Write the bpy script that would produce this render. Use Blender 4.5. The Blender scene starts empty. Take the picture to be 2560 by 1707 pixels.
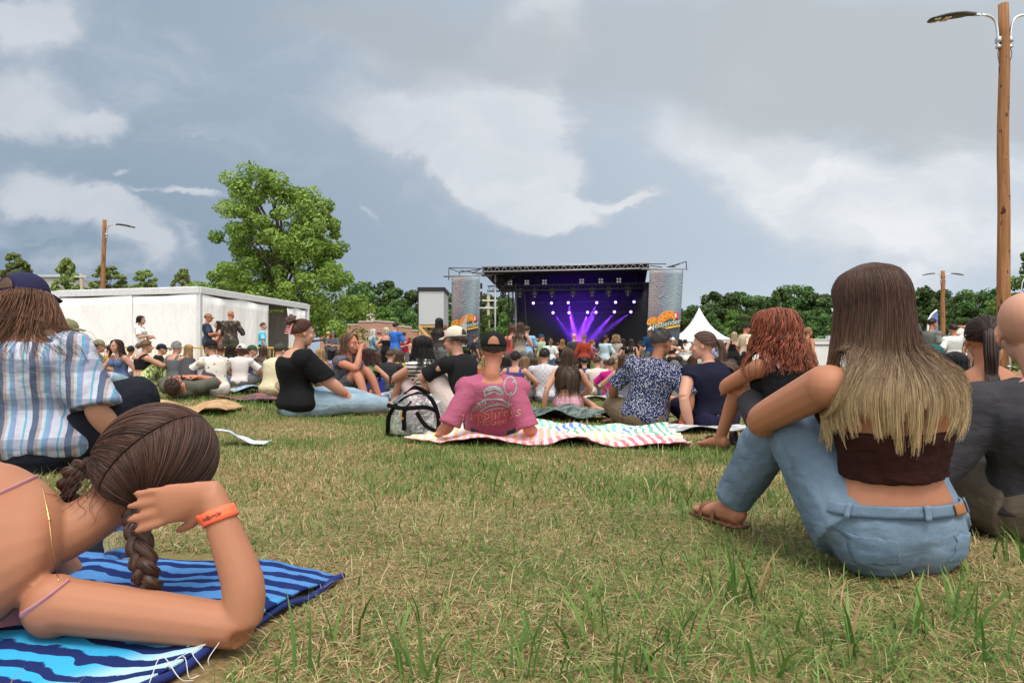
import bpy, bmesh, math, random
import numpy as np
from mathutils import Vector, Matrix, Euler
SC = bpy.context.scene
COL = SC.collection
rng = np.random.default_rng(7)
random.seed(7)
F, H, YH = 1707.0, 0.56, 905.0          # focal length in pixels, eye height, horizon row of the survey photograph
A3 = np.array
def W(px, py, d):                        # survey: picture position + measured distance -> world point
    return A3([(px-1280)/F*d, d, H-(py-YH)/F*d])
def sst(a, b, x):
    t = np.clip((x-a)/(b-a), 0, 1); return t*t*(3-2*t)
def ground(x, y):
    x = np.asarray(x, float); y = np.asarray(y, float)
    s = sst(4.0, 7.5, y)*(1-0.5*sst(40, 90, y))
    b = 0.012*np.sin(x*2.1+1.3*np.sin(y*1.1))*np.cos(y*1.7) + 0.006*np.sin(x*5.3+y*4.1)
    return s*np.clip(-0.04*x-0.03, -0.12, 0.2) + b
# ---------------------------------------------------------------- objects
def tag(o, label=None, cat=None, group=None, kind=None):
    if label: o['label'] = label
    if cat: o['category'] = cat
    if group: o['group'] = group
    if kind: o['kind'] = kind
    return o
def empty(name, loc=(0,0,0), rz=0.0, label=None, cat=None, group=None):
    o = bpy.data.objects.new(name, None); COL.objects.link(o)
    o.location = tuple(map(float, loc)); o.rotation_euler = (0,0,rz); o.empty_display_size = .1
    return tag(o, label, cat, group)
def copy_tree(o, parent=None):
    c = o.copy(); COL.objects.link(c); c.parent = parent
    for ch in o.children: copy_tree(ch, c)
    return c
def mesh_obj(name, V, Fc, mat, parent=None, smooth=True, attrs=None, mats=None, midx=None):
    me = bpy.data.meshes.new(name)
    V = np.asarray(V, np.float32).reshape(-1,3)
    if isinstance(Fc, np.ndarray) and Fc.ndim == 2:
        n, k = Fc.shape
        me.vertices.add(len(V)); me.vertices.foreach_set('co', V.ravel())
        me.loops.add(n*k); me.loops.foreach_set('vertex_index', Fc.astype(np.int32).ravel())
        me.polygons.add(n); me.polygons.foreach_set('loop_start', np.arange(n, dtype=np.int32)*k)
        me.update(calc_edges=True)
    else:
        me.from_pydata(V.tolist(), [], [tuple(int(i) for i in f) for f in Fc]); me.update()
    if smooth: me.polygons.foreach_set('use_smooth', np.ones(len(me.polygons), bool))
    for m in (mats or [mat]): me.materials.append(m)
    if midx is not None: me.polygons.foreach_set('material_index', np.asarray(midx, np.int32))
    for k, a in (attrs or {}).items():
        at = me.attributes.new(k, 'FLOAT', 'POINT'); at.data.foreach_set('value', np.asarray(a, np.float32))
    o = bpy.data.objects.new(name, me); COL.objects.link(o)
    if parent: o.parent = parent
    return o
def unit(v):
    v = np.asarray(v, float); n = np.linalg.norm(v); return v/n if n > 1e-9 else v
def crom(P, n):                          # Catmull-Rom resample of rows
    P = np.asarray(P, float); m = len(P)
    if m < 3: 
        t = np.linspace(0, 1, n)[:,None]; return P[0]*(1-t)+P[-1]*t
    Q = np.vstack([2*P[0]-P[1], P, 2*P[-1]-P[-2]])
    out = []
    for s in np.linspace(0, m-1, n):
        i = min(int(s), m-2); t = s-i
        a, b, c, e = Q[i], Q[i+1], Q[i+2], Q[i+3]
        out.append(.5*((2*b)+(-a+c)*t+(2*a-5*b+4*c-e)*t*t+(-a+3*b-3*c+e)*t**3))
    return A3(out)
class Geo:
    def __init__(s): s.V = []; s.F = []; s.n = 0; s.M = []; s.A = []; s.mi = 0
    def add(s, V, Fc, a=None):
        V = np.asarray(V, float).reshape(-1,3)
        s.V.append(V); s.F += [tuple(i+s.n for i in f) for f in Fc]; s.M += [s.mi]*len(Fc)
        s.A.append(np.full(len(V), 0.5 if a is None else a)); s.n += len(V); return s
    def tube(s, P, R, lat=(1,0,0), seg=12, n=None, cap=True, a=None, dome=.6):
        P = np.asarray(P, float); R = np.asarray(R, float)
        if R.ndim == 0: R = np.full(len(P), float(R))
        if R.ndim == 1: R = np.stack([R, R], 1)
        L = np.asarray(lat, float)
        if L.ndim == 1: L = np.tile(L, (len(P),1))
        if n: 
            X = crom(np.hstack([P, R, L]), n); P, R, L = X[:,:3], np.abs(X[:,3:5]), X[:,5:]
        m = len(P); T = np.gradient(P, axis=0)
        T /= np.linalg.norm(T, axis=1)[:,None]+1e-12
        th = np.linspace(0, 2*np.pi, seg, endpoint=False)
        rings = []
        for i in range(m):
            t = T[i]; l = L[i]-np.dot(L[i],t)*t
            if np.linalg.norm(l) < 1e-3: l = np.cross(t, (0.3,0.9,0.2))
            l = unit(l); b = np.cross(t, l)
            rings.append(P[i]+np.outer(np.cos(th)*R[i,0], l)+np.outer(np.sin(th)*R[i,1], b))
        V = np.vstack(rings); Fc = []
        for i in range(m-1):
            for j in range(seg):
                k = (j+1)%seg; Fc.append((i*seg+j, i*seg+k, (i+1)*seg+k, (i+1)*seg+j))
        if cap:
            e0 = P[0]-T[0]*R[0].mean()*dome; e1 = P[-1]+T[-1]*R[-1].mean()*dome
            V = np.vstack([V, e0, e1]); c0 = m*seg; c1 = c0+1
            for j in range(seg):
                k = (j+1)%seg; Fc.append((k, j, c0)); Fc.append(((m-1)*seg+j, (m-1)*seg+k, c1))
        return s.add(V, Fc, a)
    def ell(s, c, r, rot=None, nu=16, nv=10, a=None, fn=None):
        V = [(0,0,1)]
        for i in range(1, nv):
            ph = math.pi*i/nv
            for j in range(nu):
                th = 2*math.pi*j/nu; V.append((math.sin(ph)*math.cos(th), math.sin(ph)*math.sin(th), math.cos(ph)))
        V.append((0,0,-1)); V = A3(V); N = len(V)
        Fc = [(0, 1+j, 1+(j+1)%nu) for j in range(nu)]
        for i in range(nv-2):
            for j in range(nu):
                k = (j+1)%nu; b = 1+i*nu; Fc.append((b+j, b+nu+j, b+nu+k, b+k))
        b = 1+(nv-2)*nu; Fc += [(b+(j+1)%nu, b+j, N-1) for j in range(nu)]
        if fn: V = fn(V)
        V = V*np.asarray(r, float)
        if rot is not None: V = V@np.asarray(rot, float).T
        return s.add(V+np.asarray(c, float), Fc, a)
    def box(s, c, h, rot=None, a=None):
        V = A3([(x,y,z) for x in (-1,1) for y in (-1,1) for z in (-1,1)], float)*np.asarray(h, float)
        if rot is not None: V = V@np.asarray(rot, float).T
        return s.add(V+np.asarray(c, float), [(0,1,3,2),(4,6,7,5),(0,4,5,1),(2,3,7,6),(0,2,6,4),(1,5,7,3)], a)
    def bar(s, p, q, r, seg=6): return s.tube([p,q], [r,r], seg=seg, lat=(.31,.52,.79), dome=0)
    def beam(s, p, q, w, h):            # square timber
        p = np.asarray(p, float); q = np.asarray(q, float); t = unit(q-p)
        u = unit(np.cross(t, (0,0,1))) if abs(t[2]) < .95 else A3([1.,0,0]); v = np.cross(u, t)
        V = [e+sx*u*w+sz*v*h for e in (p,q) for sx,sz in ((-1,-1),(1,-1),(1,1),(-1,1))]
        return s.add(V, [(0,1,2,3),(7,6,5,4),(0,4,5,1),(1,5,6,2),(2,6,7,3),(3,7,4,0)])
    def plate(s, pts, t, n=(0,-1,0)):   # extruded polygon
        P = np.asarray(pts, float); k = len(P); Q = P-unit(n)*t
        V = np.vstack([P,Q]); Fc = [tuple(range(k)), tuple(range(2*k-1, k-1, -1))]
        Fc += [(i, k+i, k+(i+1)%k, (i+1)%k) for i in range(k)]
        return s.add(V, Fc)
    def obj(s, name, mat, parent=None, smooth=True, vox=None, it=4, disp=None, label=None, bevel=None, mats=None, sub=0):
        V = np.vstack(s.V) if s.V else np.zeros((0,3))
        o = mesh_obj(name, V, s.F, mat, parent, smooth, None if vox else {'rnd': np.concatenate(s.A)}, mats, s.M if mats else None)
        if not vox:
            bm = bmesh.new(); bm.from_mesh(o.data); bmesh.ops.recalc_face_normals(bm, faces=bm.faces); bm.to_mesh(o.data); bm.free()
        else:
            m = o.modifiers.new('remesh', 'REMESH'); m.mode = 'VOXEL'; m.voxel_size = vox; m.use_smooth_shade = True
            if it: m = o.modifiers.new('smooth', 'SMOOTH'); m.factor = .5; m.iterations = it
        if disp:
            for st, sz in disp:
                t = TEX.get(sz)
                if t is None:
                    t = bpy.data.textures.new('folds', 'CLOUDS'); t.noise_scale = sz; t.noise_depth = 2; TEX[sz] = t
                m = o.modifiers.new('folds', 'DISPLACE'); m.texture = t; m.strength = st; m.mid_level = .5; m.texture_coords = 'LOCAL'
        if sub: m = o.modifiers.new('sub', 'SUBSURF'); m.levels = sub; m.render_levels = sub
        if bevel: m = o.modifiers.new('bevel', 'BEVEL'); m.width = bevel; m.segments = 2; m.limit_method = 'ANGLE'
        if label: o['label'] = label
        return o
TEX = {}
# ---------------------------------------------------------------- materials
class NT:
    def __init__(s, nt): s.nt = nt; s.N = nt.nodes; s.L = nt.links
    def new(s, t, **kw):
        n = s.N.new(t)
        for k, v in kw.items(): setattr(n, k, v)
        return n
    def put(s, sock, v):
        if hasattr(v, 'is_linked') or isinstance(v, bpy.types.NodeSocket): s.L.new(v, sock)
        elif v is not None: sock.default_value = v
    def math(s, op, a, b=None, c=None, clamp=False):
        n = s.new('ShaderNodeMath', operation=op); n.use_clamp = clamp
        s.put(n.inputs[0], a); s.put(n.inputs[1], b); s.put(n.inputs[2], c); return n.outputs[0]
    def vm(s, op, a, b=None):
        n = s.new('ShaderNodeVectorMath', operation=op); s.put(n.inputs[0], a); s.put(n.inputs[1], b)
        return n.outputs['Value'] if op in ('DOT_PRODUCT','LENGTH','DISTANCE') else n.outputs[0]
    def mix(s, f, a, b, mode='MIX'):
        n = s.new('ShaderNodeMix', data_type='RGBA', blend_type=mode)
        s.put(n.inputs[0], f); s.put(n.inputs[6], a); s.put(n.inputs[7], b); return n.outputs[2]
    def ramp(s, f, stops, interp='LINEAR'):
        n = s.new('ShaderNodeValToRGB'); r = n.color_ramp; r.interpolation = interp
        while len(r.elements) < len(stops): r.elements.new(.5)
        for e, (p, c) in zip(r.elements, stops): e.position = p; e.color = (*c, 1) if len(c) == 3 else c
        s.L.new(f, n.inputs[0]); return n.outputs[0]
    def noise(s, vec, scale=5, detail=3, rough=.55, dist=0, out=0):
        n = s.new('ShaderNodeTexNoise'); s.put(n.inputs['Vector'], vec); n.inputs['Scale'].default_value = scale
        n.inputs['Detail'].default_value = detail; n.inputs['Roughness'].default_value = rough; n.inputs['Distortion'].default_value = dist
        return n.outputs[out]
    def step(s, a, b, x):
        n = s.new('ShaderNodeMapRange', interpolation_type='SMOOTHSTEP'); s.put(n.inputs[0], x); n.inputs[1].default_value = a; n.inputs[2].default_value = b
        return n.outputs[0]
    def coords(s, kind='Object'): return s.new('ShaderNodeTexCoord').outputs[kind]
    def scale(s, v, sc): return s.vm('MULTIPLY', v, tuple(sc))
    def xyz(s, v):
        n = s.new('ShaderNodeSeparateXYZ'); s.L.new(v, n.inputs[0]); return n.outputs
    def comb(s, x, y, z):
        n = s.new('ShaderNodeCombineXYZ'); s.put(n.inputs[0], x); s.put(n.inputs[1], y); s.put(n.inputs[2], z); return n.outputs[0]
    def bump(s, h, st=.3, dist=.01):
        n = s.new('ShaderNodeBump'); n.inputs['Strength'].default_value = st; n.inputs['Distance'].default_value = dist
        s.L.new(h, n.inputs['Height']); return n.outputs[0]
MC = {}
def newmat(name, rough=.7, spec=.3, metal=0):
    m = bpy.data.materials.new(name); m.use_nodes = True; t = NT(m.node_tree); b = m.node_tree.nodes['Principled BSDF']
    b.inputs['Roughness'].default_value = rough; b.inputs['Specular IOR Level'].default_value = spec; b.inputs['Metallic'].default_value = metal
    return m, t, b
def lin(*c):                             # sRGB 0-255 -> linear
    return tuple((v/255/12.92 if v <= 10 else ((v/255+.055)/1.055)**2.4) for v in c)
def c4(c): return (*c[:3], 1)
def flat(name, col, rough=.6, spec=.3, metal=0, var=.12, scale=6, bump=0, bscale=60):
    k = ('flat', name, col, rough, metal, var, scale, bump)
    if k in MC: return MC[k]
    m, t, b = newmat(name, rough, spec, metal)
    v = t.coords(); n = t.noise(v, scale, 4)
    lo = tuple(x*(1-var) for x in col); hi = tuple(min(1, x*(1+var)) for x in col)
    t.put(b.inputs['Base Color'], t.ramp(n, [(.3, lo), (.7, hi)]))
    if bump: t.put(b.inputs['Normal'], t.bump(t.noise(v, bscale, 3), bump, .01))
    MC[k] = m; return m
# ================================================================ camera, light, sky
cam = bpy.data.objects.new('camera', bpy.data.cameras.new('camera')); COL.objects.link(cam)
cam.location = (0,0,H); cam.rotation_euler = (math.pi/2,0,0)
cam.data.sensor_width = 36; cam.data.lens = 36*F/2560; cam.data.shift_y = 51.5/2560; cam.data.clip_end = 2000; cam.data.clip_start = .05
SC.camera = cam
SC.view_settings.view_transform = 'Standard'; SC.view_settings.look = 'None'; SC.view_settings.exposure = 0.35; SC.view_settings.gamma = 1
SC.cycles.max_bounces = 6; SC.cycles.transparent_max_bounces = 8; SC.cycles.volume_bounces = 0
try: SC.cycles.use_denoising = True; SC.cycles.sample_clamp_indirect = 4
except Exception: pass
SUN_EL, SUN_AZ = math.radians(66), math.radians(165)      # sun behind the camera, a little to the left
sun = bpy.data.objects.new('sun', bpy.data.lights.new('sun', 'SUN')); COL.objects.link(sun)
sun.data.energy = 2.0; sun.data.angle = math.radians(20); sun.data.color = (1,.955,.89)
sd = Vector((math.sin(SUN_AZ)*math.cos(SUN_EL), math.cos(SUN_AZ)*math.cos(SUN_EL), math.sin(SUN_EL)))
sun.rotation_euler = (-sd).to_track_quat('-Z', 'Y').to_euler()
world = bpy.data.worlds.new('World'); SC.world = world; world.use_nodes = True
w = NT(world.node_tree); bgn = world.node_tree.nodes['Background']; bgn.inputs['Strength'].default_value = .1
sky = w.new('ShaderNodeTexSky', sky_type='NISHITA'); sky.sun_disc = False; sky.sun_elevation = SUN_EL; sky.sun_rotation = SUN_AZ; sky.dust_density = 2
g = w.vm('NORMALIZE', w.coords('Generated')); gx, gy, gz = w.xyz(g)
den = w.math('MAXIMUM', w.math('ABSOLUTE', gy), .12)
u = w.math('DIVIDE', gx, den); v = w.math('DIVIDE', gz, den)
uv0 = w.comb(u, v, 0)
fb = w.noise(w.scale(uv0, (1, 1.5, 1)), 4.6, 8, .58, .3, 1)
uv = w.vm('ADD', uv0, w.vm('MULTIPLY', w.vm('SUBTRACT', fb, (.5,.5,.5)), (.20,.14,0)))
fb2 = w.vm('SUBTRACT', w.noise(w.scale(uv0, (1, 1.5, 1)), 15, 6, .6, .2, 1), (.5,.5,.5))
uv = w.vm('ADD', uv, w.vm('MULTIPLY', fb2, (.045,.03,0)))
def blobs(lst):
    acc = None
    for px, py, rx, ry, rot, st in lst:
        q = w.vm('SUBTRACT', uv, ((px-1280)/F, (YH-py)/F, 0))
        if rot:
            n = w.new('ShaderNodeVectorRotate', rotation_type='Z_AXIS'); w.put(n.inputs['Vector'], q); n.inputs['Angle'].default_value = math.radians(rot); q = n.outputs[0]
        q = w.vm('MULTIPLY', q, (F/rx, F/ry, 0))
        e = w.math('POWER', 2.718, w.math('MULTIPLY', w.vm('DOT_PRODUCT', q, q), -1))
        acc = w.math('MULTIPLY_ADD', e, st, acc if acc is not None else 0.0)
    return acc
# cumulus banks: (place, size, tilt, weight)
bright = blobs([(60,70,170,110,0,1.1),(40,270,190,70,0,1.0),(245,295,75,35,0,.9),(90,475,190,70,8,.95),(300,520,130,48,12,.95),(350,600,110,48,20,.95),(200,655,160,40,0,.6),
    (470,95,120,50,20,.5),(345,432,34,13,0,.7),(505,490,60,18,15,.85),(400,478,40,10,0,.5),(490,345,80,12,0,.5),(500,600,60,35,35,.5),(890,535,40,18,40,.55),(950,590,60,18,30,.35),
    (1290,260,150,190,0,1.1),(1080,330,260,95,24,1.0),(1270,450,190,85,24,1.05),(1400,545,90,38,10,.8),(1000,120,300,90,20,.55),(1360,60,120,120,0,.8),
    (1530,492,95,20,-8,.75),(1560,640,100,20,0,.35),(2270,690,85,55,0,.8),(2035,690,32,48,0,.45),(1010,705,80,25,0,.35),
    ])
softc = blobs([(1760,330,170,80,20,.7),(1950,410,200,90,20,.95),(2050,540,240,90,15,.9),(2330,450,300,90,0,1.0),(2480,620,250,90,0,.8),(1870,190,110,110,0,.55),(2200,600,200,60,0,.5)])
grey = blobs([(2150,230,620,150,8,1.25),(2500,290,260,90,0,.7),(1900,60,420,130,0,.8),(2430,30,400,150,0,.6),(1150,110,330,110,12,.8),(820,40,200,70,0,.5),(1080,230,120,60,20,.35),(1330,420,110,60,0,.25)])
fine = w.noise(w.scale(uv, (1, 1.6, 1)), 9, 6, .55, .1)
mc = w.step(.20, .84, w.math('ADD', bright, w.math('MULTIPLY', w.math('SUBTRACT', w.noise(w.scale(uv, (1,1.4,1)), 7, 8, .62, .2), .5), 1.15)))
mb = w.step(.08, .95, w.math('ADD', softc, w.math('MULTIPLY', w.math('SUBTRACT', fine, .5), .95)))
mg = w.step(.2, .95, w.math('ADD', grey, w.math('MULTIPLY', w.math('SUBTRACT', fine, .5), .35)))
ur = w.step(-.65, .55, u)
vr = w.step(.02, .45, v)
def L10(*c): return tuple(10.4*x for x in lin(*c))+(1,)
low = w.mix(ur, L10(117,136,157), L10(173,185,198)); hi = w.mix(ur, L10(142,157,173), L10(179,189,199))
base = w.mix(vr, low, hi)
base = w.mix(.06, base, w.mix(1, sky.outputs[0], (.35,.35,.35,1), 'MULTIPLY'))
hz = w.math('MULTIPLY', w.step(.17, .0, v), .6)
base = w.mix(hz, base, w.mix(ur, L10(150,167,184), L10(194,204,213)))
cb = w.mix(ur, L10(188,193,199), L10(213,215,218))
cb = w.mix(w.math('MULTIPLY', w.step(.3, .7, w.noise(w.scale(uv, (1,1.8,1)), 5, 6, .6, .3)), .5), cb, L10(168,175,184))
thin = w.step(.48, .75, w.noise(w.scale(uv, (1,2.6,1)), 3.1, 7, .6, .5))
base = w.mix(w.math('MULTIPLY', thin, .38), base, L10(178,187,196))
c = w.mix(w.math('MULTIPLY', mb, .9), base, cb)
cs = w.step(.25, .95, w.math('ADD', bright, w.math('MULTIPLY', w.math('SUBTRACT', fine, .5), .8)))
c = w.mix(w.math('MULTIPLY', mc, .86), c, w.mix(cs, w.mix(ur, L10(160,170,182), L10(176,182,190)), cb))
c = w.mix(w.math('MULTIPLY', mg, .85), c, w.mix(ur, L10(150,159,168), L10(166,172,177)))
# brighter cloud deck overhead and behind the viewer
up = w.step(.56, .95, gz); back = w.step(.1, -.35, gy)
bm_ = w.math('MAXIMUM', up, w.math('MULTIPLY', back, .9))
c = w.mix(bm_, c, w.mix(w.noise(g, 3, 5), (11,11.2,11.5,1), (16,16,15.6,1)))
c = w.mix(w.step(-.01, -.06, gz), c, (1.2,1.3,.9,1))
world.node_tree.links.new(c, bgn.inputs['Color'])
# ================================================================ ground and grass
def vnoise(x, y, seed=0, oct=4, sc=1.0):
    r = np.random.default_rng(seed); out = 0; amp = 1; tot = 0
    for o in range(oct):
        f = sc*2**o; a = r.uniform(0, 6.28, 6); b = r.uniform(0, 6.28, 6); s = 0
        for k in range(6): s = s+np.sin(f*(x*np.cos(a[k])+y*np.sin(a[k]))+b[k]+1.7*np.sin(f*.6*(x*np.sin(a[k]*1.7)-y*np.cos(a[k]))+b[k]*2))
        out = out+amp*s/3; tot += amp; amp *= .55
    return out/tot
ys = np.concatenate([np.linspace(-6, 0, 10), np.linspace(.1, 12, 120), np.geomspace(12.3, 900, 70)])
xs = np.concatenate([-np.geomspace(700, 14, 30), np.linspace(-13.5, 13.5, 136), np.geomspace(14, 700, 30)])
GX, GY = np.meshgrid(xs, ys); GZ = ground(GX, GY)
GZ = GZ+np.where(GY > 95, (GY-95)*.012, 0)
nx = len(xs); V = np.stack([GX, GY, GZ], -1).reshape(-1,3)
ii = (np.arange(len(ys)-1)[:,None]*nx+np.arange(nx-1)[None]).ravel()
m, t, b = newmat('trodden_grass_ground', .95, .1)
co = t.coords('Object'); n1 = t.noise(co, 1.6, 6, .6); n2 = t.noise(co, 90, 5, .75); n3 = t.noise(co, .5, 4)
soil = t.ramp(n2, [(.25,(.12,.07,.036)),(.5,(.27,.165,.085)),(.75,(.43,.30,.16))])
grn = t.ramp(n2, [(.3,(.11,.115,.04)),(.7,(.27,.25,.10))])
t.put(b.inputs['Base Color'], t.mix(t.step(.4, .62, t.math('ADD', t.math('MULTIPLY', n1, .6), t.math('MULTIPLY', n3, .4))), soil, grn))
t.put(b.inputs['Normal'], t.bump(n2, .6, .02))
tag(mesh_obj('ground', V, np.stack([ii, ii+1, ii+nx+1, ii+nx], 1), m), kind='structure')
m, t, b = newmat('grass_blade', .55, .25)
at = t.new('ShaderNodeAttribute'); at.attribute_name = 'rnd'; dr = t.new('ShaderNodeAttribute'); dr.attribute_name = 'dry'
gc = t.ramp(at.outputs['Fac'], [(0,(.045,.115,.022)),(.5,(.115,.215,.042)),(1,(.25,.345,.10))])
dc = t.ramp(at.outputs['Fac'], [(0,(.25,.15,.07)),(.5,(.46,.33,.16)),(1,(.70,.56,.31))])
t.put(b.inputs['Base Color'], t.mix(dr.outputs['Fac'], gc, dc))
tr = t.new('ShaderNodeBsdfTranslucent'); t.put(tr.inputs[0], t.mix(dr.outputs['Fac'], gc, dc)); mx = t.new('ShaderNodeMixShader'); mx.inputs[0].default_value = .3
t.L.new(b.outputs[0], mx.inputs[1]); t.L.new(tr.outputs[0], mx.inputs[2]); t.L.new(mx.outputs[0], m.node_tree.nodes['Material Output'].inputs[0])
M_GRASS = m
KEEP_OUT = []                            # (x0,x1,y0,y1) where cloth lies on the grass
def blades(n, y0, y1, hmin, hmax, wd, flatness, dryp, xm=.82, dmask=True):
    y = np.sqrt(rng.uniform(y0**2, y1**2, n)); x = rng.uniform(-1, 1, n)*(xm*y+.25)
    dm = 1.5*vnoise(x, y, 3, 4, .9)+1.1*vnoise(x, y, 11, 3, 3.1)
    dry = (rng.uniform(0, 1, n) < np.clip(dryp+.30*dm, .02, .97)).astype(float)
    keep = rng.uniform(0, 1, n) < np.clip(.72-.75*dm*(1-flatness), .05, 1)
    for a in KEEP_OUT: keep &= ~((x > a[0]) & (x < a[1]) & (y > a[2]) & (y < a[3]))
    x, y, dry = x[keep], y[keep], dry[keep]; n = len(x)
    h = rng.uniform(hmin, hmax, n)*np.clip(1-.25*dm[keep], .5, 1.5); az = rng.uniform(0, 2*np.pi, n)
    return bladeset(x, y, ground(x, y), h, az, wd*rng.uniform(.6, 1.4, n), np.clip(flatness+rng.normal(0, .18, n), .02, 1.35), dry, rng.uniform(0, 1, n))
def bladeset(x, y, z, h, az, wd, lean, dry, rnd):
    n = len(x); d = np.stack([np.cos(az), np.sin(az), 0*az], 1); tw = az+np.pi/2+rng.normal(0, .5, n)
    s = np.stack([np.cos(tw), np.sin(tw), 0*az], 1); up = A3([0,0,1.])
    P = np.zeros((n,4,2,3)); base = np.stack([x, y, z-.004], 1); pos = base.copy(); fl_ = lean > 1.12; ang = np.where(fl_, 1.22+.25*rnd, lean*.45)
    for k in range(4):
        ww = wd*[1, .9, .6, .08][k]
        P[:,k,0] = pos-s*ww[:,None]/2; P[:,k,1] = pos+s*ww[:,None]/2
        pos = pos+(h/3)[:,None]*(np.cos(ang)[:,None]*up+np.sin(ang)[:,None]*d); ang = ang+np.where(fl_, .22*(.5-rnd)+.16, lean*.42*(1 if k < 2 else .7))
        pos[:,2] = np.maximum(pos[:,2], z+.004+.004*rnd)
    i = np.arange(n)[:,None]*8
    q = np.concatenate([i+A3([0,1,3,2]), i+A3([2,3,5,4]), i+A3([4,5,7,6])], 1).reshape(-1,4)
    return P.reshape(-1,3), q, np.repeat(rnd, 8), np.repeat(dry, 8)
def build_grass():
    sets = [blades(24000, .8, 2.6, .015, .042, .0028, .8, .32), blades(100000, .8, 2.6, .03, .11, .0024, 1.45, .72),
            blades(75000, .8, 2.7, .012, .045, .0017, 1.5, .80), blades(60000, 2.7, 5, .015, .05, .0024, 1.5, .78), blades(1500, .85, 3.2, .04, .09, .0036, .7, .10),
            blades(100000, 2.6, 6.5, .018, .045, .004, .65, .20), blades(85000, 2.6, 6.5, .03, .10, .0034, 1.42, .66), blades(3000, 2.6, 6.5, .05, .09, .0045, .5, .15),
            blades(90000, 6.5, 13, .02, .06, .008, .5, .2), blades(26000, 6.5, 13, .05, .1, .007, 1.2, .75),
            blades(40000, 13, 36, .03, .08, .02, .6, .30)]
    # broad-leaved tufts close to the viewer
    tx, ty = [], []
    for px, py, k in ((1835,1480,16),(1800,1500,9),(1890,1500,8),(1340,1650,12),(1060,1680,12),(1470,1590,9),(2300,1580,10),(2420,1560,14),(2480,1640,10),(1690,1620,9),(2130,1640,9),(1010,1560,6),(860,1600,6),(2050,1600,6),(1230,1230,6),(1330,1210,6),(1640,1240,6),(760,1680,6),(2380,1440,9),(2540,1420,10),(1620,1690,10),(1930,1690,8)):
        d = F*H/(py-YH); x = (px-1280)/F*d
        tx += list(x+rng.normal(0,.025,k)); ty += list(d+rng.normal(0,.025,k))
    tx = A3(tx); ty = A3(ty); n = len(tx)
    sets.append(bladeset(tx, ty, ground(tx, ty), rng.uniform(.07,.17,n), rng.uniform(0,6.28,n), rng.uniform(.004,.010,n), rng.uniform(.25,1.0,n), (rng.uniform(0,1,n) < .08)*1., rng.uniform(.1,.75,n)))
    Vs, Qs, R, D = [], [], [], []; off = 0
    for V, q, r, d in sets: Vs.append(V); Qs.append(q+off); R.append(r); D.append(d); off += len(V)
    o = mesh_obj('grass', np.vstack(Vs), np.vstack(Qs), M_GRASS, attrs={'rnd': np.concatenate(R), 'dry': np.concatenate(D)})
    tag(o, 'trodden green and straw coloured grass covering the field', 'grass', kind='stuff')
# ================================================================ trees
def leafmat(name, lo, mid, hi_):
    m, t, b = newmat(name, .6, .25)
    at = t.new('ShaderNodeAttribute'); at.attribute_name = 'rnd'
    oi = t.new('ShaderNodeObjectInfo')
    cc = t.ramp(at.outputs['Fac'], [(0, lo), (.5, mid), (1, hi_)])
    hs = t.new('ShaderNodeHueSaturation'); t.put(hs.inputs['Color'], cc); t.put(hs.inputs['Value'], t.math('MULTIPLY_ADD', oi.outputs['Random'], .75, .65)); t.put(hs.inputs['Hue'], t.math('MULTIPLY_ADD', oi.outputs['Random'], .03, .485))
    t.put(b.inputs['Base Color'], hs.outputs[0])
    tr = t.new('ShaderNodeBsdfTranslucent'); t.put(tr.inputs[0], hs.outputs[0]); mx = t.new('ShaderNodeMixShader'); mx.inputs[0].default_value = .3
    t.L.new(b.outputs[0], mx.inputs[1]); t.L.new(tr.outputs[0], mx.inputs[2]); t.L.new(mx.outputs[0], m.node_tree.nodes['Material Output'].inputs[0])
    return m
M_BARK = flat('bark', (.11,.08,.055), .95, .1, var=.35, scale=9, bump=.6)
def leaves(cent, rad, n, size, r, aspect=1.0):
    """leaf quads on clump shells: cent (k,3), rad (k,)"""
    k = r.integers(0, len(cent), n)
    d = r.normal(0, 1, (n,3)); d /= np.linalg.norm(d, axis=1)[:,None]
    p = cent[k]+d*(rad[k]*r.uniform(.45, 1.05, n)**.6)[:,None]*A3([1,1,.75])
    nrm = d+r.normal(0, .7, (n,3))+A3([0,0,.5]); nrm /= np.linalg.norm(nrm, axis=1)[:,None]
    a = np.cross(nrm, r.normal(0, 1, (n,3))); a /= np.linalg.norm(a, axis=1)[:,None]+1e-9; b = np.cross(nrm, a)
    s = size*r.uniform(.6, 1.35, n)[:,None]
    V = np.stack([p-a*s*.5*aspect, p-b*s*.36+nrm*s*.1, p+a*s*.5*aspect, p+b*s*.36+nrm*s*.1], 1).reshape(-1,3)
    q = np.arange(n)[:,None]*4+A3([0,1,2,3])
    tone = np.clip(.5+r.normal(0,.22,n)+(r.uniform(-.25,.25,len(cent))[k]), 0, 1)
    return V, q, np.repeat(tone, 4)
def crown(seed, hgt, wid, z0, prof, nclump, nleaf, size, asp=1.0, crad=.2):
    r = np.random.default_rng(seed); cent, rad = [], []
    while len(cent) < nclump:
        tt = r.uniform(0, 1); ww = np.interp(tt, np.linspace(0, 1, len(prof)), prof)*wid/2
        a = r.uniform(0, 6.28); q = ww*math.sqrt(r.uniform(.12, 1))
        cent.append((q*math.cos(a), q*math.sin(a), z0+tt*(hgt-z0))); rad.append(crad*wid*r.uniform(.45, 1)*(.6+.4*ww/(wid/2)))
    return (A3(cent),)+leaves(A3(cent), A3(rad), nleaf, size, r, asp)
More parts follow.
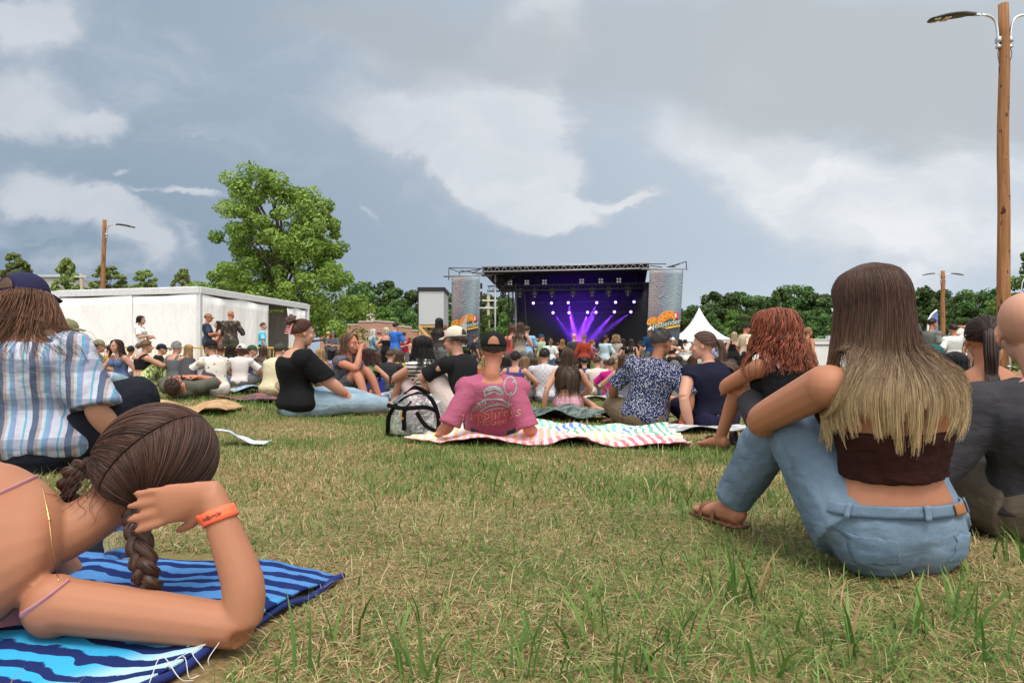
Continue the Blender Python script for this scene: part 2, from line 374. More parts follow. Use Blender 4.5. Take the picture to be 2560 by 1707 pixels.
def trunk(g_, hgt, r0, cents, seed, nl=9):
    r = np.random.default_rng(seed)
    g_.tube([(0,0,-.2),(0.02*hgt,0,hgt*.3),(-.01*hgt,.01*hgt,hgt*.6),(0,0,hgt*.92)], [r0, r0*.75, r0*.45, r0*.1], seg=9, n=10)
    for k in r.choice(len(cents), min(nl, len(cents)), replace=False):
        c_ = cents[k]; z = max(.12*hgt, min(c_[2]*.75, hgt*.75)); g_.tube([(0,0,z*.8), (c_[0]*.45, c_[1]*.45, z+.35*(c_[2]-z)), c_], [r0*.34, r0*.2, r0*.05], seg=6, n=7)
def tree_thing(name, label, group, seed, hgt, wid, z0, prof, nclump, nleaf, size, mat, r0, asp=1.0, crad=.2, nl=9, cat='tree'):
    o = empty(name, (0,0,0), 0, label, cat, group)
    cents, V, q, tone = crown(seed, hgt, wid, z0, prof, nclump, nleaf, size, asp, crad)
    mesh_obj('crown', V, q, mat, o, smooth=False, attrs={'rnd': tone})
    gt = Geo(); trunk(gt, hgt, r0, cents, seed, nl); gt.obj('trunk', M_BARK, o)
    return o
LEAF_BRIGHT = leafmat('leaf_bright', (.09,.15,.024), (.18,.265,.047), (.31,.40,.095))
LEAF_DARK = leafmat('leaf_dark', (.04,.08,.022), (.08,.145,.04), (.16,.24,.075))
LEAF_MID = leafmat('leaf_mid', (.06,.12,.022), (.12,.20,.04), (.22,.31,.08))
LEAF_PALE = leafmat('leaf_pale', (.13,.20,.05), (.24,.33,.09), (.38,.46,.17))
def place_tree(o, px, toppy, d, hgt, wfac=1.0):
    p = W(px, toppy, d); gz_ = float(ground(p[0], d)); s = (p[2]-gz_)/hgt
    o.location = (p[0], d, gz_); o.scale = (s*wfac, s*wfac, s); o.rotation_euler = (0,0,random.uniform(0,6.28)); return o
# the tall bright tree behind the white marquee
big = empty('broadleaf_tree', (0,0,0), 0, 'tall bright green broadleaf tree rising behind the white marquee tent', 'tree')
r_ = np.random.default_rng(5); cen, rad = [], []
sc_ = 36/F
for px, py, rx, ry, k in ((655,470,45,38,12),(600,490,30,50,8),(690,500,45,50,12),(780,510,40,40,12),(640,560,55,35,12),(730,580,60,40,14),(795,560,30,45,9),(600,600,45,28,9),(620,660,55,35,14),(720,650,70,40,16),(800,630,40,30,9),(830,605,25,20,4),(600,720,60,35,14),(700,730,90,40,22),(800,715,50,45,12),(850,700,25,25,5),(560,700,40,30,7),(530,715,30,18,4),(850,770,40,35,9),(780,790,70,45,16),(690,790,80,40,14),(880,760,20,30,3),(840,830,40,25,8),(770,640,50,60,10),(660,620,50,60,10)):
    for _ in range(k):
        a = r_.uniform(0, 6.28); q = math.sqrt(r_.uniform(0, 1)); p = W(px+rx*q*math.cos(a), py+ry*q*math.sin(a), 36)
        dep = 2.6*np.interp(py, [430, 650, 830], [.45, 1, 1.1]); cen.append((p[0]-W(705,0,36)[0], r_.uniform(-dep, dep), p[2]-.3)); rad.append(r_.uniform(.32, .72))
cen = A3(cen); V, q, tone = leaves(cen, A3(rad), 58000, .16, r_)
mesh_obj('crown', V, q, LEAF_BRIGHT, big, False, {'rnd': tone})
gt = Geo(); trunk(gt, 9.6, .24, cen, 3, 60); gt.obj('trunk', M_BARK, big)
big.location = (W(705,0,36)[0], 36, .3)
# small airy trees on the rise at the far left
for i, (px, top, d, wf, lab) in enumerate(((38,632,62,1.0,'airy pale green tree rising above the navy cap at the far left'),(168,648,62,.95,'pale green pointed tree left of the near wooden lamp pole'),(268,664,60,1.15,'dark green round tree directly right of the left lamp pole'),(362,678,60,1.0,'loose mid green tree above the middle of the marquee roof'),(457,676,64,.8,'small green tree above the marquee corner beside the tall tree'))):
    o = tree_thing('small_tree', lab, 'small trees behind the white marquee', 40+i, 10, 3.6, 5.2, (.8,1,.85,.55,.12) if i < 2 else (.6,1,.95,.7,.3), 80, 7000, .2, LEAF_PALE, .11, 1.6, .12, 26)
    place_tree(o, px, top, d, 10, wf)
# woodland: individual trees, a few crown variants shared
protos = []
for i in range(5):
    o = tree_thing('woodland_tree', 'x', 'trees of the distant woodland', 70+i, 12, [9,8,10,7.5,9][i], 1.2, [(.8,1,1,.8,.35),(.7,.95,1,.7,.2),(.9,1,.95,.85,.5),(.6,.9,.9,.6,.15),(.8,1,.9,.75,.4)][i], 60, 9000, .46, LEAF_DARK if i != 3 else LEAF_MID, .25, 1, .17, 6)
    protos.append([o, False])
row = [(895,722,120,0),(945,712,125,2),(990,724,120,1),(1035,730,122,4),(870,748,100,1),(915,765,85,3),(965,770,80,3),(1010,775,84,0),(1050,770,90,2),(1085,745,120,0),(1130,742,118,2),(1180,748,118,1),(1232,740,112,4),(1268,750,110,0),(1215,790,75,3),(1262,785,70,3),
  (1712,772,110,0),(1745,768,115,4),(1790,738,120,2),(1815,742,118,0),(1845,736,125,1),(1885,742,122,4),(1915,748,118,2),(1950,728,128,1),(1985,722,130,2),(2015,734,128,0),(2050,738,126,4),(2090,748,122,2),(2130,745,124,0),(2170,742,122,1),(2215,738,120,2),(2255,732,118,4),(2300,729,118,0),(2335,732,116,2),(2375,752,112,1),(2415,742,108,0),(2445,731,106,2),(2480,738,110,4),(2525,736,112,1),(1770,790,90,0),(1830,778,95,3),(1875,790,92,2),(1940,785,98,0),(2000,780,98,4),(2060,790,95,2),(2110,795,92,0),(2290,790,92,4),(2340,785,95,0),(2400,798,88,2),(2460,790,90,1),(2510,800,85,0)]
sides = ['left of the grey screen tower','behind the stage opening','right of the stage','behind the long haired woman','beyond the far lamp pole']
for px, top, d, k in row:
    o, used = protos[k]
    if used: o = copy_tree(o)
    protos[k][1] = True
    sec = sides[0 if px < 1080 else 1 if px < 1400 else 2 if px < 2000 else 3 if px < 2270 else 4]
    o['label'] = ('light green low tree ' if k == 3 else 'dark green tree ')+('at the woods skyline ' if d > 100 else 'in the nearer woods row ')+sec
    place_tree(o, px, top, d, 12, random.uniform(.85, 1.1))
for px, top, d, lab in ((1812,843,60,'small lime green bush left of the man in the cream tee'),(1845,841,60,'rounded lime green bush behind the man in the cream tee'),(1890,838,60,'lime green bush between the cream tee man and the curly haired woman'),(1783,846,58,'thin flowering bush at the right edge of the pagoda tent')):
    o = tree_thing('bush', lab, 'lime green bushes behind the white trailer', int(px), 3, 2.8, .3, (.8,1,.9,.5), 26, 1500, .2, LEAF_BRIGHT, .06, 1, .2, 5, 'bush'); place_tree(o, px, top, d, 3)
o = tree_thing('dark_tree', 'dark green tree at the right edge behind the wooden lamp pole', None, 99, 9, 6, .8, (.7,1,1,.8,.3), 70, 12000, .26, LEAF_MID, .2, 1, .15); place_tree(o, 2590, 640, 34, 9)
# ================================================================ lamp poles
def woodmat():
    m, t, b = newmat('pole_wood', .85, .2)
    co = t.coords(); a = t.noise(t.scale(co, (14,14,.6)), 2, 5, .6); k = t.noise(t.scale(co, (3,3,1.6)), 2.5, 4, .6)
    c_ = t.ramp(a, [(.25,(.155,.068,.026)),(.5,(.285,.135,.06)),(.75,(.38,.20,.10))])
    t.put(b.inputs['Base Color'], t.mix(t.step(.60, .66, k), c_, (.05,.022,.012,1))); t.put(b.inputs['Normal'], t.bump(a, .5, .02)); return m
M_POLE = woodmat(); M_STEEL = flat('galvanised_steel', (.55,.57,.6), .4, .5, .85, .1, 20); M_LAMP = flat('lamp_casing', (.035,.03,.028), .4, .5)
M_LED = flat('led_lens', (.72,.62,.5), .25, .5)
def lamp_pole(label, px, toppy, d, hgt, arms=(-1,1), r0=.125, box=False, rot=0, lean=0):
    p = W(px, toppy, d); o = empty('street_lamp', (p[0], d, p[2]-hgt), rot, label, 'lamp pole', 'wooden lamp poles round the field'); o.rotation_euler[1] = lean
    g_ = Geo(); zz = np.linspace(0, hgt, 14)
    g_.tube(np.stack([.012*np.sin(zz*1.9), .012*np.cos(zz*1.3), zz], 1), r0*np.linspace(1.12, .8, 14), seg=16, dome=.05); g_.obj('pole', M_POLE, o)
    for s in arms:
        g_ = Geo(); z0 = hgt-.85
        P = [(s*(r0*.85+.03),-.02,z0-.12),(s*(r0*.85+.04),-.02,z0+.25),(s*(r0*.85+.11),-.02,z0+.5),(s*(r0*.85+.30),-.02,z0+.6),(s*(r0*.85+.56),-.02,z0+.6)]
        g_.tube(P, .028, seg=10, n=16); g_.box((s*(r0*.85+.02),-.02,z0+.05),(.035,.06,.06)); g_.box((s*(r0*.85+.02),-.02,z0-.1),(.035,.05,.03)); arm = g_.obj('arm', M_STEEL, o)
        g_ = Geo(); x0 = r0*.85+.52; pts = [(x0,.04,.04),(x0+.18,.06,.05),(x0+.30,.12,.05),(x0+.62,.15,.05),(x0+.95,.13,.04),(x0+1.02,.09,.025)]
        P = A3([(s*a,-.02,z0+.62-.13*(a-x0)+(.03 if 0.1 < a-x0 < .8 else 0)) for a, _, _ in pts]); g_.tube(P, [(b_,c_) for _, b_, c_ in pts], lat=(0,1,0), seg=14, n=16, dome=.2)
        hd = g_.obj('lamp_head', M_LAMP, o)
        g_ = Geo()
        for u_ in (0,1,3,4):
            for v_ in (0,1):
                a = x0+.62+u_*.075; g_.box((s*a,-.02+(v_-.5)*.11, z0+.62-.13*(a-x0)-.028), (.03,.045,.006), Matrix.Rotation(s*.13, 3, 'Y'))
        g_.obj('led_panel', M_LED, hd, False)
    g_ = Geo()
    for s in arms: g_.tube([(s*(r0+.01),-.03,hgt-1.0),(s*(r0+.03),-.04,hgt-1.12),(s*(r0*.9),-.02,hgt-1.3)], .008, seg=5, n=8)
    g_.obj('cable', M_LAMP, o)
    if box:
        g_ = Geo(); g_.box((0,-r0-.07,1.75),(.1,.05,.075)); g_.box((0,-r0-.126,1.75),(.085,.006,.06)); bx = g_.obj('junction_box', flat('grey_plastic', (.42,.44,.46), .5), o, False, bevel=.008)
        g_ = Geo(); g_.bar((.0,-r0-.05,1.66),(.01,-r0-.05,.05),.022,10)
        for z in (.6,1.2): g_.box((0,-r0-.04,z),(.05,.03,.015))
        g_.obj('conduit', M_STEEL, o)
        g_ = Geo(); g_.tube([(r0,-.03,1.62),(r0+.14,-.05,1.75),(r0+.23,-.05,1.95),(r0+.24,-.05,2.4),(r0+.36,-.05,2.6)], .012, seg=8, n=14); g_.obj('rain_pipe', M_STEEL, o)
    return o
lamp_pole('tall knotty wooden lamp pole with grey junction box at the right edge', 2509, 11, 15, 8.55, box=True)
lamp_pole('distant wooden lamp pole with one lamp rising behind the marquee', 252, 550, 37, 8.4, (1,), lean=.025)
lamp_pole('distant wooden lamp pole with two lamps in front of the right hand woods', 2357, 677, 57, 8.4, r0=.19)
# ================================================================ white marquee
M_TARP = None
def tarp():
    m, t, b = newmat('white_tarpaulin', .55, .3); co = t.coords()
    n = t.noise(co, 1.3, 5, .6); s = t.noise(t.scale(co, (9,9,4)), 1.2, 3, .7)
    c_ = t.ramp(n, [(.3,(.74,.73,.72)),(.7,(.84,.83,.82))]); t.put(b.inputs['Base Color'], t.mix(t.step(.72, .78, s), c_, (.42,.39,.37,1)))
    t.put(b.inputs['Normal'], t.bump(t.noise(t.scale(co, (2.2,2.2,.5)), 2, 4), .5, .12)); return m
M_TARP = tarp(); M_ALU = flat('aluminium', (.6,.61,.63), .5, .4, .2, .08, 8)
C0, C1, C2 = A3([-9.62,21.,.1]), A3([-14.75,22.2,.1]), A3([-8.2,27.4,.05]); TOPZ = 2.62
tent = empty('marquee', C0, 0, 'white box marquee with aluminium roof rail and hanging tarpaulin sides', 'marquee')
def wav(a, b, z0, z1, amp, fr, ph=0, n=40):
    a = a[:2]-C0[:2]; b = b[:2]-C0[:2]; nn = A3([b[1]-a[1], a[0]-b[0]]); nn = nn/np.linalg.norm(nn); V = []
    for j in range(9):
        for i in range(n+1):
            s = i/n; p = a*(1-s)+b*s+nn*amp*(math.sin(fr*s+ph)+.5*math.sin(2.3*fr*s+1+j*.12))*(.25+.75*math.sin(math.pi*min(1,(j/8)*1.0))) 
            sag = .07*abs(math.sin(fr*.5*s+ph)) if j == 8 else 0
            V.append((p[0], p[1], z0+(z1-z0)*j/8-sag))
    Fc = [(j*(n+1)+i, j*(n+1)+i+1, (j+1)*(n+1)+i+1, (j+1)*(n+1)+i) for j in range(8) for i in range(n)]
    return V, Fc
def sheet(name, V, Fc, mat, par, th=.006, label=None):
    o = mesh_obj(name, V, Fc, mat, par); m_ = o.modifiers.new('thick', 'SOLIDIFY'); m_.thickness = th; m_.offset = 0
    if label: o['label'] = label
    return o
MID = C0*.545+C1*.455
for a, b in ((C0, MID), (MID, C1)): sheet('side_panel', *wav(a+A3([-.02,-.02,0]), b+A3([-.02,0,0]), .02, TOPZ-.03, .012, 5), M_TARP, tent)
sheet('curtain', *wav(C0+A3([.03,.1,0]), C0*.42+C2*.58, .05, TOPZ-.05, .06, 11), M_TARP, tent, label='wrinkled white curtain beside the marquee corner post')
sheet('curtain', *wav(C0*.24+C2*.76, C2+A3([-.03,-.1,0]), .05, TOPZ-.05, .07, 9, 1), M_TARP, tent, label='white curtain panel at the far end of the marquee')
g_ = Geo(); L = lambda p, z: (p[0]-C0[0], p[1]-C0[1], z)
dC = unit(C1-C0); dS = unit(C2-C0); B3 = C1+C2-C0
for p, q_ in ((C0-dC*.1, C1+dC*.55), (C0-dS*.1, C2+dS*.1), (C1, B3), (C2, B3)): g_.beam(L(p, TOPZ+.05), L(q_, TOPZ+.05), .05, .1)
g_.obj('roof_rail', M_ALU, tent, False, bevel=.01)
for p in (C0, C1, C2, B3): Geo().beam(L(p, -.1), L(p, TOPZ), .06, .06).obj('corner_post', M_ALU, tent, False)
Geo().plate([L(C0,TOPZ+.17), L(C1,TOPZ+.17), L(B3,TOPZ+.17), L(C2,TOPZ+.17)], .02, (0,0,1)).obj('roof', M_TARP, tent, False)
for a, b in ((C2, B3), (B3, C1)): sheet('side_panel', *wav(a, b, .02, TOPZ-.1, .012, 5), M_TARP, tent)
# yellow crowd barriers in front of it
M_YEL = flat('yellow_paint', (.62,.38,.03), .5, .4)
bx0 = W(205, 866, 18); bx1 = W(745, 868, 18.5)
proto = None
for i in range(4):
    f = i/4; a = bx0*(1-f)+bx1*f; b = bx0*(1-f-.235)+bx1*(f+.235); ln = np.linalg.norm((b-a)[:2])
    if proto is None:
        proto = empty('crowd_barrier', (0,0,0), 0, 'x', 'barrier', 'yellow crowd barriers by the marquee'); g_ = Geo()
        for z in (.12, .98): g_.bar((0,0,z),(ln,0,z),.02,8)
        for x in (0, ln): g_.bar((x,0,.05),(x,0,.98),.02,8)
        g_.obj('frame', M_YEL, proto); g_ = Geo()
        for k in range(1, 14): g_.bar((ln*k/14,0,.12),(ln*k/14,0,.98),.008,5)
        g_.obj('pickets', M_YEL, proto); g_ = Geo()
        for x in (.25, ln-.25): g_.bar((x,-.3,.03),(x,.3,.03),.018,6); g_.bar((x,0,.03),(x,0,.14),.018,6)
        g_.obj('feet', M_YEL, proto); o = proto
    else: o = copy_tree(proto)
    o['label'] = ['yellow crowd barrier at the left end of the row by the marquee','yellow crowd barrier behind the woman in the white dress','yellow crowd barrier below the man in the camouflage shirt','yellow crowd barrier at the right end of the row by the marquee'][i]
    o.location = (a[0], a[1], a[2]-1.0); o.rotation_euler = (0,0,math.atan2(b[1]-a[1], b[0]-a[0]))
# ================================================================ buildings
def brickmat(name, c1, c2, mo, sc=1.0):
    m, t, b = newmat(name, .9, .15); co = t.coords(); x, y, z = t.xyz(co)
    br = t.new('ShaderNodeTexBrick'); t.put(br.inputs['Vector'], t.comb(t.math('ADD', x, t.math('MULTIPLY', y, .97)), z, 0))
    for k, v_ in (('Scale', 4*sc), ('Mortar Size', .012)): br.inputs[k].default_value = v_
    br.inputs['Color1'].default_value = c4(c1); br.inputs['Color2'].default_value = c4(c2); br.inputs['Mortar'].default_value = c4(mo)
    n = t.noise(co, .7, 5, .65); n2 = t.noise(t.scale(co, (1.5,1.5,4)), 1.5, 4, .7)
    t.put(b.inputs['Base Color'], t.mix(t.step(.5, .68, n), t.mix(.35, br.outputs[0], t.ramp(n2, [(.3, c1), (.7, mo)])), (.42,.36,.31,1))); return m
M_BRICK = brickmat('weathered_brick', (.33,.14,.09), (.42,.21,.14), (.45,.38,.32))
dB = 55; bb = empty('brick_building', W(955, 905, dB)*A3([1,1,0]), 0, 'low weathered brick building with a stepped parapet behind the crowd', 'building')
X0 = W(955,0,dB)[0]
def bp(px, py): q = W(px, py, dB); return (q[0]-X0, 0, q[2])
top = [(800,830),(868,826),(868,813),(897,813),(897,805),(934,805),(934,803),(995,808),(995,816),(1028,819),(1028,827),(1062,829)]
Geo().plate([bp(1062,960)]+[bp(800,960)]+[bp(*p) for p in top], .35).obj('front_wall', M_BRICK, bb, False)
g_ = Geo(); 
for (a, b) in zip(top[:-1], top[1:]):
    if a[0] != b[0]: g_.beam(A3(bp(*a))+A3([0,.16,.05]), A3(bp(*b))+A3([0,.16,.05]), .22, .05)
g_.obj('coping', flat('coping_stone', (.48,.43,.38), .9), bb, False)
Geo().box((A3(bp(919,802))+A3([0,1.2,.1])), (.28,.4,.6)).obj('chimney', flat('chimney_render', (.5,.45,.4), .9), bb, False, bevel=.02)
Geo().box((0,5,1.35),(3.6,4.6,1.2)).obj('rear_wall', M_BRICK, bb, False)
g_ = Geo(); g_.beam((-3.6,3,3.3),(-1.9,3,2.6),.9,.05); g_.obj('roof', flat('rust_roof', (.12,.05,.035), .8), bb, False)
# grey screen tower on a timber frame
tw = empty('screen_tower', (0,0,0), 0, 'grey panelled screen box on a timber frame left of the stage', 'tower')
M_PANEL = flat('grey_panel', (.43,.45,.47), .5, .3, 0, .03); M_TIMB = flat('pale_timber', (.52,.36,.17), .8, .2, 0, .2, 14); M_BLACK = flat('black_cloth', (.006,.006,.007), .9, .1); M_BLKM = flat('black_metal', (.02,.02,.022), .45, .4, .3)
Geo().box((-4.26,37.3,3.42),(.66,1.3,.88)).obj('panel_box', M_PANEL, tw, False, bevel=.02)
Geo().box((-4.26,37.3,4.4),(.72,1.36,.1)).obj('roof', M_BLKM, tw, False)
Geo().beam((-4.95,36.1,.0),(-4.95,36.1,4.3),.03,.05).obj('edge_post', M_BLKM, tw, False)
for x in (-4.86,-3.66):
    for y in (36.1,38.5): Geo().beam((x,y,-.2),(x,y,2.53),.07,.07).obj('timber_post', M_TIMB, tw, False)
g_ = Geo()
for a, b in (((-4.86,36.0,2.4),(-3.66,36.0,1.1)),((-3.66,36.02,2.4),(-4.86,36.02,1.1)),((-3.66,36.1,2.4),(-3.66,38.5,1.1)),((-4.86,36.1,2.46),(-3.66,36.1,2.46)),((-4.86,36.1,1.2),(-3.66,36.1,1.2)),((-4.86,38.5,2.4),(-3.66,38.5,1.1)),((-4.86,38.5,1.1),(-3.66,38.5,2.4)),((-4.8,38.4,1.6),(-4.2,36.3,2.4)),((-4.4,38.4,1.4),(-3.8,36.3,2.4))): g_.beam(a, b, .05, .07)
g_.obj('brace', M_TIMB, tw, False)
# house behind the marquee, pale shed at the far left
hs = empty('house', (0,0,0), 0, 'grey roofed house with tan walls behind the left end of the marquee', 'house')
dH = 44; p0 = W(-120,0,dH)[0]; p1 = W(330,0,dH)[0]
Geo().box(((p0+p1)/2,dH+4,1.9),((p1-p0)/2,3.5,2.1)).obj('wall', flat('tan_wall', (.24,.18,.125), .9), hs, False)
Geo().plate([(p0-.3,dH,4.0),(p1+.3,dH,4.3),(p1-1.0,dH+4,5.25),(p0,dH+4,5.15)], .15, (0,-.3,1)).obj('roof', flat('shingle', (.07,.07,.075), .9, bump=.4), hs, False)
pg = W(312,0,dH)[0]; Geo().plate([(pg-.75,dH-.3,4.35),(pg+.85,dH-.3,4.35),(pg+.1,dH-.3,5.0)], 1.6, (0,-1,0)).obj('gable', flat('red_gable', (.25,.09,.07), .8), hs, False)
Geo().beam((p0,dH-.5,3.9),(p1,dH-.5,4.2),.12,.09).obj('gutter', flat('white_trim', (.7,.7,.7), .6), hs, False)
sh = empty('shed', (0,0,0), 0, 'pale metal shed behind the far left tree', 'shed')
Geo().box((-47,70,4.5),(2.6,3,4.6)).obj('wall', flat('pale_metal', (.6,.6,.6), .6), sh, False); Geo().plate([(-50,66.6,9.0),(-44,66.6,9.0),(-44,73.5,9.8),(-50,73.5,9.8)], .15, (0,0,1)).obj('roof', M_PANEL, sh, False)
# pagoda tent
pt = empty('pagoda_tent', W(1748,905,52)*A3([1,1,0]), .12, 'white pagoda tent with a tall pointed peak right of the stage', 'tent')
V, Fc = [], []; n = 14; prof = [(0,4.72),(.06,4.55),(.28,4.0),(.55,3.45),(.9,2.95),(1.35,2.5),(1.85,2.2),(2.2,2.05)]
sq = [( -1,-1),(0,-1),(1,-1),(1,0),(1,1),(0,1),(-1,1),(-1,0)]
for r0, z in prof:
    for sx, sy in sq: V.append((sx*r0, sy*r0, z-(.0 if sx*sy else .0)))
for i in range(len(prof)-1):
    for j in range(8): Fc.append((i*8+j, i*8+(j+1)%8, (i+1)*8+(j+1)%8, (i+1)*8+j))
sheet('canopy', V, Fc, flat('tent_white', (.84,.84,.83), .5, .3, 0, .02), pt, .02)
g_ = Geo()
for sx in (-1,1):
    for sy in (-1,1): g_.bar((sx*2.15,sy*2.15,-.6),(sx*2.15,sy*2.15,2.05),.04)
g_.obj('leg_frame', M_ALU, pt)
for a, b in (((-2.14,-2.14),(2.14,-2.14)),((2.14,-2.14),(2.14,2.14)),((-2.14,2.14),(-2.14,-2.14))):
    n_ = 20; V = [(a[0]+(b[0]-a[0])*i/n_, a[1]+(b[1]-a[1])*i/n_+.03*math.sin(i*1.3), z) for z in (-.5,2.02) for i in range(n_+1)]
    sheet('side_wall', V, [(i,i+1,n_+2+i,n_+1+i) for i in range(n_)], M_TARP, pt, .015)
# long white trailers
def trailer(label, pxa, pxb, py, d, depth=2.6):
    a = W(pxa, py, d); b = W(pxb, py, d); o = empty('trailer', (a[0], d, 0), 0, label, 'trailer', 'white trailers behind the crowd'); ln = b[0]-a[0]; h = a[2]
    m, t, bs = newmat('trailer_side', .5, .4); x, y, z = t.xyz(t.coords()); n = t.noise(t.coords(), .8, 4)
    t.put(bs.inputs['Base Color'], t.ramp(n, [(.3,(.58,.58,.57)),(.7,(.70,.70,.69))])); t.put(bs.inputs['Normal'], t.bump(t.math('SINE', t.math('MULTIPLY', x, 22)), .5, .02))
    Geo().box((ln/2,depth/2,h/2+.1),(ln/2,depth/2,h/2-.14)).obj('body', m, o, False); Geo().box((ln/2,depth/2,h-.03),(ln/2+.03,depth/2+.05,.035)).obj('roof_rail', M_ALU, o, False)
    Geo().box((ln/2,-.02,h-.42),(ln/2,.03,.03)).obj('dark_rail', M_BLKM, o, False); Geo().box((ln*.8,depth/2,h+.12),(.4,.3,.14)).obj('roof_vent', M_PANEL, o, False, bevel=.04)
    return o
trailer('long white trailer with ribbed sides behind the man in the cream tee', 1788, 1985, 847, 46); trailer('white trailer right of the curly red haired woman', 2000, 2130, 847, 47); trailer('pale low trailer behind the market umbrella at the right', 2295, 2560, 862, 44)
# market umbrella, feather flag
um = empty('market_umbrella', W(2452,905,19)*A3([1,1,0]), .2, 'cream market umbrella with a hanging valance at the right', 'umbrella')
V = [(0,0,1.74)]; k = 8; sc2 = 19/F
for r0, z in ((.35,1.64),(.75,1.42),(.78,1.28)): V += [(r0*math.cos(2*math.pi*j/k), r0*math.sin(2*math.pi*j/k), z) for j in range(k)]
Fc = [(0,1+j,1+(j+1)%k) for j in range(k)]+[(1+i*k+j,1+(i+1)*k+j,1+(i+1)*k+(j+1)%k,1+i*k+(j+1)%k) for i in range(2) for j in range(k)]
o = sheet('canopy', [(x*1.0,y*1.0,z-.05) for x,y,z in V], Fc, flat('cream_canvas', (.62,.55,.46), .9), um, .01); o.data.polygons.foreach_set('use_smooth', [False]*len(o.data.polygons))
Geo().bar((0,0,-.2),(0,0,1.66),.025).obj('mast', M_TIMB, um)
fl = empty('feather_flag', W(2330,905,24)*A3([1,1,0]), 0, 'blue and white feather flag behind the man in the grey tee', 'flag')
zt = W(0,778,24)[2]; pts = [(-.1,zt-1.6),(-.1,zt-.55),(-.02,zt-.2),(.16,zt),(.2,zt-.05),(.22,zt-.6),(.2,zt-1.6)]
Geo().plate([(x,0,z) for x,z in pts], .012).obj('sail', flat('flag_blue', (.13,.19,.42), .8), fl, False)
Geo().tube([(-.14,.0,-.3),(-.14,0,zt-.6),(-.05,0,zt-.18),(.17,0,zt+.04)], .035, n=20).obj('pole', flat('flag_white', (.75,.75,.78), .6), fl)
# utility pole seen through the stage's open side
up_ = empty('utility_pole', W(1221,905,75)*A3([1,1,0]), 0, 'wooden utility pole with crossarms seen through the open stage side', 'utility pole')
zt = W(0,738,75)[2]; Geo().bar((0,0,-.5),(0,0,zt),.17,10).obj('pole', flat('old_pole', (.33,.28,.2), .9), up_)
for z in (zt-.6, zt-1.4): Geo().beam((-1.1,-.15,z),(1.0,-.15,z),.06,.07).obj('crossarm', flat('pale_arm', (.6,.58,.54), .8), up_, False)
up2 = empty('utility_pole', W(204,905,58)*A3([1,1,0]), 0, 'thin pale utility pole behind the marquee left of the lamp pole', 'utility pole')
Geo().bar((0,0,-.5),(0,0,W(0,684,58)[2]),.13,8).obj('pole', flat('old_pole', (.33,.28,.2), .9), up2); Geo().beam((-.5,-.1,7.8),(.5,-.1,7.8),.05,.05).obj('crossarm', flat('pale_arm', (.6,.58,.54), .8), up2, False)
# ================================================================ stage
SL = A3([-1.85, 42.0, 0]); SR = A3([8.12, 40.4, 0]); EX = unit(SR-SL); EY = A3([-EX[1], EX[0], 0]); SW = np.linalg.norm(SR-SL)
st = empty('stage', SL, math.atan2(EX[1], EX[0]), 'black covered festival stage with a silver front truss and purple light beams', 'stage')
M_TRUSS = flat('truss_aluminium', (.42,.42,.44), .45, .4, .5, .05); M_TRUSSB = flat('truss_black', (.03,.03,.033), .5, .4)
def truss(g_, a, b, s, n, r=.022, up=(0,0,1), faces=(0,1,2,3)):
    a = A3(a, float); b = A3(b, float); t = unit(b-a); u_ = unit(np.cross(t, up)) ; v_ = np.cross(u_, t)
    cs = [u_*i*s/2+v_*j*s/2 for i,j in ((-1,-1),(1,-1),(1,1),(-1,1))]
    for c_ in cs: g_.bar(a+c_, b+c_, r, 6)
    for f in faces:
        c0, c1 = cs[f], cs[(f+1)%4]
        for i in range(n):
            p = a+(b-a)*i/n; q = a+(b-a)*(i+.5)/n; e = a+(b-a)*(i+1)/n
            g_.bar(p+c0, q+c1, r*.6, 4); g_.bar(q+c1, e+c0, r*.6, 4)
def loc(px, py, dep):                    # picture position on the plane `dep` metres behind the stage front -> stage coordinates
    r = A3([(px-1280)/F, 1, -(py-YH)/F]); o_ = A3([0,0,H])
    t = np.dot(SL+EY*dep-o_, EY)/np.dot(r, EY); p = o_+r*t-SL
    return A3([np.dot(p, EX), np.dot(p, EY), p[2]])
ZT = 6.4
g_ = Geo(); truss(g_, (0,0,ZT-.14), (SW,0,ZT-.14), .3, 22, .020, faces=(3,)); g_.obj('front_truss', M_TRUSS, st); Geo().box((SW/2,.24,ZT-.17),(SW/2,.03,.17)).obj('roof_fascia', M_BLACK, st, False)
g_ = Geo(); 
for a, b in ((loc(1188,685,.4), loc(1308,680,.4)), (loc(1515,676,.4), loc(1625,672,.4))): truss(g_, a, b, .14, 5, .016)
g_.obj('short_truss', M_TRUSS, st)
x1 = loc(1289,800,6)[0]
Geo().plate([(0.1,.2,ZT-.32),(SW-.1,.2,ZT-.32),(SW-.1,6.3,ZT-.85),(0.1,6.3,ZT-.85)], .08, (0,0,1)).obj('roof', M_BLACK, st, False)
Geo().box((SW/2,6.35,3.2),(SW/2+.3,.06,3.1)) ; g_ = Geo(); g_.box(((x1+SW+.8)/2,6.3,2.9),((SW+.8-x1)/2,.05,3.1)); g_.obj('back_curtain', M_BLACK, st, False)
Geo().box((SW+.35,3.1,3.0),(.05,3.1,3.1)).obj('side_curtain', M_BLACK, st, False)
xs_ = loc(1290,800,5.2)[0]; Geo().box((xs_,5.6,2.9),(.04,.7,3.0)).obj('side_curtain', M_BLACK, st, False)
Geo().box((SW/2+.3,3.3,.55),(SW/2+.2,3.2,.55)).obj('deck', M_BLKM, st, False)
Geo().box((SW/2+.3,.08,.5),(SW/2+.2,.02,.58)).obj('front_skirt', M_BLACK, st, False)
for px, dep, r in ((1238,.6,.06),(1290,3.2,.05)):
    p = loc(px, 800, dep); Geo().bar((p[0],dep,-.2),(p[0],dep,ZT-.4),r,10).obj('steel_post', M_TRUSS, st)
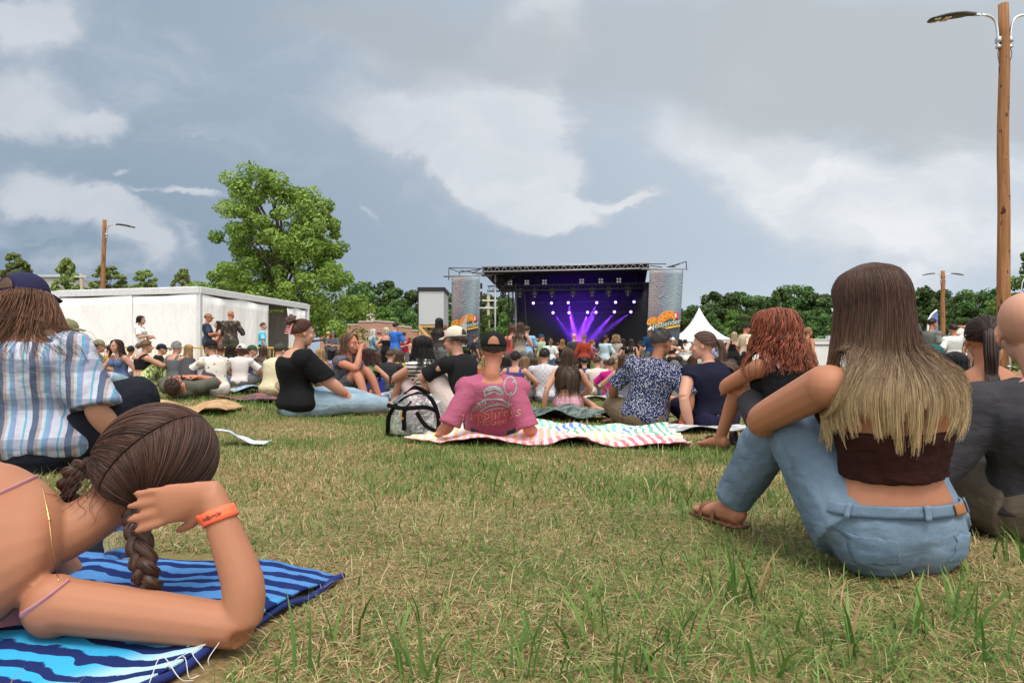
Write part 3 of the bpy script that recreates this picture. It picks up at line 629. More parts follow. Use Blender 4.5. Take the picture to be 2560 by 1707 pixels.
g_ = Geo(); p = loc(1277,800,2.6); truss(g_, (p[0],2.6,0), (p[0],2.6,ZT-.6), .28, 20, .02, (1,0,0)); g_.obj('tower_truss', M_TRUSSB, st)
g_ = Geo(); truss(g_, (.95,.6,ZT-.55), (.95,4.5,ZT-.9), .3, 9, .025); g_.bar((.9,.6,ZT-1.1),(.2,.3,ZT-.4),.04); g_.bar((.9,.6,ZT-1.5),(1.9,.6,ZT-.5),.035); g_.bar((.9,1.2,ZT-1.3),(1.7,3,ZT-.6),.03); g_.obj('roof_brace', M_TRUSSB, st)
g_ = Geo(); a = loc(1219,722,1.0); b = loc(1614,714,1.0); truss(g_, a, b, .32, 22, .022); g_.obj('lighting_truss', M_TRUSSB, st)
for px in (1300,1345,1430,1500,1590):
    p = loc(px,716,1.0); Geo().bar(p, (p[0],1.0,ZT-.4), .01, 5).obj('hoist_chain', M_TRUSSB, st)
g_ = Geo(); a = loc(1325,757,5.2); b = loc(1622,751,5.2); g_.bar(a, b, .03); a = loc(1370,783,5.4); b = loc(1610,779,5.4); g_.bar(a, b, .03); g_.obj('rear_pipe', M_TRUSSB, st)
for px in (1320,): p = loc(px,800,4.6); Geo().bar((p[0],4.6,1.1),(p[0]-.25,4.6,ZT-.8),.03,6).obj('drape_pole', flat('grey_pipe', (.12,.12,.13), .5), st)
# outriggers holding the side banners
OUT = (((1122,670),(1204,671)),((1122,670),(1150,681)),((1150,681),(1204,672)),((1150,676),(1230,690)),((1205,690),(1230,692)),((1180,684),(1210,668)),((1122,670),(1122,700)),((1110,692),(1215,688)),((1148,680),(1148,692)),((1620,660),(1665,660)),((1625,664),(1655,668)),((1668,668),(1716,654)),((1680,666),(1700,660)),((1690,668),(1668,667)),((1716,654),(1716,676)),((1600,672),(1716,672)))
for sel in (0, 1):
    g_ = Geo()
    for pts in OUT:
        if (pts[0][0] > 1400) == bool(sel): a, b = [loc(*p, -.15) for p in pts]; g_.bar(a, b, .028, 6)
    g_.obj('outrigger', M_TRUSSB, st)
for pts in (((1108,690),(1205,688)),((1604,673),(1722,671.5))): Geo().bar(loc(*pts[0],-.3), loc(*pts[1],-.3), .025, 6).obj('banner_bar', M_TRUSS, st)
# the lamps on the rig: each a thing of its own
M_LENS = bpy.data.materials.new('purple_lens'); M_LENS.use_nodes = True; t = NT(M_LENS.node_tree); b = M_LENS.node_tree.nodes['Principled BSDF']
b.inputs['Emission Color'].default_value = (.42,.2,1,1); b.inputs['Emission Strength'].default_value = 7; b.inputs['Base Color'].default_value = (.3,.2,.6,1)
MS = Matrix(((EX[0],EY[0],0,SL[0]),(EX[1],EY[1],0,SL[1]),(0,0,1,0),(0,0,0,1)))
def wld(p): return A3(MS @ Vector(p))
AIM = wld(loc(1442,838,4.0))
spots = [(1334,758,0),(1379,758,0),(1421,757,1),(1492,757,1),(1539,756,0),(1585,755,0),(1383,782,.35),(1423,782,1.3),(1469,781,1.3),(1490,781,.9),(1536,780,.8),(1577,780,.35)]
prt = None
for i, (px, py, pw) in enumerate(spots):
    p = wld(loc(px, py, 4.9 if i < 6 else 5.1))
    if prt is None:
        o = prt = empty('stage_light', p, 0, 'x', 'stage light', 'purple spotlights on the rear pipes of the stage')
        g_ = Geo(); g_.tube([(0,-.10,0),(0,.02,0),(0,.16,0)], [.105,.105,.07], lat=(1,0,0), seg=14, dome=.1); g_.obj('housing', M_BLKM, o)
        g_ = Geo(); g_.tube([(-.13,0,0),(-.13,0,.16),(0,0,.2),(.13,0,.16),(.13,0,0)], .015, seg=6); g_.obj('yoke', M_BLKM, o)
        g_ = Geo(); g_.ell((0,-.115,0),(.085,.02,.085)); g_.obj('lens', M_LENS, o)
    else: o = copy_tree(prt)
    o.location = p
    row = ('upper' if i < 6 else 'lower'); o['label'] = ['leftmost','second from left','third from left','third from right','second from right','rightmost'][i%6]+f' glowing purple spotlight in the {row} row on the stage'
    o.rotation_euler = (0,0,math.atan2(EX[1],EX[0]))
    if pw:
        tgt = AIM+A3([(p[0]-AIM[0])*.12 + (.5 if px > 1530 else 0), 0, -.4])
        l = bpy.data.objects.new('spot_beam', bpy.data.lights.new('spot_beam', 'SPOT')); COL.objects.link(l); l.data.energy = 26000*pw; l.data.color = (.26,.04,1); l.data.spot_size = math.radians(17); l.data.spot_blend = 1.0; l.data.shadow_soft_size = .05
        dv = Vector(tgt-p).normalized(); l.location = Vector(p)+dv*.16+Vector((0,-.14,0)); l.rotation_euler = dv.to_track_quat('-Z','Y').to_euler()
l = bpy.data.objects.new('added_haze_glow', bpy.data.lights.new('added_haze_glow', 'SPOT')); COL.objects.link(l); l.data.energy = 1500; l.data.color = (.16,.02,1); l.data.spot_size = math.radians(125); l.data.spot_blend = 1; l.data.shadow_soft_size = .2  # unseen uplight added behind the crowd to spread violet glow through the smoke
p = wld(loc(1445,868,4.3)); l.location = p; l.rotation_euler = Vector((0,.15,1)).to_track_quat('-Z','Y').to_euler()
# blinders above the lighting truss
M_CELL = flat('blinder_cell', (.55,.55,.56), .2, .6); prt = None
for i, (px, py) in enumerate(((1275,707),(1317,706),(1361,705),(1454,703),(1502,702),(1547,701))):
    p = wld(loc(px, py, 1.0))
    if prt is None:
        o = prt = empty('blinder_light', p, 0, 'x', 'stage light', 'four cell blinder lights above the lighting truss'); g_ = Geo(); g_.box((0,.08,0),(.15,.08,.16)); g_.obj('housing', M_BLKM, o, False, bevel=.02)
        for sx in (-1,1):
            for sz in (-1,1): Geo().ell((sx*.08,-.01,sz*.085),(.062,.03,.062)).obj('cell', M_CELL, o)
    else: o = copy_tree(prt)
    o.location = p; o.rotation_euler = (0,0,math.atan2(EX[1],EX[0]))
    o['label'] = ['leftmost','second from left','third from left','third from right','second from right','rightmost'][i]+' unlit four cell blinder above the black lighting truss'
prt = None
for i, (px, py) in enumerate(((1258,738),(1300,733),(1337,733),(1380,732),(1433,731),(1480,730),(1522,730),(1570,729))):
    p = wld(loc(px, py, 1.0))
    if prt is None:
        o = prt = empty('moving_head', p, 0, 'x', 'stage light', 'moving head lights hanging under the lighting truss')
        g_ = Geo(); g_.box((0,0,.2),(.14,.1,.06)); g_.bar((0,0,.26),(0,0,.42),.03); g_.obj('base', M_BLKM, o, False, bevel=.02)
        g_ = Geo()
        for s in (-1,1): g_.box((s*.15,0,.05),(.025,.06,.14))
        g_.obj('yoke', M_BLKM, o, False, bevel=.01)
        g_ = Geo(); g_.tube([(0,0,.12),(0,-.01,-.06),(0,-.02,-.22)], [.09,.12,.10], seg=12, dome=.2); g_.obj('head', M_TRUSSB, o); g_ = Geo(); g_.ell((0,-.02,-.235),(.085,.085,.02)); g_.obj('lens', M_CELL, o)
    else: o = copy_tree(prt)
    o.location = p; o.rotation_euler = (0,0,math.atan2(EX[1],EX[0]))
    o['label'] = 'black moving head light hanging at the open left end of the truss' if i == 0 else ['','first','second','third','fourth','fifth','sixth','seventh'][i]+' moving head from the left inside the stage opening'
# smoke inside the stage
m = bpy.data.materials.new('stage_smoke'); m.use_nodes = True; m.node_tree.nodes.remove(m.node_tree.nodes['Principled BSDF']); pv = m.node_tree.nodes.new('ShaderNodeVolumePrincipled')
pv.inputs['Color'].default_value = (.9,.9,.95,1); pv.inputs['Density'].default_value = .035; m.node_tree.links.new(pv.outputs[0], m.node_tree.nodes['Material Output'].inputs['Volume'])
g_ = Geo(); g_.box(((x1+SW)/2+.1, 4.2, 3.2), ((SW-x1)/2-.05, 1.95, 2.0)); o = g_.obj('smoke', m, None, False); o.matrix_world = MS; tag(o, 'purple lit smoke hanging inside the stage', 'smoke', kind='stuff')
# ---------------------------------------------------------------- banners with the festival lettering
def banner_mat():
    m, t, b = newmat('banner_print', .5, .3); co = t.coords('Generated'); x, y, z = t.xyz(co)
    wv = t.new('ShaderNodeTexWave', wave_type='BANDS', bands_direction='Z'); wv.inputs['Scale'].default_value = 11; wv.inputs['Distortion'].default_value = 9; wv.inputs['Detail'].default_value = 2; wv.inputs['Detail Scale'].default_value = 1.6
    t.put(wv.inputs['Vector'], t.vm('ADD', t.scale(co, (.8,0,1.3)), t.vm('MULTIPLY', t.noise(co, 3, 2, out=1), (.3,0,.3))))
    grad = t.ramp(t.math('ADD', x, t.math('MULTIPLY', t.math('SUBTRACT', 1, z), .25)), [(.0,(.19,.17,.18)),(.35,(.17,.12,.135)),(.55,(.115,.14,.19)),(.85,(.19,.26,.30)),(1,(.13,.16,.22))])
    up = t.step(.32, .62, z); ln = t.math('MULTIPLY', t.step(.62, .92, wv.outputs['Fac']), up)
    c_ = t.mix(t.step(.45, .2, z), grad, (.06,.075,.10,1)); t.put(b.inputs['Base Color'], t.mix(t.math('MULTIPLY', ln, .6), c_, (.44,.48,.5,1))); return m
M_BAN = banner_mat(); M_ORG = flat('print_orange', (.62,.17,.03), .6, var=.3, scale=14); M_YL = flat('print_yellow', (.75,.42,.05), .6); M_RED = flat('print_red', (.62,.05,.04), .6); M_CRM = flat('print_cream', (.62,.62,.5), .6); M_TEAL = flat('print_teal', (.03,.13,.15), .6); M_WHT = flat('print_white', (.78,.78,.78), .6)
def text_mesh(name, s, size, mat, parent, mw, shear=0, ext=.004, label=None):
    cu = bpy.data.curves.new(name, 'FONT'); cu.body = s; cu.size = size; cu.extrude = ext; cu.shear = shear; cu.align_x = 'CENTER'; cu.align_y = 'CENTER'; cu.resolution_u = 4
    tmp = bpy.data.objects.new(name, cu); COL.objects.link(tmp); bpy.context.view_layer.update()
    me = bpy.data.meshes.new_from_object(tmp.evaluated_get(bpy.context.evaluated_depsgraph_get())); bpy.data.objects.remove(tmp)
    me.transform(mw); me.materials.clear(); me.materials.append(mat); o = bpy.data.objects.new(name, me); COL.objects.link(o); o.parent = parent; return o
def banner(label, pts, k, fold=False):
    P = [loc(*p, -.3) for p in pts]; c_ = wld(P[0]); o = empty('stage_banner', c_, math.atan2(EX[1],EX[0]), label, 'banner', 'printed banners at both sides of the stage'); P = [p-P[0] for p in P]
    n = 14; V, Fc = [], []
    for j in range(n+1):
        for i in range(n+1):
            s, t_ = i/n, j/n; p = (P[0]*(1-s)+P[1]*s)*(1-t_)+(P[3]*(1-s)+P[2]*s)*t_; V.append(p+A3([0,-.03*math.sin(s*7+t_*3)*t_,0]))
    Fc = [(j*(n+1)+i, (j+1)*(n+1)+i, (j+1)*(n+1)+i+1, j*(n+1)+i+1) for j in range(n) for i in range(n)]
    sheet('banner_cloth', V, Fc, M_BAN, o, .01)
    def at(s, t_): return (P[0]*(1-s)+P[1]*s)*(1-t_)+(P[3]*(1-s)+P[2]*s)*t_
    wd = np.linalg.norm(P[1]-P[0]); c0 = at(.5,.70)+A3([.0,-.10,0]); sc = wd/1.95
    R = Matrix.Translation(Vector(c0)) @ Matrix.Rotation(math.radians(-11), 4, 'Y') @ Matrix.Scale(sc, 4)
    def plate(name, pts2, mat, y): g = Geo(); g.plate([tuple(R @ Vector((a, y, b_))) for a, b_ in pts2], .012); return g.obj(name, mat, o, False)
    pth = crom(A3([(-.86,.18),(-.72,.34),(-.5,.36),(-.36,.24),(-.1,.33),(.15,.48),(.42,.52),(.62,.38),(.72,.2)]), 40); w_ = np.interp(np.linspace(0,1,40), [0,.12,.25,.35,.6,.8,1], [.08,.15,.17,.13,.22,.2,.06])
    tn = np.gradient(pth, axis=0); nn = np.stack([-tn[:,1], tn[:,0]], 1); nn /= np.linalg.norm(nn, axis=1)[:,None]
    def rib(ww): return list(pth+nn*ww[:,None])+list((pth-nn*ww[:,None])[::-1])
    plate('emblem_outline', rib(w_+.035), M_YL, .0); plate('emblem', rib(w_), M_ORG, -.015)
    th = np.linspace(0, 1, 60); zz = np.interp(th, np.linspace(0,1,40), np.arange(40)).astype(int)
    wig = pth[zz]+nn[zz]*(.10*np.sin(th*55))[:,None]; tg = np.gradient(wig, axis=0); n2 = np.stack([-tg[:,1], tg[:,0]], 1); n2 /= np.linalg.norm(n2, axis=1)[:,None]
    plate('emblem_pattern', list(wig+n2*.022)+list((wig-n2*.022)[::-1]), M_YL, -.03)
    plate('square_mark', [(.62,.22),(.92,.22),(.92,.56),(.62,.56)], M_RED, -.02); plate('square_mark', [(.73,.3),(.8,.3),(.8,.46),(.84,.46),(.84,.5),(.7,.5),(.7,.46),(.73,.46)], M_WHT, -.036)
    plate('underline', [(-.55,-.27),(.9,-.27),(.86,-.16),(-.55,-.16)], M_YL, -.02)
    for nm, mt, dx, dy, y in (('lettering', M_TEAL, .022, -.025, -.03), ('lettering', M_CRM, 0, 0, -.05)):
        text_mesh(nm, 'Hellbender', .44, mt, o, R @ Matrix.Translation((dx+.05, y, dy+.03)) @ Matrix.Rotation(math.pi/2, 4, 'X') @ Matrix.Scale(.92, 4, (1,0,0)), .15, .012)
    if fold: g = Geo(); g.plate([tuple(at(a,b_)+A3([0,-.18,0])) for a, b_ in ((.0,.98),(.0,.88),(.35,.72),(.56,.53),(.56,.98))], .01); g.obj('folded_corner', flat('banner_back', (.42,.41,.4), .7), o, False)
    return o
banner('narrow grey banner with folded corner at the left of the stage', [(1129,692),(1199,689),(1199,870),(1129,870)], 1, True)
banner('wide grey banner with orange emblem at the right of the stage', [(1624,673),(1709,672),(1697,872),(1616,872)], 1)
g_ = Geo()
for k in range(8): g_.box(loc(1203,715+k*21,-.2),(.06,.06,.17))
o = g_.obj('banner_ties', M_BLKM, None, False); o.parent = st
# ================================================================ people
def rotz(a): c, s = math.cos(a), math.sin(a); return A3([[c,-s,0],[s,c,0],[0,0,1]])
def basis(f, u=(0,0,1)):                 # columns right, forward, up
    f = unit(f); r = unit(np.cross(f, u)); return np.stack([r, f, np.cross(r, f)], 1)
def ik(a, t, l1, l2, hint):
    a = A3(a, float); t = A3(t, float); d = t-a; L = np.linalg.norm(d); L2 = min(max(L, abs(l1-l2)+.02), (l1+l2)*.999); d = unit(d); t = a+d*L2
    x = (l1*l1-l2*l2+L2*L2)/(2*L2); h = math.sqrt(max(l1*l1-x*x, 0)); hn = A3(hint, float); hn = unit(hn-np.dot(hn, d)*d); return a+d*x+hn*h, t
def skinmat(tone):
    k = ('skin', tone)
    if k in MC: return MC[k]
    c = {0:(.50,.275,.19), 1:(.385,.175,.098), 2:(.30,.135,.075), 3:(.22,.11,.06), 4:(.44,.19,.12)}[tone]
    m, t, b = newmat('skin', .55, .3); co = t.coords(); n = t.noise(co, 9, 4); f = t.noise(co, 160, 2)
    t.put(b.inputs['Base Color'], t.mix(t.math('MULTIPLY', n, .5), c4(c), (c[0]*.90,c[1]*.66,c[2]*.58,1)))
    sp = t.step(.70, .78, t.noise(co, 210, 2, .6)); old = b.inputs['Base Color'].links[0].from_socket; t.put(b.inputs['Base Color'], t.mix(t.math('MULTIPLY', sp, .35), old, (c[0]*.6,c[1]*.42,c[2]*.35,1))); t.put(b.inputs['Normal'], t.bump(f, .12, .002))
    b.inputs['Subsurface Weight'].default_value = .12; b.inputs['Subsurface Radius'].default_value = (1,.3,.15); b.inputs['Subsurface Scale'].default_value = .012
    MC[k] = m; return m
def hairmat(col, tip=None, z0=0, z1=1):
    k = ('hair', col, tip, z0, z1)
    if k in MC: return MC[k]
    m, t, b = newmat('hair', .48, .35); at = t.new('ShaderNodeAttribute'); at.attribute_name = 'rnd'; co = t.coords()
    f = t.math('ADD', t.math('MULTIPLY', at.outputs['Fac'], .75), t.math('MULTIPLY', t.noise(t.scale(co, (40,40,6)), 2, 3), .4))
    def rp(c): return t.ramp(f, [(.25, tuple(x*.5 for x in c)), (.6, c), (.95, tuple(min(1, x*1.75) for x in c))])
    cc = rp(col)
    if tip:
        z = t.xyz(co)[2]; q = t.math('ADD', z, t.math('MULTIPLY', t.math('SUBTRACT', at.outputs['Fac'], .5), .22)); cc = t.mix(t.step(z1, z0, q), cc, rp(tip))
    t.put(b.inputs['Base Color'], cc); MC[k] = m; return m
def cloth(col, pat=None, c2=(.7,.7,.7), c3=None, rough=.85):
    k = ('cloth', col, pat, c2, c3)
    if k in MC: return MC[k]
    m, t, b = newmat('cloth', rough, .15); co = t.coords(); x, y, z = t.xyz(co)
    warp = t.vm('ADD', co, t.vm('MULTIPLY', t.vm('SUBTRACT', t.noise(co, 6, 2, out=1), (.5,.5,.5)), (.03,.03,.03)))
    c = c4(col); n = t.noise(co, 7, 4); base = t.mix(t.math('MULTIPLY', n, .5), c, tuple(v*.72 for v in col)+(1,))
    if pat == 'hstripe': base = t.mix(t.step(.35, .5, t.math('SINE', t.math('MULTIPLY', t.xyz(warp)[2], 150))), base, c4(c2))
    elif pat == 'plaid':
        wx, wy, wz = t.xyz(warp); s = t.math('ADD', t.math('MULTIPLY', wx, .93), t.math('MULTIPLY', wy, .5))
        a = t.math('FRACT', t.math('MULTIPLY', s, 7.4)); W_, NV, TE, TN, LB = lin(178,180,192), lin(66,80,104), lin(88,156,178), lin(160,146,142), lin(122,138,172)
        col_ = t.ramp(a, [(0,W_),(.14,TE),(.2,W_),(.34,NV),(.52,TN),(.62,W_),(.72,TE),(.78,LB),(.9,W_)], 'CONSTANT')
        hb = t.math('FRACT', t.math('MULTIPLY', wz, 6.0)); base = t.mix(t.math('MULTIPLY', t.step(.66, .72, hb), .5), col_, c4(NV)); base = t.mix(t.math('MULTIPLY', t.noise(co, 120, 2), .22), base, c4(lin(150,160,180)))
    elif pat == 'floral':
        v_ = t.new('ShaderNodeTexVoronoi', feature='F1'); v_.inputs['Scale'].default_value = 88; t.put(v_.inputs['Vector'], warp); d = t.math('ADD', v_.outputs['Distance'], t.math('MULTIPLY', t.noise(co, 90, 2), .35))
        base = t.mix(t.step(.57, .46, d), base, c4(c2))
    elif pat == 'spots':
        v_ = t.new('ShaderNodeTexVoronoi', feature='F1'); v_.inputs['Scale'].default_value = 13; t.put(v_.inputs['Vector'], warp)
        base = t.mix(t.step(.30, .24, v_.outputs['Distance']), base, t.ramp(v_.outputs['Color'], [(0,lin(70,110,170)),(.4,lin(190,110,60)),(.7,lin(110,115,120))], 'CONSTANT'))
    elif pat == 'camo':
        a = t.noise(co, 12, 3, .6, .8); base = t.ramp(a, [(.36,(.035,.03,.03)),(.5,(.10,.08,.06)),(.6,(.20,.155,.095)),(.68,(.05,.045,.04))], 'CONSTANT')
    elif pat == 'gingham':
        q = t.math('ADD', t.step(-.2, .2, t.math('SINE', t.math('MULTIPLY', z, 330))), t.step(-.2, .2, t.math('SINE', t.math('MULTIPLY', x, 330)))); base = t.mix(t.math('MULTIPLY', q, .5), c4(c2), base)
    elif pat == 'jungle':
        a = t.noise(t.scale(co, (1,1,.5)), 22, 3, .6, 1.5); base = t.ramp(a, [(.4, lin(60,80,40)), (.5, lin(150,165,95)), (.6, lin(205,210,160))])
    elif pat == 'check':
        q = t.new('ShaderNodeTexChecker'); q.inputs['Scale'].default_value = 26; t.put(q.inputs['Vector'], co); base = t.mix(q.outputs['Fac'], c4(c2), base)
    elif pat == 'denim':
        tw = t.noise(t.scale(co, (3,3,1)), 150, 2, .8); big_ = t.noise(co, 5, 4, .6); q = t.math('ADD', t.math('MULTIPLY', tw, .35), t.math('MULTIPLY', big_, .75))
        base = t.ramp(q, [(.3, tuple(v*.6 for v in col)), (.55, col), (.78, tuple(min(1, v*1.45+.03) for v in col))])
    t.put(b.inputs['Base Color'], base)
    fo = t.math('ADD', t.noise(warp, 5, 2, .5, 1.4), t.math('MULTIPLY', t.noise(t.scale(co, (1,1,2.5)), 16, 2, .5, .8), .45)); wv = t.noise(co, 400, 1)
    fo = t.noise(t.scale(co, (1,1,2)), 9, 2, .5, .5) if pat == 'denim' else fo
    t.put(b.inputs['Normal'], t.bump(t.math('ADD', fo, t.math('MULTIPLY', wv, .05)), .40, .025)); MC[k] = m; return m
# ---------------------------------------------------------------- poses: joints in person space (x right, y ahead, z up)
L_UA, L_FA, L_TH, L_SH = .29, .25, .44, .42
def joints(pelvis, neck, head, hf, wr, an, eh=((-.5,-.6,-.5),(.5,-.6,-.5)), kh=((0,.3,1),(0,.3,1)), sw=.185, hw=.095, shy=0.0, hipy=0.0, hu=None, hand=None, toe=None, curl=.5, hb=None, rsv=None, lua=L_UA, lfa=L_FA):
    J = {'pelvis':A3(pelvis,float), 'neck':A3(neck,float), 'head':A3(head,float)}
    J['hb'] = basis(hf, hu if hu is not None else unit(A3(head,float)-A3(neck,float))*.6+A3([0,0,.6])) if hb is None else hb
    up = unit(J['neck']-J['pelvis']); J['up'] = up
    rs = rotz(shy)@A3([1.,0,0]); rs = unit(rs-np.dot(rs, up)*up*.8) if rsv is None else unit(rsv); rh = rotz(hipy)@A3([1.,0,0]); J['rs'], J['rh'] = rs, (rh if rsv is None else unit(A3(rsv)*A3([1,1,.3])))
    J['sh'] = [J['neck']-rs*sw-up*.068, J['neck']+rs*sw-up*.068]; J['hip'] = [J['pelvis']-rh*hw, J['pelvis']+rh*hw]
    J['el'], J['wr'], J['kn'], J['an'] = [], [], [], []
    for i in (0,1):
        e, w_ = ik(J['sh'][i], wr[i], lua, lfa, eh[i]); J['el'].append(e); J['wr'].append(w_)
        k, a = ik(J['hip'][i], an[i], L_TH, L_SH, kh[i]); J['kn'].append(k); J['an'].append(a)
    J['hand'] = [None if hand is None or hand[i] is None else (unit(hand[i][0]), unit(hand[i][1])) for i in (0,1)]
    J['toe'] = [None if toe is None else toe[i] for i in (0,1)]; J['curl'] = curl; J['sw'] = sw
    return J
HF = (0,1,-.05)
def pose(name, lean=.0, turn=0, fem=0, side=0):
    t = math.radians(turn); hf = (math.sin(t), math.cos(t), -.06); sw = .165 if fem else .19; hw = .095
    kw = dict(hf=hf, sw=sw, hw=hw)
    if name == 'stand' or name.startswith('stand_'):
        pv = (0,0,.93); nk = (side,.0+lean,1.43); hd = (side,.035+lean,1.588); an = ((-.11,-.02,.08),(.12,.03,.08)); kh = ((0,1,0),(0,1,0))
        ww = {'stand':((-.27,.06,.86),(.27,.06,.86)), 'stand_cross':((.12,.24,1.17),(-.12,.26,1.2)), 'stand_hips':((-.2,.02,1.0),(.2,.02,1.0)), 'stand_hold':((-.1,.3,1.12),(.14,.3,1.16)), 'stand_head':((-.25,.05,.88),(.13,.02,1.66)), 'stand_out':((-.22,.3,1.15),(.1,.5,1.25)), 'stand_pocket':((-.23,.06,.9),(.2,.1,.92)), 'stand_drink':((-.26,.06,.88),(.06,.2,1.48))}[name]
        eh = ((-.6,-.7,-.2),(.6,-.7,-.2)) if name != 'stand_head' else ((-.6,-.7,-.2),(1,-.2,.1))
        return joints(pv, nk, hd, wr=ww, an=an, eh=eh, kh=kh, **kw)
    pv = (0,0,.105); nk = (side,.06+lean,.60); hd = (side,.10+lean*1.3,.748)
    if name == 'cross': return joints(pv, nk, hd, wr=((-.25,.34,.22),(.25,.34,.22)), an=((.16,.34,.07),(-.14,.38,.08)), eh=((-1,-.3,-.2),(1,-.3,-.2)), kh=((-1,.25,.35),(1,.25,.35)), **kw)
    if name == 'knees': return joints(pv, nk, hd, wr=((-.02,.44,.42),(.04,.45,.40)), an=((-.13,.46,.07),(.13,.46,.07)), eh=((-1,-.1,-.3),(1,-.1,-.3)), **kw)
    if name == 'long': return joints(pv, nk, hd, wr=((-.22,.25,.2),(.22,.25,.2)), an=((-.12,.84,.07),(.12,.84,.07)), **kw)
    if name == 'back': return joints(pv, (side,-.12+lean,.58), (side,-.08+lean,.75), wr=((-.27,-.33,.05),(.27,-.33,.05)), an=((-.12,.6,.07),(.14,.6,.07)), eh=((-.3,-1,.3),(.3,-1,.3)), **kw)
    if name == 'side_r': return joints(pv, nk, hd, wr=((-.15,.3,.2),(.32,-.02,.06)), an=((-.38,.22,.06),(-.34,.4,.06)), kh=((.3,1,.4),(.3,1,.5)), eh=((-1,-.3,-.2),(.5,-1,.2)), **kw)
    if name == 'side_l': return joints(pv, nk, hd, wr=((-.32,-.02,.06),(.15,.3,.2)), an=((.34,.4,.06),(.38,.22,.06)), kh=((-.3,1,.5),(-.3,1,.4)), eh=((-.5,-1,.2),(1,-.3,-.2)), **kw)
    if name == 'drink': return joints(pv, nk, hd, wr=((-.2,.3,.25),(.05,.28,.66)), an=((-.12,.45,.07),(.2,.5,.07)), eh=((-1,-.3,-.2),(.6,.2,-1)), **kw)
# ---------------------------------------------------------------- body surface
def add_hand(G, w_, d, nrm, side, curl=.5, s=1.0, spread=1.0):
    d = unit(d); nrm = unit(nrm-np.dot(nrm, d)*d); lat = np.cross(d, nrm)*side        # lat points to the thumb side
    G.tube([w_-d*.015, w_+d*.035*s, w_+d*.075*s, w_+d*.095*s], [(.024*s,.019*s),(.033*s,.017*s),(.040*s,.015*s),(.036*s,.012*s)], lat=lat, seg=12, n=7)
    for k, (o, ln, r) in enumerate(((.030,.068,.0088),(.010,.078,.0092),(-.011,.073,.0088),(-.030,.056,.0078))):
        b_ = w_+d*.088*s+lat*o*s; f = unit(d+lat*o*3.2*spread); P = [b_-f*.012]; a = 0
        for j, seg in enumerate((.42,.33,.25)): a += curl*(.55 if j == 0 else .8)*(1+.1*k); P.append(P[-1]+(f*math.cos(a)+nrm*math.sin(a))*ln*seg*s+ (f*.012 if j == 0 else 0))
        G.tube(P, [r*s*1.05, r*s, r*s*.92, r*s*.72], lat=lat, seg=8, n=8, dome=.9)
    b_ = w_+d*.025*s+lat*.026*s; f = unit(d*.75+lat*.75+nrm*.35); g_ = unit(d*.95+lat*.3+nrm*.5)
    G.tube([b_-f*.015*s, b_+f*.028*s, b_+f*.028*s+g_*.028*s, b_+f*.028*s+g_*.052*s], [.014*s,.0115*s,.010*s,.0075*s], lat=nrm, seg=8, n=8, dome=.9)
def add_head(G, J, s=1.0, ears=True):
    B, c = J['hb'], J['head']; P = lambda x, y, z: c+B@(A3([x,y,z])*s)
    E = lambda p, r, **k: G.ell(P(*p), A3(r)*s, B, **k)
    E((0,-.012,.03),(.076,.097,.088), nu=20, nv=14); E((0,.034,-.035),(.060,.064,.078)); E((0,.052,-.088),(.034,.036,.030)); E((0,.018,-.06),(.056,.055,.045))
    E((0,.078,.022),(.052,.018,.017)); G.tube([P(0,.094,.012), P(0,.108,-.014), P(0,.116,-.032)], A3([(.009,.010),(.012,.012),(.016,.012)])*s, lat=B[:,0], seg=8, n=5)
    E((0,.088,-.058),(.025,.014,.013))
    for i in (-1,1):
        E((i*.044,.062,-.028),(.022,.024,.024))
        if ears: E((i*.079,-.006,-.012),(.010,.021,.033), rot=None) if False else G.ell(P(i*.079,-.006,-.010), A3([.009,.021,.032])*s, B@rotz(i*.35), nu=12, nv=8)
def face_parts(par, J, hairc, s=1.0):
    B, c = J['hb'], J['head']; P = lambda x, y, z: c+B@(A3([x,y,z])*s)
    G = Geo()
    for i in (-1,1): G.ell(P(i*.030,.085,.004), A3([.0135,.008,.0075])*s, B, nu=10, nv=6)
    G.obj('eyes', flat('eye_white', (.5,.46,.43), .25), par); G = Geo()
    for i in (-1,1): G.ell(P(i*.030,.092,.004), A3([.006,.003,.006])*s, B, nu=8, nv=6)
    G.obj('irises', flat('iris', (.03,.018,.012), .2), par); G = Geo()
    for i in (-1,1): G.tube([P(i*.013,.097,.023), P(i*.03,.096,.029), P(i*.048,.082,.024)], .0042*s, seg=5, n=6)
    G.obj('eyebrows', flat('brow', tuple(x*.6 for x in hairc), .8), par); G = Geo()
    G.tube([P(-.025,.089,-.056), P(0,.104,-.054), P(.025,.089,-.056)], A3([(.003,.003),(.0065,.006),(.003,.003)])*s, lat=B[:,2], seg=6, n=8)
    G.obj('lips', flat('lips', (.36,.11,.09), .5), par)
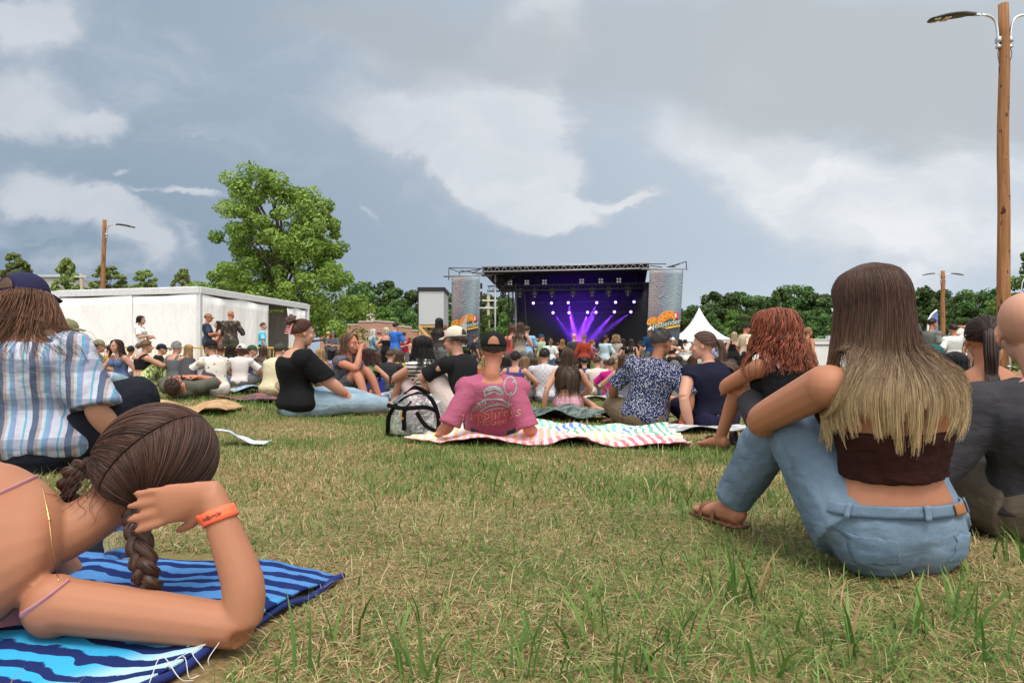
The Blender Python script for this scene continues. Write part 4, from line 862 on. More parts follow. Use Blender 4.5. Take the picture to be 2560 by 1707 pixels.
def torso_rings(J, inf=0, fem=0, bulk=1.0, t0=0.0, t1=1.0):
    p, nk, up, rs, rh = J['pelvis'], J['neck'], J['up'], J['rs'], J['rh']; L = np.linalg.norm(nk-p); sit = p[2] < .5
    w0 = .178 if fem else .165; ww = .122 if fem else .142; sw = J['sw']
    T = [-.16,0,.16,.36,.58,.78,.90,.98,1.05]; A_ = [w0*.72,w0,w0*.93,ww,ww*1.12,sw*.86,sw*.80,sw*.52,.060]; D_ = [.085,.118,.108,.088,.100,.105,.088,.066,.055]
    fr = np.cross(up, rs); bend = [0,0,-.004,-.018,-.03,-.036,-.03,-.012,0] if sit else [0,0,.005,.012,.0,-.012,-.015,-.008,0]
    P = [p+(nk-p)*t+fr*b_*-1*(-1) for t, b_ in zip(T, bend)]; R = [((a*bulk if i < 6 else a*(1+(bulk-1)*.4))+inf, (d*bulk if i < 6 else d*(1+(bulk-1)*.4))+inf) for i, (a, d) in enumerate(zip(A_, D_))]
    Lt = [rh*(1-t)+rs*t for t in np.clip(T, 0, 1)]
    X = np.hstack([A3(P), A3(R), A3(Lt)]); n = 40; Y = crom(X, n); tt = np.interp(np.linspace(0, 1, n), np.linspace(0, 1, 9), T)
    k = (tt >= t0-1e-6) & (tt <= t1+1e-6); return Y[k], tt[k]
def arm_rad(bulk=1.0): return [.054*bulk,.049*bulk,.043*bulk,.038*bulk,.041*bulk,.034*bulk,.025]
def limb(a, b, c): return [a, a*.5+b*.5, a*.12+b*.88, b*.98+(a*.5+c*.5-b)*.06, b*.68+c*.32, b*.3+c*.7, c]
def body_geo(J, fem=0, bulk=1.0, armb=None, slim=0, arms=True, legs=True, feet=True, head=True, ears=True, hscale=1.0):
    G = Geo(); Y, tt = torso_rings(J, -.004, fem, bulk); G.tube(Y[:,:3], Y[:,3:5], Y[:,5:], seg=20)
    B, c = J['hb'], J['head']; nk = J['neck']
    if head: G.tube([nk-J['up']*.06, nk+J['up']*.015, c+B@A3([0,-.02,-.05])], [(.066,.06),(.054,.052),(.050,.052)], lat=J['rs'], seg=14, n=8); add_head(G, J, hscale, ears)
    ab = armb or bulk
    for i in (0,1):
        sg = (-1,1)[i]
        if arms:
            P = limb(J['sh'][i], J['el'][i], J['wr'][i]); sl = A3([1.0]*7) if not slim else A3([.82,.82,.84,.95,1,1,1]) if slim == 1 else A3([.82,.82,.82,.84,.84,.88,.95]); G.ell(J['sh'][i]+J['up']*-.005, A3([.057*ab,.057*ab,.060])*sl[0]); G.tube(P, A3(arm_rad(ab))*sl, lat=(.2,.3,.9), seg=12, n=20)
            h = J['hand'][i]; d = unit(J['wr'][i]-J['el'][i]); d, nr = h if h else (unit(d+A3([0,0,-.15])), unit(A3([-sg*.6,.2,-.7])))
            add_hand(G, J['wr'][i], d, nr, sg, J['curl'])
        if legs:
            P = limb(J['hip'][i]+A3([0,0,-.0]), J['kn'][i], J['an'][i]); G.tube(P, A3([.088,.076,.056,.053,.054,.042,.035])*(.5+.5*bulk), lat=J['rh'], seg=14, n=22)
            if feet:
                sh_ = unit(J['an'][i]-J['kn'][i]); t_ = J['toe'][i]; f = A3(t_) if t_ is not None else unit(A3([sg*.25,1,0])*.4+A3([sh_[0],sh_[1],0])*.6); f = unit(f); dn = A3([0,0,-1.]) if abs(f[2]) < .7 else unit(A3([0,1,0]))
                a = J['an'][i]; G.tube([a-f*.055+dn*.03, a+dn*.022, a+f*.09+dn*.038, a+f*.145+dn*.048, a+f*.19+dn*.052], [(.03,.034),(.035,.042),(.040,.028),(.044,.019),(.03,.013)], lat=np.cross(f, dn), seg=12, n=10)
    for i in (-1,1): G.ell(J['pelvis']+J['rh']*i*.062+A3([0,-.028,0]), A3([.103,.09,.095])*bulk)
    fr = unit(np.cross(J['up'], J['rs'])); c0 = J['pelvis']+(J['neck']-J['pelvis'])*.70
    for i in (-1,1):
        if fem: G.ell(c0+J['rs']*i*.075+fr*.085, (.062,.058,.062))
        G.ell(J['neck']-J['up']*.135+J['rs']*i*.078-fr*.078*bulk, (.042,.026,.062), np.stack([J['rs'], fr, J['up']], 1)@rotz(i*.25))
    return G
def sleeve(G, J, i, frac, inf, bulk=1.0, flare=.012):
    P = crom(limb(J['sh'][i]+ (J['neck']-J['sh'][i])*.25, J['el'][i], J['wr'][i]), 30); R = np.interp(np.linspace(0,1,30), np.linspace(0,1,7), arm_rad(bulk))+inf
    k = max(4, int(30*frac)); R = R[:k].copy(); R[-3:] += flare*A3([.5,.8,1.]); G.tube(P[:k], R, lat=(.2,.3,.9), seg=14, dome=.05)
def garment_top(J, kind, fem, bulk, inf=.013, hem=-.06, t1=None, slv=None):
    G = Geo(); t0 = hem
    t1 = t1 or {'tee':.985,'long':.985,'tank':.80,'tube':.72,'crop':.80,'strap':.74,'cropone':.80,'wide':.90,'sleeveless':.97,'dress':.8}[kind]
    if kind in ('crop','tube','cropone') and hem == -.06: t0 = .42
    Y, tt = torso_rings(J, inf, fem, bulk, t0, t1); R = Y[:,3:5].copy()
    if kind in ('tee','long','wide') : R *= (1+.06*np.clip((.45-tt)/.4, 0, 1))[:,None]
    G.tube(Y[:,:3], R, Y[:,5:], seg=22, dome=.03)
    if fem:
        fr = unit(np.cross(J['up'], J['rs'])); c0 = J['pelvis']+(J['neck']-J['pelvis'])*.70
        for i in (-1,1): G.ell(c0+J['rs']*i*.075+fr*.088, A3([.062,.058,.062])+inf)
    if kind in ('tee','wide','long','sleeveless'):
        for i in (0,1):
            sg = (-1,1)[i]; G.ell(J['sh'][i], np.full(3, .057*bulk+inf+.004)); a = J['neck']+J['rs']*sg*.055*(2.0 if kind == 'wide' else 1)-J['up']*.03; G.tube([a, a*.5+J['sh'][i]*.5+J['up']*.008, J['sh'][i]], [(.040+inf*.5,.060+inf),(.042+inf*.5,.058+inf),(.050*bulk+inf,.052*bulk+inf)], lat=J['up'], seg=12, n=8)
    if kind in ('tee','wide','long') and hem < 0 and J['pelvis'][2] < .5 and abs(J['up'][2]) > .5:
        for i in (-1,1): G.ell(J['pelvis']+J['rh']*i*.062+A3([0,-.026,.03]), A3([.104,.088,.088])*bulk+inf+.004)
    if kind == 'tee' or kind == 'wide':
        for i in (0,1): sleeve(G, J, i, slv or (.36 if kind == 'tee' else .46), inf+.008+(.02 if kind == 'wide' else 0), bulk)
    if kind == 'long':
        for i in (0,1): sleeve(G, J, i, .97, inf+.007, bulk, .004)
    if kind == 'sleeveless':
        for i in (0,1): sleeve(G, J, i, .16, inf+.006, bulk, .006)
    up, rs = J['up'], J['rs']; fr = unit(np.cross(up, rs)); L = np.linalg.norm(J['neck']-J['pelvis']); at = lambda t: J['pelvis']+(J['neck']-J['pelvis'])*t
    if kind in ('tank','crop','dress'):
        for i in (-1,1): G.tube([at(.74)-fr*(.10*bulk+inf)+rs*i*.10, at(.90)-fr*(.085+inf)+rs*i*.105, at(.985)-fr*.01+rs*i*.10+up*inf, at(.9)+fr*(.085+inf)+rs*i*.095, at(.72)+fr*(.10+inf)+rs*i*.09], [(.03,.008)]*5, lat=rs, seg=8, n=18)
    if kind == 'cropone': G.tube([at(.74)-fr*(.1+inf)+rs*.10, at(.9)-fr*(.085+inf)+rs*.11, at(.985)+rs*.11+up*inf, at(.8)+fr*(.1+inf)+rs*.08], [(.06,.008)]*4, lat=rs, seg=8, n=16)
    if kind == 'strap':
        for i in (-1,1): G.tube([at(.70)-fr*(.1+inf)+rs*i*.09, at(.9)-fr*(.085+inf)+rs*i*.1, at(.985)+rs*i*.1+up*inf, at(.8)+fr*(.1+inf)+rs*i*.08], [(.012,.006)]*4, lat=rs, seg=8, n=16)
    return G
def garment_bottom(J, kind, fem, bulk, inf=.014, wt=.22):
    G = Geo(); Y, tt = torso_rings(J, inf-.006, fem, bulk, -.2, wt); G.tube(Y[:,:3], Y[:,3:5], Y[:,5:], seg=22, dome=.2)
    for i in (-1,1): G.ell(J['pelvis']+J['rh']*i*.062+A3([0,-.030,0]), A3([.105,.09,.098])*bulk+inf)
    fr = {'jeans':.985,'trousers':.96,'leggings':.95,'shorts':.40,'minis':.30,'skirt':.5}[kind]; ex = {'jeans':.018,'trousers':.02,'leggings':.003,'shorts':.022,'minis':.012,'skirt':.02}[kind]
    for i in (0,1):
        P = crom(limb(J['hip'][i], J['kn'][i], J['an'][i]), 36); R = np.interp(np.linspace(0,1,36), np.linspace(0,1,7), A3([.088,.076,.056,.053,.054,.042,.035]))*(.5+.5*bulk)+inf+ex
        if kind in ('jeans','trousers'): R = np.maximum(R, .062*(.6+.4*bulk)); 
        k = int(36*fr); G.tube(P[:k], R[:k], lat=J['rh'], seg=16, dome=.03)
    if kind == 'skirt':
        a = (J['hip'][0]+J['hip'][1])/2; b = (J['kn'][0]+J['kn'][1])/2; w_ = np.linalg.norm(J['kn'][0]-J['kn'][1])/2+.07; G.tube([a, a*.4+b*.6, b], [(.15,.11),(w_*.9,.1),(w_,.075)], lat=J['rh'], seg=18, n=10)
    return G
# ---------------------------------------------------------------- hair and hats
CC, CR = A3([0,-.012,.03]), A3([.076,.097,.088])
def strands(paths, r, taper=.35, r0=None, rs=None):
    n, m, _ = paths.shape; T = np.gradient(paths, axis=1); T /= np.linalg.norm(T, axis=2)[...,None]+1e-9
    q = rng.normal(0, 1, (n,1,3)); A_ = np.cross(T, q); A_ /= np.linalg.norm(A_, axis=2)[...,None]+1e-9; B_ = np.cross(T, A_)
    prof = np.interp(np.linspace(0,1,m), [0,.08,.6,1], [.5,1,.9,taper])[None,:,None]*r*rng.uniform(.6,1.4,(n,1,1)); V = np.zeros((n,m,3,3))
    for k in range(3): V[:,:,k] = paths+prof*(math.cos(k*2.094)*A_+math.sin(k*2.094)*B_)
    idx = np.arange(n*m*3).reshape(n,m,3); F_ = []
    for k in range(3): F_.append(np.stack([idx[:,:-1,k], idx[:,:-1,(k+1)%3], idx[:,1:,(k+1)%3], idx[:,1:,k]], -1).reshape(-1,4))
    rd = rng.uniform(0,1,n) if rs is None else rs
    return V.reshape(-1,3), np.vstack(F_), np.repeat(rd, m*3)
def theta_end(phi): 
    a = np.abs((phi+np.pi)%(2*np.pi)-np.pi); return np.radians(np.interp(np.degrees(a), [0,35,60,85,110,180], [52,60,74,100,112,126]))
def on_skull(th, ph, thick, B, c, s=1.0):
    d = np.stack([np.sin(th)*np.sin(ph), np.sin(th)*np.cos(ph), np.cos(th)], -1); return c+((CC+d*(CR+np.asarray(thick)[...,None]))*s)@B.T
def push(P, J, extra, fem, bulk):
    Y, tt = torso_rings(J, extra, fem, bulk); ax = J['neck']-J['pelvis']; L = np.linalg.norm(ax); up = ax/L; rs = J['rs']; fr = np.cross(up, rs)
    q = P-J['pelvis']; t = (q@up)/L; k = np.clip(np.searchsorted(tt, t), 0, len(tt)-1); d = P-Y[k][...,:3]; a = d@rs; b = d@fr; A_ = Y[k][...,3]; D = Y[k][...,4]
    e = np.sqrt((a/A_)**2+(b/D)**2)+1e-6; ins = (e < 1) & (t > -.2) & (t < 1.0); sc = np.where(ins, 1/e-1, 0)
    P = P+(a*sc)[...,None]*rs+(b*sc)[...,None]*fr
    for i in (0,1):
        for cc, r in ((J['sh'][i], .062*bulk+extra), (J['sh'][i]*.5+J['neck']*.5-up*.01, .058+extra)):
            v = P-cc; n = np.linalg.norm(v, axis=-1); P = np.where((n < r)[...,None], cc+v/(n[...,None]+1e-9)*r, P)
    return P
def down_paths(J, phi, L, thick, m, minphi, wave, wfreq, flare, fem, bulk, s, back=0, hat=False, clump=0, tight=False):
    """hair combed from a centre parting and hanging: phi (n,), L (n,) -> (n,m,3)"""
    n = len(phi); B, c = J['hb'], J['head']; ph = (phi+np.pi)%(2*np.pi)-np.pi; sg = np.where(ph >= 0, 1, -1); tgt = sg*np.maximum(np.abs(ph), minphi)
    arc = .17; u = np.linspace(0, 1, m)[None]; S = u*(arc+L[:,None]); ta = np.clip(S/arc, 0, 1); te = np.radians(np.interp(np.degrees(np.abs(tgt)), [60,90,180], [100,104,108]))[:,None]
    th = .05+(te-.05)*ta; k = ta*ta*(3-2*ta); pp = ph[:,None]*(1-k)+tgt[:,None]*k
    th2 = thick*np.clip(ta*2.2, .55, 1) if not hat else thick*sst(1.5, 1.75, th); P = on_skull(th, pp, np.broadcast_to(th2, th.shape), B, c, s)
    hang = np.clip(S-arc, 0, None); out = np.stack([np.sin(tgt), np.cos(tgt), 0*tgt], -1)@B.T; out[:,2] = 0
    P = P+hang[...,None]*A3([0,0,-1.])+out[:,None]*(flare*hang/(hang.max()+.05))[...,None]+A3([0,-back,0])*np.clip(hang/.25,0,1)[...,None]
    P = push(P, J, (.026 if not tight else .018)+float(np.mean(thick))*.25, fem, bulk)
    if clump: k = rng.integers(0, max(1, n//clump), n); q = np.argsort(phi)[(np.argsort(np.argsort(phi))//clump)*clump]; uu = np.linspace(0,1,m)[None,:,None]; kk = .9*sst(.30, .95, uu)*rng.uniform(.3,1,(n,1,1)); P = P*(1-kk)+(P[q]+rng.normal(0,.0035,(n,1,3)))*kk
    ph_ = rng.uniform(0, 6.28, (n,1)); w_ = wave*np.clip((S-.05)/.15, 0, 1); fr_ = wfreq*rng.uniform(.8, 1.25, (n,1))
    off = np.stack([np.sin(S*fr_+ph_), np.cos(S*fr_*.9+ph_*1.3), .35*np.sin(S*fr_*1.1+ph_*.7)], -1)
    return P+off*w_[...,None]
def grid_faces(n, m, close=False):
    i, j = np.meshgrid(np.arange(n if close else n-1), np.arange(m-1), indexing='ij'); i = i.ravel(); j = j.ravel(); k = (i+1)%n
    return np.stack([i*m+j, k*m+j, k*m+j+1, i*m+j+1], 1)
class Multi:
    def __init__(s): s.V, s.F, s.R, s.n = [], [], [], 0
    def add(s, V, F_, r=None):
        V = np.asarray(V).reshape(-1,3); s.V.append(V); s.F.append(np.asarray(F_)+s.n); s.R.append(np.full(len(V), .3) if r is None else r); s.n += len(V)
    def obj(s, name, mat, par): return mesh_obj(name, np.vstack(s.V), np.vstack(s.F), mat, par, attrs={'rnd': np.concatenate(s.R)})
def make_hair(par, J, style, col, ns, fem=0, bulk=1.0, hat=False, L=None, s=1.0, tip=None, z01=(0,1), sr=.0022, shellf=1.0, fl=None, wv=None, clump=0):
    M_ = Multi(); B, c = J['hb'], J['head']; mat = hairmat(col, tip, *z01)
    if style == 'bald': return None
    if style in ('short','crop','messy'):
        th_ = {'short':.012,'crop':.004,'messy':.022}[style]; n, m = 40, 14; ph = np.linspace(0, 2*np.pi, n, endpoint=False); t0 = .5 if hat else .03
        te = theta_end(ph)[:,None]*(1 if style != 'crop' else .97); th = t0+(te-t0)*np.linspace(0,1,m)[None]; k = th_*np.clip(1.15-np.linspace(0,1,m)[None]**3, .1, 1)*(1+.35*np.sin(ph[:,None]*5+th*6))
        if hat: k = np.minimum(k, .002+.03*np.clip(th-1.45,0,.5))
        M_.add(on_skull(th, np.repeat(ph[:,None], m, 1), k, B, c, s), grid_faces(n, m, True))
        if ns:
            p = rng.uniform(0, 2*np.pi, ns); a = rng.uniform(t0, 1, ns)*theta_end(p)*.93
            if hat: ok = a > 1.5; p, a = p[ok], a[ok]; ns = len(p)
            u = np.linspace(0,1,5)[None]; ln = .22 if style == 'short' else .36 if style == 'messy' else .08
            M_.add(*strands(on_skull(a[:,None]+ln*u, p[:,None]+rng.normal(0,.25,ns)[:,None]*u, th_*.7+(.006+.012*rng.uniform(0,1,ns)[:,None])*u*(1.6 if style == 'messy' else .8), B, c, s), sr*1.1))
        return M_.obj('hair', mat, par)
    FL = fl
    if style in ('long','curly','bob','wavy'):
        L0 = L or {'long':.36,'curly':.27,'bob':.08,'wavy':.34}[style]; thick = {'long':.014,'curly':.046,'bob':.018,'wavy':.022}[style]; wave = {'long':.005,'curly':.016,'bob':.003,'wavy':.013}[style]; wf = {'long':10,'curly':55,'bob':8,'wavy':26}[style]; fl = {'long':.03,'curly':.09,'bob':.02,'wavy':.06}[style]; fl = FL or fl; wave = wv or wave
        mp = 1.25; n, m = 44, 24; ph = np.linspace(.02, 2*np.pi-.02, n); sh_l = L0*shellf*(.80+.10*np.sin(ph*7)+.08*np.sin(ph*17))
        P = down_paths(J, ph, sh_l, thick*(.8 if not clump else .25), m, mp, 0, 1, fl*.8, fem, bulk, s, hat=hat, tight=bool(clump) and not hat); P = P+(.25*wave)*np.sin(np.arange(n)*2.1)[:,None,None]*np.linspace(0,1,m)[None,:,None]*B[:,0]
        M_.add(P, grid_faces(n, m))
        if ns:
            p = rng.uniform(.02, 2*np.pi-.02, ns); P = down_paths(J, p, (L0*rng.uniform(.72, 1.12, ns) if not clump else L0*(rng.uniform(.62, 1.16, ns//clump+1)[np.argsort(np.argsort(p))//clump])*rng.uniform(.82, 1.05, ns)), thick*rng.uniform(.85, 1.3, (ns,1)), 22, mp, wave, wf, fl, fem, bulk, s, hat=hat, clump=clump, tight=bool(clump) and not hat)
            M_.add(*strands(P, sr*(1.5 if style == 'curly' else 1)))
        return M_.obj('hair', mat, par)
    # pulled back: ponytail, bun, braid
    tie_th, lift = {'ponytail':(1.45,.03),'bun':(1.75,.02),'topbun':(.9,.02),'low':(1.9,.02)}[style]; td = A3([0,-math.sin(tie_th),math.cos(tie_th)])
    def pulled(ph, m, thick):
        te = theta_end(ph)*.97; d0 = np.stack([np.sin(te)*np.sin(ph), np.sin(te)*np.cos(ph), np.cos(te)], -1); om = np.arccos(np.clip(d0@td, -1, 1))[:,None,None]; u = np.linspace(0,1,m)[None,:,None]
        d = (np.sin((1-u)*om)*d0[:,None]+np.sin(u*om)*td)/(np.sin(om)+1e-6); tk = (thick*(.35+.65*np.clip(np.linspace(0,1,m)*3,0,1)))[None,:,None] if np.ndim(thick) == 0 else thick[:,:,None]
        return c+((CC+d*(CR+tk))*s)@B.T
    n, m = 48, 14; ph = np.linspace(0, 2*np.pi, n, endpoint=False); M_.add(pulled(ph, m, .010), grid_faces(n, m, True))
    if ns: p = rng.uniform(0, 2*np.pi, ns); M_.add(*strands(pulled(p, 12, .011+rng.uniform(0,.005,(ns,1))*np.ones((1,12))), sr))
    T = c+((CC+td*(CR+.016))*s)@B.T
    if style in ('bun','topbun'):
        G = Geo(); G.ell(c+((CC+td*(CR+.04))*s)@B.T, A3([.045,.034,.042])*s*(1 if style == 'bun' else 1.15), B, nu=16, nv=10)
        for k in range(5):
            a = np.linspace(0, 6.28, 14); rr = .028+.006*k; ax = unit(rng.normal(0,1,3)*.5+A3([0,-1,.3])); u_ = unit(np.cross(ax, (1,.2,.1))); v_ = np.cross(ax, u_); G.tube(c+((CC+td*(CR+.045)+np.outer(np.cos(a), u_)*rr+np.outer(np.sin(a), v_)*rr)*s)@B.T, .011*s, seg=7)
        V = np.vstack(G.V); 
        for f in G.F:
            pass
        F4 = A3([f if len(f) == 4 else (*f, f[2]) for f in G.F]); q = [f for f in G.F if len(f) == 4]; M_.add(V, A3(q), np.clip(.4+.3*np.sin(np.arange(len(V))*.07), 0, 1))
    else:
        L0 = L or .30; k = max(ns//2, 60); a = rng.uniform(0, 6.28, k); r = np.sqrt(rng.uniform(0,1,k)); u = np.linspace(0,1,20); w_ = np.interp(u, [0,.12,.5,1], [.014,.022,.034,.016])[None]
        out = B@td; out[2] = 0; base = T+unit(out)[None]*(np.interp(u,[0,.2,.45,1],[0,.035,.05,.045]))[:,None]+A3([0,0,-1.])*(np.interp(u,[0,.12,1],[0,.01,L0]))[:,None]
        ln = rng.uniform(.8,1.1,k)[:,None,None]; P = T+(base-T)[None]*ln+((np.cos(a)*r)[:,None]*w_)[...,None]*B[:,0]+((np.sin(a)*r)[:,None]*w_)[...,None]*unit(out); P = push(P, J, .030, fem, bulk)
        P = P+.004*np.sin(u[None,:,None]*9+a[:,None,None]); M_.add(*strands(P, sr*1.8)); G = Geo(); G.tube(base[:18], np.interp(u[:18],[0,.12,.5,1],[.012,.02,.028,.01]), seg=10); q = [f for f in G.F if len(f) == 4]; M_.add(push(np.vstack(G.V), J, .028, fem, bulk), A3(q))
    return M_.obj('hair', mat, par)
def make_cap(par, J, col, back=False, s=1.0, brimc=None, hole=None, kind='cap', mesh=None):
    B = J['hb']@(rotz(math.pi) if back else np.eye(3)); c = J['head']; R = A3([.089,.109,.096]); c0 = A3([0,-.012*(-1 if back else 1),.040]); mat = cloth(col)
    X = lambda th, ph, k=1.0: c+((c0+np.stack([np.sin(th)*np.sin(ph), np.sin(th)*np.cos(ph), np.cos(th)], -1)*R*k)*s)@B.T
    n, m = 36, 14; ph = np.linspace(0, 2*np.pi, n, endpoint=False); th = np.repeat(np.linspace(.03, 1.66, m)[None], n, 0); P = X(th, np.repeat(ph[:,None], m, 1), (1+.008*np.cos(6*ph[:,None])+.04*np.clip(th-.2,0,.6)*(1-th/1.7))[...,None])
    o = mesh_obj('cap', P.reshape(-1,3), grid_faces(n, m, True), mat, par); md = o.modifiers.new('thick','SOLIDIFY'); md.thickness = .004; md.offset = -1
    n = 17; a = np.radians(np.linspace(-62, 62, n)); e = X(np.full(n, 1.60), a, 1.0); fw = B[:,1]; up = B[:,2]; rows = []
    for k in range(7): u = k/6; rows.append(e+fw*(.074*u*np.clip(np.cos(a*1.15), .0, 1)**.6)[:,None]*s-up*(.016*u*u+.012*(np.sin(a)**2)*u)[:,None]*s)
    P = np.stack(rows, 1); b_ = mesh_obj('brim', P.reshape(-1,3), grid_faces(n, 7), cloth(brimc) if brimc else mat, o); md = b_.modifiers.new('thick','SOLIDIFY'); md.thickness = .005
    G = Geo(); G.ell(X(A3(0.0), A3(0.0), 1.02), A3([.008,.008,.005])*s, B, nu=10, nv=6); G.obj('button', mat, o)
    if kind == 'bucket': pass
    if hole is not None:
        n, m = 15, 7; a = np.linspace(-1, 1, n); top = 1.52-.62*np.sqrt(np.clip(1-a*a, 0, 1)); th = top[:,None]+(1.52-top[:,None])*np.linspace(0,1,m)[None]; P = X(th, np.pi+np.repeat((a*.46)[:,None], m, 1), 1.03)
        mesh_obj('cap_opening', P.reshape(-1,3), grid_faces(n, m), hole, o)
        G = Geo(); aa = np.linspace(-.5,.5,18); G.tube(X(1.52-.65*np.sqrt(np.clip(1-(aa/.5)**2,0,1)), np.pi+aa, 1.035), .004*s, seg=6); G.obj('opening_binding', mat, o)
    return o
# ---------------------------------------------------------------- one person
COUNT = {}
def person(label, px, top, d, pose_, yaw, skin=0, up=None, low=None, hair=None, hat=None, fem=0, bulk=1.0, J=None, lean=0, turn=0, side=0, face=None, group='people in the audience', sc=None, base=None, extra=None, vox=None, hairL=None, ns=None, legs=True, disp=None, hs=1.0, hkw={}, tkw={}, bkw={}, hole=None, armb=None, ldisp=0):
    J = J or pose(pose_, lean, turn, fem, side)
    x = (px-1280)/F*d; gz_ = float(ground(x, d)); zt = H-(top-YH)/F*d-gz_; nom = J['head'][2]+(.135 if hat else .128); s = float(np.clip(zt/nom, .8, 1.18)) if sc is None else sc
    yw = math.radians(yaw); R = rotz(-yw); off = R@(J['head']*s); 
    if base is not None: x, d = base; off = A3([0.,0,0]); gz_ = float(ground(x, d))
    o = empty('person', (x-off[0], d-off[1]*.0, gz_), -yw, label, 'person', group); o.scale = (s,s,s)
    v = vox or (.0065 if d < 3 else .008 if d < 7.5 else .0095 if d < 12 else .0115); it = 5 if d < 8 else 3
    body_geo(J, fem, bulk, armb, slim={'tee':1,'wide':1,'long':2}.get(up[0], 0) if up else 0, hscale=hs).obj('body', skinmat(skin), o, vox=v, it=it)
    if low: garment_bottom(J, low[0], fem, bulk, **bkw).obj({'minis':'shorts'}.get(low[0], low[0]), cloth(*low[1:]), o, vox=v, it=it+2, disp=disp if ldisp == 0 else ldisp)
    if up: garment_top(J, up[0], fem, bulk, **{**dict(hem=(-.10 if up[0] in ('tee','long','wide') else -.06)), **tkw}).obj({'tee':'t_shirt','long':'shirt','wide':'blouse','tank':'tank_top','tube':'tube_top','crop':'crop_top','cropone':'crop_top','strap':'strap_top','sleeveless':'top','dress':'dress'}[up[0]], cloth(*up[1:]), o, vox=v, it=it+2, disp=disp)
    hc = hair[1] if hair else (.05,.03,.02)
    n_ = ns if ns is not None else (500 if d < 7.5 else 260 if d < 12 else 110)
    if hair: make_hair(o, J, hair[0], hair[1], n_, fem, bulk, bool(hat), hairL, hs, **{**dict(sr=.0022 if d < 7.5 else .003 if d < 12 else .005), **hkw})
    if hat: make_cap(o, J, hat[0], hat[1] if len(hat) > 1 else False, hs, hat[2] if len(hat) > 2 else None, (hole or hairmat(hc)) if (len(hat) > 1 and hat[1]) or (len(hat) > 3) else None)
    fy = (yaw+turn)%360
    if face if face is not None else (60 < fy < 300): face_parts(o, J, hc, hs)
    if extra: extra(o, J)
    return o
def band(par, J, i, col, name='wristband', t=.93, w_=.009, r=.045):
    a, b = J['el'][i], J['wr'][i]; p = a+(b-a)*t; d = unit(b-a); G = Geo(); G.tube([p-d*w_, p-d*w_*.3, p+d*w_*.3, p+d*w_], [r]*4, seg=26, dome=0, cap=False); o = G.obj(name, flat('band_'+name, col, .5), par); m = o.modifiers.new('wrap', 'SHRINKWRAP'); m.target = next(c for c in par.children if c.name.split('.')[0] == 'body'); m.offset = .003; m = o.modifiers.new('thick', 'SOLIDIFY'); m.thickness = .002; m.offset = 1; return o
